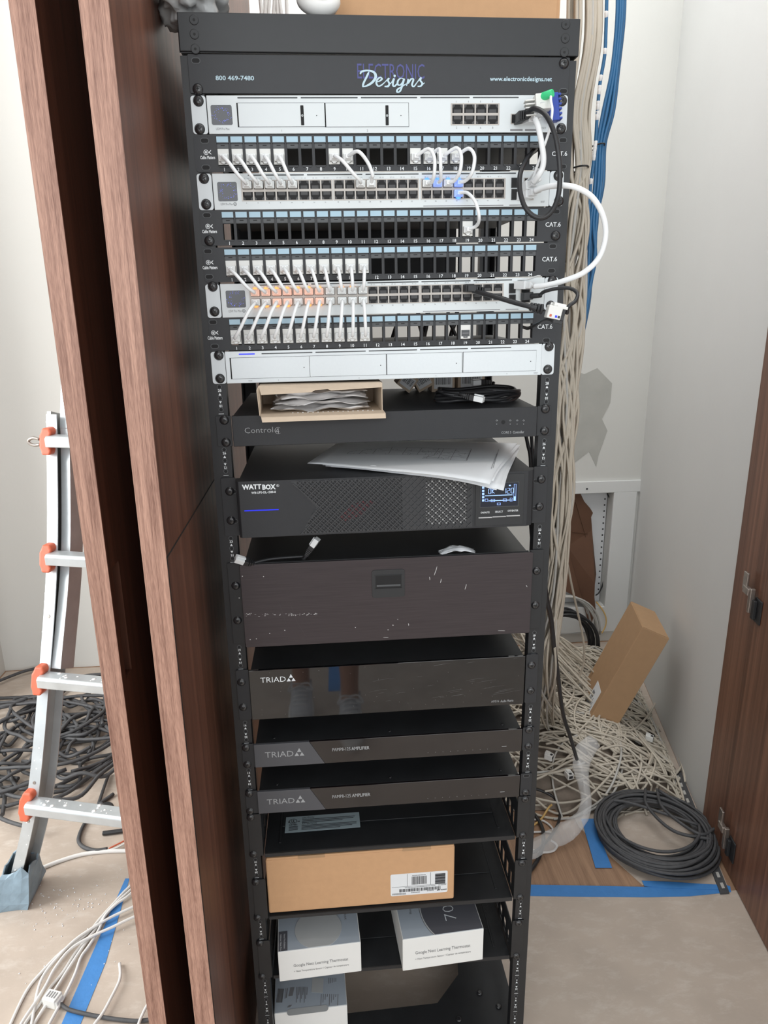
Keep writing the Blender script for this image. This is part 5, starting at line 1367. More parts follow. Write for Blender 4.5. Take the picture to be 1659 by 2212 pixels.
mb = MB(); f.box(mb, -.0085, .0085, 0, .018, -.008, .008); f.box(mb, -.006, .006, .006, .022, .008, .0125); f.box(mb, -.009, -.007, .004, .014, .008, .012); f.box(mb, .0055, .0085, .010, .024, .006, .010)
obj('housing', mb, M['jack'], o, .001)
mb = MB()
for i in range(5): f.box(mb, -.0075 + .0032 * i, -.0057 + .0032 * i, .010, .022, -.0125, -.008)
f.box(mb, -.0085, .0085, .018, .022, -.008, .006)
obj('contact_block', mb, [M['plastic']], o, .0003)
mb = MB()
for i, m in enumerate((0, 1, 2, 3)):
    for s in (-1, 1): f.box(mb, s * .0086 - .0001, s * .0086 + .0001, .003 + .0036 * i, .0058 + .0036 * i, -.006, -.003, m)
obj('colour_code', mb, [M['orange'], M['white'], M['bluebar'], M['ink']], o)
a = PY(1136, 640, -.012)
o = thing('network_lead', 'thin black lead arching from the switch socket to the coupler back', 'cable', a)
mb = MB(); f2 = BoxF(a, (1, 0, .1), (0, -1, 0), (0, 0, 1)); f2.box(mb, -.006, .007, -.006, .012, -.005, .005); f2.box(mb, .007, .02, .004, .010, -.0015, .0005); mb.cyl(a + Vector((.004, -.01, 0)), a + Vector((.016, -.02, .001)), .0036, .003, 12)
obj('plug', mb, M['plastic'], o, .0006)
pts = [a + Vector((.014, -.019, .001)), PY(1176, 630, -.05), PY(1205, 623, -.062), PY(1232, 623, -.072), PY(1247, 634, -.08), PY(1243, 650, -.088), PY(1228, 662, -.092), f.w(0, .026, .002)]
mb = MB(); mb.tube(smooth_path(pts, 9), .0024, 9); obj('cable', mb, M['bcable'], o)
cable('short black cable running from the coupler into opening 24 of the lowest panel', [f.w(.002, .02, -.010), PY(1182, 690, -.07), PY(1165, 698, -.045), PY(1150, 705, -.015), PY(1140, 709, .01), PY(1128, 706, .05)], .0024, 'bcable')

# ================================================================== RIGHT SIDE: bundles and pile
rb = random.Random(21)
NB = 44
for i in range(NB):
    u = (i + .5) / NB; lay_ = i % 3
    jt = lambda s: rb.uniform(-s, s)
    xt = 1232 + 128 * (u ** 1.15) if i % 9 else 1228 + rb.uniform(0, 24); dy = lay_ * .012
    xt = 1228 + rb.uniform(0, 26) if u < .28 else 1268 + (u - .28) / .72 * 32 + jt(2)
    yt = .20 + dy
    p = [PY(xt, -60, yt + .02), PY(xt - 2 + jt(2), 90, yt)]
    x1 = 1224 + 50 * u + jt(4); p.append(PY(x1, 240, yt))
    tie = 1228 + 44 * (.15 + .85 * u) + jt(2)
    p.append(PY(tie - (8 if u < .28 else 0), 365, yt))
    p.append(PY(1200 + 72 * ((u + .37 * (i % 4)) % 1) + jt(4), 500, yt + jt(.006)))
    p.append(PY(1196 + 66 * ((u + .21 * (i % 5)) % 1) + jt(5), 690, yt + .01))
    p.append(PY(1186 + 62 * ((u * 1.0 + .3 * (i % 3)) % 1) + jt(6), 880, yt + .03))
    p.append(PY(1176 + 62 * ((u + .45 * (i % 4)) % 1) + jt(6), 1080, yt + .07 + jt(.01)))
    p.append(PY(1166 + 56 * ((u + .2 * (i % 3)) % 1) + jt(5), 1280, yt + .14 + jt(.02)))
    e = PY(1150 + 50 * rb.random(), 1460, yt + .26 + jt(.05)); e.z = max(e.z, .32); p.append(e)
    g = FL(1140 + 90 * rb.random(), 1560 + 40 * rb.random(), .08); p.append(Vector((g.x, g.y, .10 + .05 * rb.random()))); p.append(Vector((g.x + rb.uniform(.02, .14), g.y + rb.uniform(-.1, .1), .05)))
    mb = MB(); mb.tube(smooth_path(p, 7), .0029 if i % 7 else .0024, 6)
    tag(obj('beige_cable', mb, M['beige'] if i % 8 else M['graycab']), 'beige cable of the thick bundle hanging right of the rack', 'cable', 'beige cables hanging right of the rack')
def tie_(px0, px1, py, yy, label, slope=0):
    a, b = PY(px0, py, yy - .012), PY(px1, py + slope, yy - .012); c = (a + b) / 2; rx = (b - a).length / 2 + .003; pts = []
    for i in range(24):
        t_ = 2 * pi * i / 24; pts.append((c.x + rx * cos(t_), c.y + .021 + .030 * sin(t_), c.z + (b.z - a.z) / 2 * cos(t_)))
    mb = MB(); mb.tube(pts, .0014, 6, closed=True); mb.box(c.x + rx - .002, c.x + rx + .003, c.y + .015, c.y + .021, c.z - .003, c.z + .003)
    tag(obj('cable_tie', mb, M['plastic']), label, 'cable tie')
tie_(1246, 1272, 360, .205, 'black tie cinching the beige cable bundle beside the rack')
# blue cables
for i in range(9):
    u = i / 8; j = rb.uniform(-2, 2); yt = .34 + .008 * (i % 3)
    p = [PY(1334 + 16 * u, -60, yt), PY(1331 + 17 * u + j, 40, yt), PY(1322 + 14 * u, 150, yt), PY(1305 + 20 * u - j, 240, yt), PY(1291 + 16 * u, 312, yt), PY(1283 + 20 * u + j, 400, yt), PY(1276 + 16 * ((u + .3 * (i % 3)) % 1), 480, yt), PY(1272 + 16 * ((u + .5 * (i % 2)) % 1), 560, yt), PY(1266 + 8 * u, 640, yt), PY(1245 + 6 * u, 760, yt), PY(1205, 980, yt + .06), PY(1165, 1200, yt + .15), PY(1140 + 8 * u, 1400, yt + .25), PY(1118 + 6 * u, 1480, yt + .32)]
    mb = MB(); mb.tube(smooth_path(p, 7), .0031, 6); tag(obj('blue_cable', mb, M['bluec']), 'blue cable of the tied bundle on the wall behind the beige ones', 'cable', 'tied blue cables on the wall')
p = [PY(1312, -60, .33), PY(1309, 60, .33), PY(1306, 120, .33), PY(1296, 180, .33), PY(1291, 235, .33), PY(1287, 300, .33), PY(1282, 350, .33), PY(1274, 420, .33), PY(1268, 520, .33), PY(1250, 640, .34), PY(1230, 800, .36)]
o = thing('blue_cable', 'single paint flecked blue cable running left of the blue bundle', 'cable', p[-1]); q = smooth_path(p, 8)
mb = MB(); mb.tube(q, .0031, 8); obj('cable', mb, M['bluec'], o)
mb = MB()
for k in (5, 13, 21, 24, 25, 29, 30, 32, 33, 40, 41, 42, 43, 44, 45, 52): mb.lathe([(.0006, 0), (.0034, .004), (.003, .012), (.0006, .017)], q[k] + Vector((rb.uniform(-.0004, .0004), -.0003, 0)), q[k + 1] - q[k], 8)
obj('paint_flecks', mb, M['paint'], o)
tie_(1290, 1306, 312, .345, 'small black tie around the blue cable bundle')

# pile of beige cable on the floor (nobody could count it)
def ptin(x, y, poly):
    c = False; j = len(poly) - 1
    for i in range(len(poly)):
        if (poly[i][1] > y) != (poly[j][1] > y) and x < (poly[j][0] - poly[i][0]) * (y - poly[i][1]) / (poly[j][1] - poly[i][1]) + poly[i][0]: c = not c
        j = i
    return c
pile_poly = [(.40, .76), (.62, .70), (.80, .735), (.945, .75), (1.0, .88), (1.04, 1.1), (1.10, 1.42), (1.08, 1.60), (.80, 1.66), (.50, 1.62), (.34, 1.30), (.34, .95)]
def pile_h(x, y):
    dmin = 9
    for i in range(len(pile_poly)):
        ax, ay = pile_poly[i]; bx, by = pile_poly[(i + 1) % len(pile_poly)]; L2 = (bx - ax) ** 2 + (by - ay) ** 2
        t = max(0, min(1, ((x - ax) * (bx - ax) + (y - ay) * (by - ay)) / L2)); dmin = min(dmin, math.hypot(x - ax - t * (bx - ax), y - ay - t * (by - ay)))
    if not ptin(x, y, pile_poly): return -dmin * .5
    return .13 * (1 - math.exp(-dmin / .14)) * (1 + .5 * max(0, (y - .9) / .7)) + .014 * noise.noise(Vector((x * 7, y * 7, 1)))
rp = random.Random(5); mb = MB()
# core mound
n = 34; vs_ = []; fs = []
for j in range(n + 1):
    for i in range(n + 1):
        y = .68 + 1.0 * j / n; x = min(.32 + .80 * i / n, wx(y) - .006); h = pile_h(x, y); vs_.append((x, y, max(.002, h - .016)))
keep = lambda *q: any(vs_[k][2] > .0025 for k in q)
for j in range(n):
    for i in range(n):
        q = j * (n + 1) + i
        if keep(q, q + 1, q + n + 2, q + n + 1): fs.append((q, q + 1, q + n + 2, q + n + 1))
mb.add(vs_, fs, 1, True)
def pcable(pts, r, per=5, m=0): mb.tube(smooth_path(pts, per), r, 6, m)
cnt = 0
while cnt < 380:
    x, y = rp.uniform(.36, 1.08), rp.uniform(.72, 1.6)
    if not ptin(x, y, pile_poly): continue
    cnt += 1
    R_ = rp.uniform(.10, .34); a0 = rp.uniform(0, 2 * pi); span = rp.choice((1, -1)) * rp.uniform(.9, 3.2); lift = rp.uniform(-.006, .012); pts = []; wob = rp.uniform(.75, 1.2)
    if y < .98 and rp.random() < .75: # front rows sweep across
        a0 = rp.uniform(pi * 1.1, pi * 1.4); span = rp.uniform(.8, 1.5); R_ = rp.uniform(.2, .5)
    cx, cy = x - R_ * cos(a0 + span / 2), y - R_ * sin(a0 + span / 2)
    for k in range(9):
        t = a0 + span * k / 8; X, Y = cx + R_ * cos(t) * wob, cy + R_ * sin(t) * (1 + (1 - wob) * cos(t * 1.7))
        if X > wx(Y) - .03: X = wx(Y) - .03 - .02 * rp.random()
        if Y > 1.76: Y = 1.76
        h = pile_h(X, Y)
        if h < -.03 or X < .31: break
        pts.append((X, Y, max(.0045, h + lift + .006 * sin(k * 1.1 + cnt))))
    if len(pts) > 3: pcable(pts, rp.choice((.0037, .0037, .0033)), 4, 0 if rp.random() < .93 else 2)
# rows fanning down from the bundle
for i in range(46):
    a = Vector((rp.uniform(.42, .56), rp.uniform(1.2, 1.45), rp.uniform(.34, .42)))
    t = rp.uniform(-.9, 1.15); L_ = rp.uniform(.3, .6); pts = [a, a + Vector((.06, .02, -.02))]
    for k in range(1, 6):
        X, Y = a.x + .06 + L_ * k / 5 * cos(t), a.y + L_ * k / 5 * sin(t); X = min(X, wx(Y) - .04); Y = min(Y, 1.74); h = max(.01, pile_h(X, Y)); pts.append((X, Y, h + (.16 if k == 1 else .07 if k == 2 else .012)))
    pcable(pts, .0036)
# chosen strands that read clearly on top
for s in ([(1300, 1618), (1345, 1612), (1395, 1650), (1450, 1690), (1466, 1735)], [(1275, 1650), (1330, 1680), (1390, 1700), (1440, 1690), (1478, 1640), (1460, 1590)],
          [(1290, 1700), (1350, 1720), (1400, 1725), (1455, 1700), (1468, 1680)], [(1140, 1740), (1220, 1735), (1300, 1715), (1380, 1700)], [(1135, 1680), (1200, 1668), (1260, 1658), (1330, 1690)],
          [(1360, 1560), (1380, 1590), (1420, 1640), (1440, 1680)], [(1340, 1575), (1370, 1575), (1400, 1545), (1415, 1520)], [(1455, 1600), (1475, 1660), (1480, 1690)]):
    pts = []
    for x, y in s:
        q = FL(x, y, .08); h = pile_h(q.x, q.y); q = FL(x, y, max(.006, h + .02)); pts.append(q)
    pcable(pts, .0038, 8)
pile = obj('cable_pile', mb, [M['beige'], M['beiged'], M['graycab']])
tag(pile, 'large tangled pile of beige cable on the floor right of the rack', 'cables', None, 'stuff')
# little white ends lying on the pile
ja = [((1186, 1634), 'white jack on the beige pile nearest the dark hanging cable', .9), ((1229, 1674), 'white jack on the beige pile left of the clear plastic strip', 0.2), ((1211, 1708), 'white jack at the left front edge of the beige pile', .5),
      ((1229, 1738), 'long white jack at the front edge of the pile beside the plastic strip', 1.3), ((1376, 1675), 'clear jack on the beige pile behind the black coil', .4), ((1388, 1692), 'white jack with dark slot on the beige pile just behind the black coil', .2), ((1403, 1594), 'white jack high on the beige pile near the right wall', 1.0)]
for (x, y), lab, a in ja:
    q = FL(x, y, .08); h = pile_h(q.x, q.y); q = FL(x, y, h + .016); o = thing('keystone_jack', lab, 'jack', q)
    f = BoxF(q, (cos(a), sin(a), 0), (-sin(a), cos(a), .1), (0, 0, 1)); mb = MB(); f.box(mb, -.010, .010, -.012, .012, -.008, .010); f.box(mb, -.007, .007, -.002, .012, .010, .014); obj('housing', mb, M['jack'], o, .001)
    mb = MB(); f.box(mb, -.006, .006, -.0125, -.011, -.004, .005); f.box(mb, -.0045, .0045, -.011, -.004, .0095, .0104); obj('socket', mb, M['ink'], o)

# leaning long carton
s = 1.1; S0 = CAM
def sc3(p): return S0 + (Vector(p) - S0) * s
o3 = sc3((.6503, .8307, .1849)); ul = sc3((.8036, .804, .5534)) - o3; uw = sc3((.7246, .8117, .1526)) - o3; ud = sc3((.6975, 1.0254, .1793)) - o3
f = BoxF(o3, uw, ud, ul); w_, d_, l_ = uw.length, ud.length, ul.length
lc = thing('long_carton', 'long brown cardboard carton leaning upright in the beige cable pile', 'box', o3)
mb = MB(); f.box(mb, 0, w_, 0, d_, 0, l_); obj('carton_body', mb, M['cartond'], lc, .002)
mb = MB(); f.box(mb, .002, w_ - .002, .001, d_ - .001, l_, l_ + .0015); obj('end_flap', mb, M['cartond'], lc, .0006)
mb = MB(); f.box(mb, -.0008, 0, .03, .11, .055, .165); lb = obj('label', mb, M['white'], lc)
mb = MB()
for i in range(6): f.box(mb, -.0012, -.0008, .04 + .01 * i, .044 + .01 * i, .065, .10 + .01 * (i % 3))
f.box(mb, -.0012, -.0008, .075, .10, .115, .135); obj('label_print', mb, M['inkg'], lb)

# contents of the wall opening
mb = MB(); mb.box(.87, 1.100, 1.850, 1.856, .172, .685)
pe = thing('wiring_enclosure', 'white perforated wiring enclosure inside the wall opening', 'enclosure', (.985, 1.85, .172))
obj('back_plate', mb, M['perf'], pe)
mb = MB()
for i in range(16): a = PY(1307 - i * .95, 1078 + i * 13, 1.849); mb.lathe([(.0038, 0), (.0038, .001)], (a.x, 1.850, a.z), (0, -1, 0), 8)
obj('plate_holes', mb, M['ink'], pe)
pts = [(1233, 1066), (1254, 1066), (1262, 1083), (1275, 1098), (1281, 1108), (1277, 1117), (1279, 1145), (1284, 1200), (1288, 1240), (1285, 1262), (1284, 1290), (1287, 1318), (1276, 1352), (1272, 1350), (1262, 1310), (1245, 1290), (1212, 1272), (1200, 1230), (1225, 1180)]
mb = MB(); vs3 = []
for x, y in pts:
    q = PY(x, y, 1.782 if y > 1250 else 1.822); vs3.append(Vector((q.x, q.y, q.z)))
mb.poly3(vs3, (0, .0012, 0))
for a, b in (((1236, 1148), (1270, 1152)), ((1228, 1190), (1278, 1196)), ((1240, 1072), (1266, 1160)), ((1262, 1200), (1282, 1250))):
    p, q = PY(*a, 1.818), PY(*b, 1.818); mb.poly3([p, q, q + Vector((0, 0, -.003)), p + Vector((0, 0, -.003))], (0, .004, 0))
tag(obj('kraft_sheet', mb, M['kraft']), 'torn dark brown kraft paper hanging in the wall opening', 'paper')
cable('thin black cable clipped along the enclosure inside the wall opening', [PY(1312, 1066, 1.838), PY(1318, 1083, 1.838), PY(1317, 1120, 1.838), PY(1310, 1190, 1.838), PY(1306, 1235, 1.836), PY(1302, 1262, 1.832), PY(1294, 1280, 1.825), PY(1287, 1286, 1.82)], .003, 'bcable')
cable('yellow cable end curling out of the wall opening', [PY(1288, 1300, 1.79), PY(1302, 1318, 1.77), PY(1309, 1335, 1.76), PY(1308, 1352, 1.755), PY(1300, 1368, 1.75)], .003, 'yellow')
# hung coils behind the rack's right side
def ring(label, c, R_, rr, n_, m, yv, seed):
    r = random.Random(seed); mb = MB(); pts = []
    for i in range(n_ * 22):
        t = 2 * pi * i / 22; k = i / (n_ * 22)
        pts.append((c.x + (R_ + .016 * sin(k * 40 + 1)) * cos(t), c.y + .05 * (k - .5) + .006 * sin(i), c.z + (R_ * 1.15 + .014 * cos(k * 33)) * sin(t)))
    mb.tube(smooth_path(pts, 2), rr, 6); return tag(obj('cable_coil', mb, M[m]), label, 'cable coil')
c = PY(1212, 1400, 1.55)
ring('black cable coil hanging upright near the back wall behind the beige strands', Vector((c.x, 1.55, c.z)), .135, .0055, 7, 'bcable', 1.55, 1)
ring('grey cable coil hanging beside the upright black coil at the back wall', Vector((c.x + .025, 1.66, c.z + .01)), .155, .0045, 5, 'graycab', 1.66, 2)
cable('single white cable hanging in front of the torn kraft paper to the floor', [PY(1217, 1190, .9), PY(1226, 1220, .95), PY(1235, 1265, 1.0), PY(1245, 1310, 1.05), PY(1255, 1355, 1.1), PY(1262, 1400, 1.12), PY(1259, 1440, 1.14), PY(1247, 1475, 1.16), PY(1240, 1510, 1.18)], .0036, 'beige')
cable('long black cable dropping from the rack right rail into the beige pile', [PY(1176, 1262, .22), PY(1182, 1300, .24), PY(1190, 1335, .28), PY(1197, 1400, .36), PY(1204, 1450, .42), PY(1216, 1540, .56), PY(1232, 1592, .64), PY(1246, 1640, .72)], .0052, 'bcable')

# black coil on the floor
mb = MB(); pts = []
C0 = Vector((.793, .592)); turns = 36
def sn(t, k): return noise.noise(Vector((t, k * 7.3, 2.1)))
for i in range(turns * 24):
    a = 2 * pi * i / 24; tn = i / 24
    R0 = .134 + .052 * sn(tn * .83, 1) + .010 * sn(tn * 2.4, 2)
    pts.append((C0.x + .022 * sn(tn * .6, 3) + R0 * cos(a) * 1.02, C0.y + .022 * sn(tn * .6, 4) + R0 * .98 * sin(a), max(.005, .028 + .034 * sn(tn * .9, 5) + .012 * sn(tn * 3, 6))))
mb.tube(smooth_path(pts, 2), .0044, 7)
tail = [Vector(pts[-1]), Vector((.72, .70, .05)), Vector((.66, .62, .03)), Vector((.70, .50, .04)), Vector((.80, .46, .05)), Vector((.90, .50, .05)), Vector((.93, .60, .05)), Vector((.86, .72, .06))]
mb.tube(smooth_path(tail, 8), .0045, 6)
for s_ in ([(.83, .74, .05), (.80, .66, .055), (.83, .56, .052), (.92, .52, .05)], [(.86, .73, .055), (.84, .64, .058), (.89, .54, .055), (.95, .56, .05)]): mb.tube(smooth_path([Vector(q) for q in s_], 8), .0045, 6)
tag(obj('cable_coil', mb, M['rcable']), 'large dusty black cable coil lying flat on the floor by the door', 'cable coil')

# clear film strip, draped
path = [FL(1282, 1602, .17), FL(1262, 1625, .165), FL(1255, 1660, .15), FL(1262, 1700, .12), FL(1266, 1735, .10), FL(1255, 1768, .06), FL(1225, 1795, .035), FL(1190, 1815, .03), FL(1150, 1835, .03), FL(1120, 1850, .02)]
q = smooth_path(path, 6); vs_ = []; fs = []; nn = 8
wds = [.026, .032, .026, .018, .017, .020, .030, .028, .026, .02]
for i, p in enumerate(q):
    t = (q[min(i + 1, len(q) - 1)] - q[max(i - 1, 0)]).normalized(); u = t.cross(Vector((0, -.5, 1))).normalized(); kf = i / 6; wv = wds[min(9, int(kf))] * (1 - kf % 1) + wds[min(9, int(kf) + 1)] * (kf % 1)
    for k in range(nn + 1): s_ = k / nn * 2 - 1; vs_.append(p + u * wv * s_ * .9 + Vector((0, 0, .014 * (1 - s_ * s_) + .006 * noise.noise(Vector((i * .4, k * .9, 3))))))
for i in range(len(q) - 1):
    for k in range(nn): a = i * (nn + 1) + k; fs.append((a, a + 1, a + nn + 2, a + nn + 1))
mb = MB(); mb.add(vs_, fs, 0, True); tag(obj('plastic_film', mb, M['film'], None, solid=.0006), 'crumpled clear plastic strip draped over the front of the beige pile', 'plastic film')
# loose cables at the rack's right foot
cable('black cable loop on the floor close by the rack right rail', [FL(1118, 1700, .05), FL(1160, 1705, .04), FL(1195, 1722, .02), FL(1209, 1750, .008), FL(1205, 1780, .008), FL(1185, 1812, .008), FL(1155, 1840, .01), FL(1120, 1850, .01)], .0042, 'bcable')
cable('thicker black cable arc on the bare board beside the rack rail', [FL(1120, 1735, .03), FL(1150, 1755, .012), FL(1170, 1785, .008), FL(1174, 1815, .008), FL(1165, 1850, .008), FL(1146, 1880, .008), FL(1125, 1896, .008)], .0055, 'bcable')
cable('thin white cable loop on the bare board by the rack', [FL(1140, 1770, .004), FL(1170, 1772, .004), FL(1190, 1785, .004), FL(1196, 1800, .004), FL(1180, 1797, .004), FL(1140, 1798, .004)], .003, 'floorcab')
cable('thin white cable hooking out over the bare board below the loops', [FL(1146, 1835, .004), FL(1172, 1841, .004), FL(1195, 1838, .004), FL(1203, 1826, .004), FL(1190, 1815, .012)], .003, 'floorcab')
cable('yellow stripped cable end beside the rack foot', [FL(1150, 1785, .006), FL(1170, 1768, .008), FL(1185, 1745, .02), FL(1192, 1738, .03)], .003, 'yellow')
# cables seen through the rack behind its right rail
for i, (pp, m, r) in enumerate((([(1148, 940, .5), (1150, 975, .5), (1152, 1010, .5), (1152, 1060, .5)], 'bcable', .004), ([(1128, 905, .5), (1140, 960, .5), (1146, 1000, .5), (1146, 1120, .5), (1150, 1180, .5)], 'bcable', .004))):
    cable(('black cable dropping behind the drawing sheets inside the rack', 'second black cable inside the rack by the right rear rail')[i], [PY(*q) for q in pp], r, m)

for i, (num, xx) in enumerate(((12, .062), (14, .098), (15, .120), (17, .158), (18, .180))):  # cords added to darken the bright openings of the lowest patch panel
    ya = .405 + .006 * i; dx = (-.016, .012, -.01, .02, -.015)[i]
    cable('added black cord inside the rack darkening opening %d of the lowest patch panel' % num, [(xx, ya, 1.452), (xx + dx * .3, ya + .004, 1.425), (xx + dx, ya, 1.39), (xx + dx * 1.3, ya - .01, 1.345), (xx + dx, ya - .02, 1.322)], .0035 + .0008 * (i % 3), 'bcable', group='added black cords behind the lowest patch panel')
# ================================================================== LEFT SIDE
# ladder
lad = thing('ladder', 'paint-spattered aluminium ladder with orange rung clamps by the far wall', 'ladder', FL(25, 1950))
RP = [Vector((-.938, .528, .004)), Vector((-.853, .556, .28)), Vector((-.818, .655, .57)), Vector((-.800, .770, .85)), Vector((-.800, .880, 1.13)), Vector((-.800, .902, 1.195))]
rdir = Vector((.25, -.07, 0)).normalized()
def sweep_channel(path, prof, m):
    mb = MB(); n = len(prof); vs_ = []
    for i, p in enumerate(path):
        t = (path[min(i + 1, len(path) - 1)] - path[max(i - 1, 0)]).normalized(); nrm = rdir.cross(t).normalized()
        if nrm.y > 0: nrm = -nrm
        for a, b in prof: vs_.append(p + rdir * a + nrm * b)
    fs = []
    for i in range(len(path) - 1):
        for k in range(n): fs.append((i * n + k, i * n + (k + 1) % n, (i + 1) * n + (k + 1) % n, (i + 1) * n + k))
    fs += [tuple(range(n)), tuple(range((len(path) - 1) * n, len(path) * n))]
    mb.add(vs_, fs); return mb
rpath = smooth_path(RP, 6)
CHAN = [(-.012, .0), (.018, .0), (.018, -.003), (-.009, -.003), (-.009, -.062), (.018, -.062), (.018, -.065), (-.012, -.065)]
obj('rail', sweep_channel(rpath, CHAN, 0), M['alu'], lad)
obj('rail_channel', sweep_channel([p + Vector((.004, .03, 0)) for p in rpath], [(-.010, -.034), (.001, -.034), (.001, .022), (-.010, .022)], 0), M['alud'], lad)
upp = [p + Vector((.028, .012, 0)) for p in smooth_path([RP[2] + Vector((0, -.005, .02)), RP[3], RP[4], RP[5], RP[5] + Vector((.022, .12, .36)), RP[5] + Vector((.06, .26, .78))], 6)]
obj('inner_rail', sweep_channel(upp, [(-.008, .0), (.018, 0), (.018, -.055), (-.008, -.055)], 0), M['alu'], lad)
rail2 = [p + rdir * .42 for p in rpath]
obj('rail', sweep_channel(rail2, [(-a, b) for a, b in CHAN], 0), M['alu'], lad)
for i in range(1, 5):
    c = RP[i]; t = (RP[i + 1] - RP[i]).normalized(); nrm = rdir.cross(t).normalized()
    if nrm.y > 0: nrm = -nrm
    a = c + rdir * .012 + Vector((0, 0, 0)) - nrm * .02
    mb = MB(); pr = [(-.020, -.010), (-.012, -.018), (.014, -.018), (.020, -.010), (.020, .012), (.012, .018), (-.014, .018), (-.020, .012)]
    up2 = Vector((0, 0, 1)); fw = rdir.cross(up2)
    if fw.y > 0: fw = -fw
    prof = [(.022, .010), (.016, .016), (-.016, .016), (-.022, .010), (-.022, -.012), (.022, -.012)]
    p0 = c + rdir * .005 + fw * .010; p1 = c + rdir * .42 + fw * .010
    vs_ = [p + fw * x + up2 * z for p in (p0, p1) for x, z in prof]; k = len(prof)
    mb.add(vs_, [tuple(range(k)), tuple(range(k, 2 * k))] + [(j, (j + 1) % k, k + (j + 1) % k, k + j) for j in range(k)])
    obj('rung', mb, M['alu'], lad, .002)
    # clamp with waisted outline
    mb = MB(); ol = [(-.016, -.048), (.013, -.048), (.019, -.030), (.015, -.022), (.015, .022), (.021, .032), (.013, .050), (-.013, .050), (-.018, .034), (-.024, .022), (-.024, -.022), (-.018, -.034)]
    ctr = c + fw * .016
    vs_ = [ctr + rdir * x + (t if t.z > 0 else -t) * z + fw * y for y in (-.026, .006) for x, z in [(a * .80, b_ * .72) for a, b_ in ol]]; k = len(ol)
    mb.add(vs_, [tuple(range(k)), tuple(range(k, 2 * k))] + [(j, (j + 1) % k, k + (j + 1) % k, k + j) for j in range(k)])
    obj('clamp', mb, M['orange'], lad, .005, seg=3)
    if i == 4:
        mb = MB(); pts = [ctr - rdir * .02 + Vector((0, 0, z)) - rdir * x for x, z in ((0, .006), (.016, .009), (.030, .004), (.032, -.004), (.018, -.010), (0, -.008))]
        mb.tube(smooth_path(pts, 5), .004, 8); obj('lock_pin', mb, M['bronze'], lad)
mb = MB(); rs = random.Random(3)
for i in range(60):
    k = rs.randrange(2, len(rpath) - 1); p = rpath[k].lerp(rpath[k - 1], rs.random()); t = (rpath[k] - rpath[k - 1]).normalized(); nrm = rdir.cross(t).normalized()
    if nrm.y > 0: nrm = -nrm
    mb.lathe([(rs.uniform(.001, .006), 0), (.0008, .0003)], p + rdir * rs.uniform(-.009, .014) - nrm * .0002, nrm, 7)
for i in range(1, 3):
    c = RP[i]
    for j in range(26): mb.lathe([(rs.uniform(.002, .009), 0), (.001, .0005)], c + rdir * rs.uniform(.04, .3) + Vector((0, -.01, .0158)) + fw * rs.uniform(-.012, .012), (0, 0, 1), 7)
obj('paint_spatter', mb, M['paint'], lad)
mb = MB()
for x, y in ((87, 1398), (86, 1376), (43, 1706), (33, 1780), (20, 1872), (18, 1896), (15, 1917)):
    z_ = on(1, .55, x, y).z; k = min(range(len(rpath)), key=lambda j: abs(px_[1] - y) if False else abs(rpath[j].z - z_)); p = rpath[k]; t = (rpath[k] - rpath[k - 1]).normalized(); nrm = rdir.cross(t).normalized()
    if nrm.y > 0: nrm = -nrm
    mb.lathe([(.0045, 0), (.004, .001)], p + rdir * .003, nrm, 10)
obj('rivets', mb, M['bronze'], lad)
vs_ = []; fs = []; n = 16
for j, (z, r) in enumerate(((.0005, .058), (.02, .060), (.05, .055), (.085, .046), (.10, .040))):
    for i in range(n):
        t = 2 * pi * i / n; k = r * (1 + .16 * noise.noise(Vector((cos(t) * 2, sin(t) * 2, j))))
        hx = k * max(-.85, min(.85, 1.25 * cos(t))); hy = k * max(-.85, min(.85, 1.25 * sin(t))); b = RP[0]
        vs_.append((b.x + .010 + .9 * hx + z * .22, b.y + .028 + hy + .05 * z, z + (.03 * noise.noise(Vector((cos(t) * 3, sin(t) * 3, 9))) if j == 4 else 0)))
for j in range(4):
    for i in range(n): fs.append((j * n + i, j * n + (i + 1) % n, (j + 1) * n + (i + 1) % n, (j + 1) * n + i))
fs.append(tuple(range(n))[::-1])
mb = MB(); mb.add(vs_, fs); obj('foot_wrap', mb, M['ducttape'], lad, solid=.003, label='blue grey tape wrapped ladder foot')

# black tangle beyond the ladder
rt = random.Random(8); mb = MB()
def tangle(pts, r=.0062): mb.tube(smooth_path(pts, 6), r, 6)
tc_ = [(-1.03, 1.32), (-.98, 1.15), (-1.2, 1.25), (-1.0, 1.45)]
for i in range(34):
    cx, cy = rt.choice(tc_); cx += rt.uniform(-.12, .12); cy += rt.uniform(-.12, .12); R_ = rt.uniform(.12, .34); a0 = rt.uniform(0, 6.3); sp = rt.uniform(2.2, 5.5); el = rt.uniform(.55, 1); an = rt.uniform(0, pi); pts = []
    z0 = rt.uniform(.007, .05)
    for k in range(11):
        t = a0 + sp * k / 10; x, y = R_ * cos(t) * (1 + .1 * rt.uniform(-1, 1)), R_ * el * sin(t); X, Y = cx + x * cos(an) - y * sin(an), cy + x * sin(an) + y * cos(an)
        Y = min(Y, 1.73 - .02 * rt.random()); X = max(X, -1.43 + .02 * rt.random()) ; X = min(X, -.46)
        pts.append((X, Y, max(.007, z0 + .012 * rt.uniform(-1, 1))))
    tangle(pts)
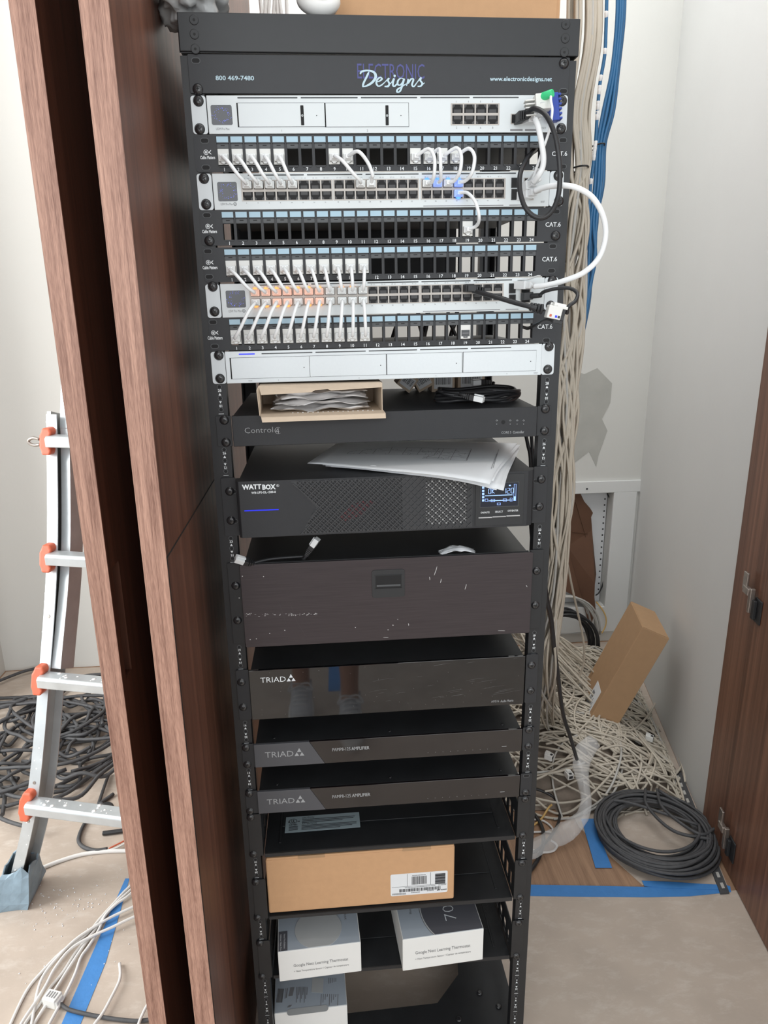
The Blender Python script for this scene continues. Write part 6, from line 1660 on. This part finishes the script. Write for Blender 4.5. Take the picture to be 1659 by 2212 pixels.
for s_ in ([(0, 1560), (30, 1545), (60, 1530), (90, 1515), (130, 1500)], [(0, 1470), (25, 1460), (60, 1448), (110, 1440), (140, 1460)], [(0, 1720), (20, 1715), (60, 1690), (110, 1700), (160, 1680), (220, 1650)], [(0, 1600), (20, 1610), (45, 1580), (60, 1555), (75, 1510), (55, 1505), (30, 1512), (40, 1520), (80, 1512)],
           [(100, 1730), (150, 1710), (200, 1670), (240, 1640), (280, 1600)], [(90, 1610), (150, 1605), (220, 1595), (260, 1570)], [(150, 1470), (180, 1460), (230, 1455)], [(0, 1690), (10, 1720), (5, 1760)], [(105, 1640), (160, 1620), (170, 1690), (90, 1700)]):
    tangle([FL(x, y, .012 + .01 * rt.random()) for x, y in s_])
tag(obj('cable_tangle', mb, M['rcable']), 'tangle of black cables on the floor behind the ladder', 'cables', None, 'stuff')
cable('black cable end bending back beside the outer walnut panel', [FL(245, 1715, .008), FL(212, 1740, .008), FL(185, 1775, .008), FL(170, 1810, .008), FL(178, 1828, .008), FL(205, 1837, .008), FL(232, 1834, .008)], .0055, 'rcable')
cable('short cut black cable stub emerging from behind the outer panel', [FL(222, 1800, .008), FL(240, 1798, .008), FL(275, 1793, .008), FL(300, 1790, .008)], .0065, 'bcable')
o = thing('cable_adapter', 'round black plug adapter lying under the lowest ladder rung', 'adapter', FL(231, 1750)); c = FL(231, 1748, .02)
mb = MB(); mb.lathe([(.016, -.016), (.019, -.01), (.019, .010), (.012, .018)], c, (.3, -.2, 1), 18); obj('housing', mb, M['plastic'], o)
mb = MB(); mb.tube(smooth_path([c, FL(215, 1735, .01), FL(205, 1760, .008), FL(225, 1700, .01), FL(236, 1670, .01)], 6), .005, 7); obj('lead', mb, M['rcable'], o)
# white cables
zf = lambda X, Y: (X / 3.95, 1800 + Y / 3.95)
wc = [([(1300, 300), (1100, 460), (960, 610), (860, 720), (740, 860), (540, 1000), (370, 1170), (230, 1340), (90, 1627), (20, 1800)], 'white floor cable farthest left of the bundle crossing the blue tape'),
      ([(1300, 330), (1110, 520), (1000, 600), (900, 700), (840, 830), (760, 960), (690, 1060), (640, 1200), (560, 1370), (420, 1627), (330, 1800)], 'white floor cable crossing over the others and passing the black plug end'),
      ([(1350, 520), (1130, 630), (960, 710), (800, 800), (640, 910), (500, 1050), (380, 1200), (320, 1350), (270, 1627), (250, 1800)], 'white floor cable bowing left, second from the left at the picture bottom'),
      ([(1350, 640), (1140, 715), (960, 800), (760, 890), (600, 990), (470, 1150), (390, 1300), (310, 1430), (180, 1627), (100, 1800)], 'white floor cable lowest where the bundle meets the walnut panel'),
      ([(1290, 330), (1100, 495), (930, 660), (790, 850), (650, 1010), (540, 1180), (420, 1330), (330, 1470), (215, 1627), (140, 1800)], 'printed white floor cable in the middle of the bundle'),
      ([(760, 900), (700, 980), (600, 1130), (500, 1290), (420, 1420), (290, 1627), (200, 1800)], 'white floor cable emerging from under the bundle to the white jack'),
      ([(1020, 1110), (1027, 1200), (1010, 1280), (940, 1420), (880, 1530), (800, 1640), (720, 1780)], 'cut white cable end lying right of the blue tape'),
      ([(1420, 1250), (1330, 1360), (1255, 1470), (1210, 1560), (1180, 1640), (1150, 1800)], 'white cable tip at the bottom edge of the outer walnut panel')]
for i, (ps, lab) in enumerate(wc):
    z = .0042 + .0035 * (i % 4)
    p = [FL(*zf(*q), .0042 + (z - .0042) * (1 if 0 < k < len(ps) - 1 else .3)) for k, q in enumerate(ps)]
    cable(lab, p, .0034, 'floorcab', per=7, group='white cables on the floor by the walnut panel' if i < 6 else None)
cable('long white cable curving across the paper behind the ladder foot', [FL(*zf(*q), .0055) for q in ((60, 440), (140, 400), (240, 350), (330, 310), (500, 240), (700, 180), (900, 155), (1060, 150), (1250, 150))], .0055, 'floorcab')
cable('white stripped cable core by the bending black cable end', [FL(*zf(*q), .009) for q in ((915, 146), (990, 125), (1050, 95), (1120, 60))], .0022, 'floorcab')
cable('orange stripped cable core by the bending black cable end', [FL(*zf(*q), .010) for q in ((930, 130), (1000, 95), (1040, 75), (1120, 30))], .0022, 'orange')
o = thing('network_lead', 'dusty black lead with white jack end crossing the blue tape', 'cable', FL(*zf(800, 1550)))
mb = MB(); mb.tube(smooth_path([FL(*zf(*q), .007) for q in ((500, 1440), (560, 1490), (620, 1515), (760, 1548), (950, 1582), (1150, 1602), (1275, 1592), (1400, 1580))], 8), .0042, 8); obj('cable', mb, M['rcable'], o)
c = FL(*zf(455, 1420), .012); f = BoxF(c, (1, -.35, 0), (.35, 1, 0), (0, 0, 1)); mb = MB(); f.box(mb, -.018, .014, -.013, .013, -.011, .013); f.box(mb, .010, .018, -.011, .011, -.010, .008); obj('jack_end', mb, M['jack'], o, .002)
mb = MB()
for i in range(4): f.box(mb, -.012 + .006 * i, -.009 + .006 * i, -.006, .008, .0125, .0136)
obj('jack_marks', mb, M['inkg'], o)
# crumbs of plaster on the paper
rs = random.Random(15); mb = MB()
for i in range(110):
    x, y = (rs.gauss(150, 55), rs.gauss(1955, 40)) if i < 80 else (rs.uniform(40, 280), rs.uniform(1830, 2150))
    if y < 1800: continue
    p = FL(x, y, .001); r = rs.uniform(.0006, .0018); mb.lathe([(r, 0), (r * 1.1, r * .6), (r * .4, r * 1.2)], p, (0, 0, 1), 6)
tag(obj('plaster_crumbs', mb, M['white']), 'scattered white plaster crumbs on the brown floor paper', 'crumbs', None, 'stuff')

# ================================================================== ON TOP OF THE RACK
zT = 1.8046
a = PY(700, 20, .09); b = PY(1208, 20, .09)
tc = thing('cardboard_carton', 'large tan cardboard carton standing on top of the rack', 'box', ((a.x + b.x) / 2, .09, zT))
mb = MB(); mb.box(a.x, b.x, .09, .40, zT, zT + .34); obj('carton_body', mb, M['carton'], tc, .004)
mb = MB(); mb.box(a.x + .002, b.x - .004, .0888, .09, zT + .001, zT + .3); mb.box(b.x - .0015, b.x + .0015, .092, .40, zT, zT + .34); obj('side_flap', mb, M['carton'], tc)
# round white fixture
c = PY(686, 0, .05); o = thing('round_fixture', 'round white ceiling fixture lying on the rack top by the carton', 'fixture', (c.x, .03, zT))
ax = Vector((.15, -.75, .6)).normalized(); cc_ = Vector((c.x, .035, zT + .0285))
mb = MB(); mb.lathe([(.011, .010), (.020, .013), (.027, .009), (.029, .002), (.026, -.006), (.017, -.009), (.003, -.010)], cc_, ax, 36); obj('shell', mb, M['nest'], o)
mb = MB(); mb.lathe([(.020, .0135), (.015, .0115), (.007, .011), (.002, .011)], cc_, ax, 30); obj('centre', mb, M['nestdisc'], o)
mb = MB(); q = [PY(x, y, .012) for x, y in ((788, 26), (856, 24), (861, 14), (792, 18))]
z0 = zT + .0006
tray = thing('folded_card', 'folded white card lying at the rack top front edge', 'card', (q[0].x, .0, zT))
mb.add([(q[0].x, .004, z0), (q[1].x, .002, z0), (q[1].x + .002, .05, z0), (q[0].x + .002, .05, z0), (q[0].x, .004, z0 + .001), (q[1].x, .002, z0 + .001), (q[1].x + .002, .05, z0 + .016), (q[0].x + .002, .05, z0 + .012)], [(0, 1, 2, 3), (4, 5, 6, 7), (0, 1, 5, 4), (1, 2, 6, 5), (2, 3, 7, 6), (3, 0, 4, 7)])
obj('card', mb, M['white'], tray, .0006)
# crumpled grey bag at the left front corner
rs = random.Random(31); vs_ = []; fs = []; n, mth = 64, 36; c0 = PY(418, -8, .05); c0 = Vector((c0.x - .006, .05, zT + .048))
for j in range(mth + 1):
    ph = pi * j / mth
    for i in range(n):
        t = 2 * pi * i / n; d = Vector((cos(t) * sin(ph), sin(t) * sin(ph), cos(ph))); k = 1 + .42 * noise.noise(d * 2.6 + Vector((3, 1, 8))) + .30 * abs(noise.noise(d * 5)) - .10 * abs(noise.noise(d * 11 + Vector((4, 4, 4))))
        p = c0 + Vector((d.x * .042 * k, d.y * .05 * k, d.z * .05 * k)); p.z = max(p.z, zT + .001); vs_.append(p)
for j in range(mth):
    for i in range(n): fs.append((j * n + i, j * n + (i + 1) % n, (j + 1) * n + (i + 1) % n, (j + 1) * n + i))
mb = MB(); mb.add(vs_, fs, 0, True); tag(obj('plastic_bag', mb, M['greybag']), 'crumpled grey plastic bag on the rack top left corner', 'bag')
# black pouch behind it
vs_, fs = crumple(12, .09, .07, .03, .012, 90); c0 = PY(485, 2, .22)
mb = MB(); mb.add([(c0.x + p[0], .20 + p[1], max(zT + .001, zT + .030 + p[2] + .020 * p[0] / .09)) for p in vs_], fs, 0, True)
tag(obj('fabric_pouch', mb, M['plastic']), 'black fabric pouch on the rack top behind the grey bag', 'pouch')
for i in range(7):
    x = 562 + 9 * i; p = [PY(x + 6 * ((i * 3) % 4 - 1.5), -70, .9), PY(x + rb.uniform(-4, 4), -10, .9), PY(x + rb.uniform(-3, 6), 30, .9), PY(x + rb.uniform(-3, 6), 70, .9), PY(x, 330, .92)]
    cable('white strand of the bundle hanging between carton and walnut panel', p, .004, 'floorcab', 'white_cable', group='white strands behind the rack top')

# ================================================================== PERSON TAKING THE PICTURE (mirrored in the glossy panels)
M['skin'] = mat('skin', (.50, .30, .22), .5, var=.06)
M['shirt'] = mat('navy_shirt', (.03, .04, .085), .8, var=.1)
M['shorts'] = mat('grey_shorts', (.10, .10, .11), .85, var=.1)
M['hair'] = mat('dark_hair', (.03, .02, .015), .6, var=.2)
M['shoe'] = mat('sneaker_white', (.62, .64, .68), .6, var=.15, scale=60)
M['sole'] = mat('sneaker_sole', (.75, .75, .73), .6)
pers = thing('person', 'person in navy shirt and shorts with white sneakers, mirrored in the glossy panel', 'person', (-.12, -1.42, 0))
def skin(name, V, E, m, parent, sub=2):
    iv = wm(parent).inverted(); me = bpy.data.meshes.new(name)
    me.from_pydata([tuple(iv @ Vector(v[:3])) for v in V], E, []); me.materials.append(m)
    o = bpy.data.objects.new(name, me); COL.objects.link(o); o.parent = parent
    o.modifiers.new('skin', 'SKIN').use_smooth_shade = True
    for i, v in enumerate(V):
        d = me.skin_vertices[0].data[i]; r = v[3] if isinstance(v[3], tuple) else (v[3], v[3]); d.radius = r; d.use_root = (i == 0)
    b = o.modifiers.new('sub', 'SUBSURF'); b.levels = b.render_levels = sub
    return o
cx = -.12
V = [(cx, -1.42, .95, (.14, .10)), (cx, -1.425, 1.10, (.125, .09)), (cx, -1.42, 1.28, (.145, .10)), (cx, -1.42, 1.40, (.13, .09)), (cx, -1.415, 1.49, .055), (cx, -1.40, 1.545, .055), (cx, -1.385, 1.62, (.072, .09)), (cx, -1.385, 1.70, (.074, .092)), (cx, -1.395, 1.76, .05)]
E_ = [(i, i + 1) for i in range(8)]
def add(p, v): V.append(v); E_.append((p, len(V) - 1)); return len(V) - 1
for s_, ax_, ay in ((-1, -.215, -1.43), (1, -.035, -1.325)):
    h = add(0, (cx + s_ * .085, -1.42, .87, .085)); k = add(h, (ax_ * .9 + cx * .1 + s_ * .012, ay + .012, .70, .075)); k = add(k, (ax_ + .004, ay + .02, .50, .052)); k = add(k, (ax_, ay - .008, .36, .052)); k = add(k, (ax_, ay, .13, .034)); k = add(k, (ax_, ay + .005, .07, .036)); k = add(k, (ax_, ay + .09, .045, .034)); add(k, (ax_, ay + .17, .035, .028))
MW = cam.matrix_basis
for s_ in (-1, 1):
    k = add(3, (cx + s_ * .13, -1.42, 1.41, .058)); k = add(k, (cx + s_ * .19, -1.41, 1.36, .050)); k = add(k, (cx + s_ * .23, -1.33, 1.16, .042))
    wr = MW @ Vector((s_ * .062, -.10, .075)); k = add(k, tuple((Vector((cx + s_ * .23, -1.33, 1.16)) * .45 + wr * .55)) + (.036,)); k = add(k, tuple(wr) + (.026,))
    pm = add(k, tuple(MW @ Vector((s_ * .060, -.075, .045))) + ((.034, .018),))
    for j, (fy, L_) in enumerate(((-.035, .030), (-.055, .034), (-.075, .032), (-.095, .026))):
        q = add(pm, tuple(MW @ Vector((s_ * .056, fy + .005, .030))) + (.009,)); q = add(q, tuple(MW @ Vector((s_ * .047, fy, .013))) + (.0085,)); add(q, tuple(MW @ Vector((s_ * (.047 - L_ * .3), fy, .0035))) + (.0075,))
    q = add(pm, tuple(MW @ Vector((s_ * .046, -.045, .042))) + (.011,)); q = add(q, tuple(MW @ Vector((s_ * .030, -.035, .030))) + (.0095,)); add(q, tuple(MW @ Vector((s_ * .014, -.045, .026))) + (.008,))
skin('body', V, E_, M['skin'], pers)
V = [(cx, -1.42, .93, (.155, .118)), (cx, -1.425, 1.08, (.14, .108)), (cx, -1.42, 1.28, (.155, .115)), (cx, -1.42, 1.41, (.14, .10)), (cx, -1.415, 1.465, .07)]; E_ = [(i, i + 1) for i in range(4)]
for s_ in (-1, 1): k = add(3, (cx + s_ * .13, -1.42, 1.415, .072)); k = add(k, (cx + s_ * .195, -1.405, 1.35, .066)); add(k, (cx + s_ * .215, -1.37, 1.26, .064))
skin('shirt', V, E_, M['shirt'], pers)
V = [(cx, -1.42, .95, (.155, .115))]; E_ = []
for s_, ax_, ay in ((-1, -.215, -1.43), (1, -.035, -1.325)): k = add(0, (cx + s_ * .09, -1.42, .86, .10)); k = add(k, (ax_ * .9 + cx * .1 + s_ * .012, ay + .012, .70, .092)); add(k, (ax_ + .002, ay + .016, .58, .088))
skin('shorts', V, E_, M['shorts'], pers)
for s_, ax_, ay in ((-1, -.215, -1.43), (1, -.035, -1.325)):
    V = [(ax_, ay - .045, .045, (.040, .042)), (ax_, ay + .03, .055, (.042, .050)), (ax_ - s_ * .002, ay + .11, .048, (.045, .038)), (ax_ - s_ * .004, ay + .195, .040, (.044, .030))]; E_ = [(0, 1), (1, 2), (2, 3)]; add(0, (ax_, ay - .01, .085, (.040, .044)))
    sh = skin('shoe', V, E_, M['shoe'], pers)
    mb = MB(); ol = []
    for i in range(20):
        t = 2 * pi * i / 20; ol.append((ax_ + (.047 + .006 * sin(t)) * cos(t), ay + .075 + .165 * sin(t)))
    mb.prism(ol, 'z', .0012, .026); obj('sole', mb, M['sole'], sh, .006)
    mb = MB()
    for i in range(5): y = ay + .05 + i * .022; mb.tube(smooth_path([(ax_ - .026, y, .090 - i * .004), (ax_, y + .005, .102 - i * .006), (ax_ + .026, y, .090 - i * .004)], 4), .0032, 6)
    for q in (-1, 1): mb.tube(smooth_path([(ax_, ay + .05, .108), (ax_ + q * .03, ay + .06, .115), (ax_ + q * .045, ay + .075, .095), (ax_ + q * .02, ay + .07, .100)], 5), .003, 6)
    obj('laces', mb, M['white'], sh)
hc = Vector((cx, -1.385, 1.665))
mb = MB(); mb.lathe([(.094 * cos(a), .100 * sin(a)) for a in [radians(x) for x in (8, 25, 45, 65, 85)]], hc + Vector((0, -.014, .018)), (0, -.25, 1), 20); obj('hair', mb, M['hair'], pers)
for s_ in (-1, 1):
    mb = MB(); mb.lathe([(.012 * sin(a), -.012 * cos(a)) for a in [radians(x) for x in (5, 40, 90, 140, 175)]], hc + Vector((s_ * .032, .082, .0)), (0, 1, 0), 12); obj('eye', mb, [M['white']], pers)
    mb = MB(); mb.lathe([(.006, 0), (.004, .003)], hc + Vector((s_ * .032, .093, .0)), (0, 1, 0), 10); obj('iris', mb, M['ink'], pers)
    mb = MB(); mb.lathe([(.012, -.006), (.028, 0), (.024, .008), (.010, .010)], hc + Vector((s_ * .078, 0, -.01)), (s_, .2, 0), 14); obj('ear', mb, M['skin'], pers)
mb = MB(); mb.tube([hc + Vector((0, .088, .008)), hc + Vector((0, .100, -.018)), hc + Vector((0, .108, -.034)), hc + Vector((0, .088, -.040))], [.008, .011, .014, .008], 10); obj('nose', mb, M['skin'], pers, sub=1)
mb = MB(); mb.tube(smooth_path([hc + Vector((x, .090 - abs(x) * .35, -.065)) for x in (-.025, 0, .025)], 5), .006, 8, flat=1.5); obj('mouth', mb, M['grillered'], pers)
ph = thing('phone', 'black phone held up by the person taking the picture', 'phone', MW @ Vector((0, -.12, .012)))
mb = MB(); pl = rrect(-.037, .037, -.125, .028, .01); mb.add([MW @ Vector((a, b, .006)) for a, b in pl] + [MW @ Vector((a, b, .014)) for a, b in pl], [tuple(range(len(pl))), tuple(range(len(pl), 2 * len(pl)))] + [(i, (i + 1) % len(pl), len(pl) + (i + 1) % len(pl), len(pl) + i) for i in range(len(pl))])
obj('phone_case', mb, M['plastic'], ph, .002)
mb = MB(); mb.add([MW @ Vector((a * .92, b * .97 - .001, .0142)) for a, b in pl] + [MW @ Vector((a * .92, b * .97 - .001, .0146)) for a, b in pl], [tuple(range(len(pl))), tuple(range(len(pl), 2 * len(pl)))] + [(i, (i + 1) % len(pl), len(pl) + (i + 1) % len(pl), len(pl) + i) for i in range(len(pl))])
obj('phone_screen', mb, M['screen'], ph)
mb = MB(); mb.prism([(-.115, -1.5), (-.068, -1.5), (-.02, -3.6), (-.07, -3.6)], 'z', .001, .0016)
tag(obj('masking_tape', mb, TP), 'blue masking tape on the floor paper behind the mirrored sneakers', 'tape')
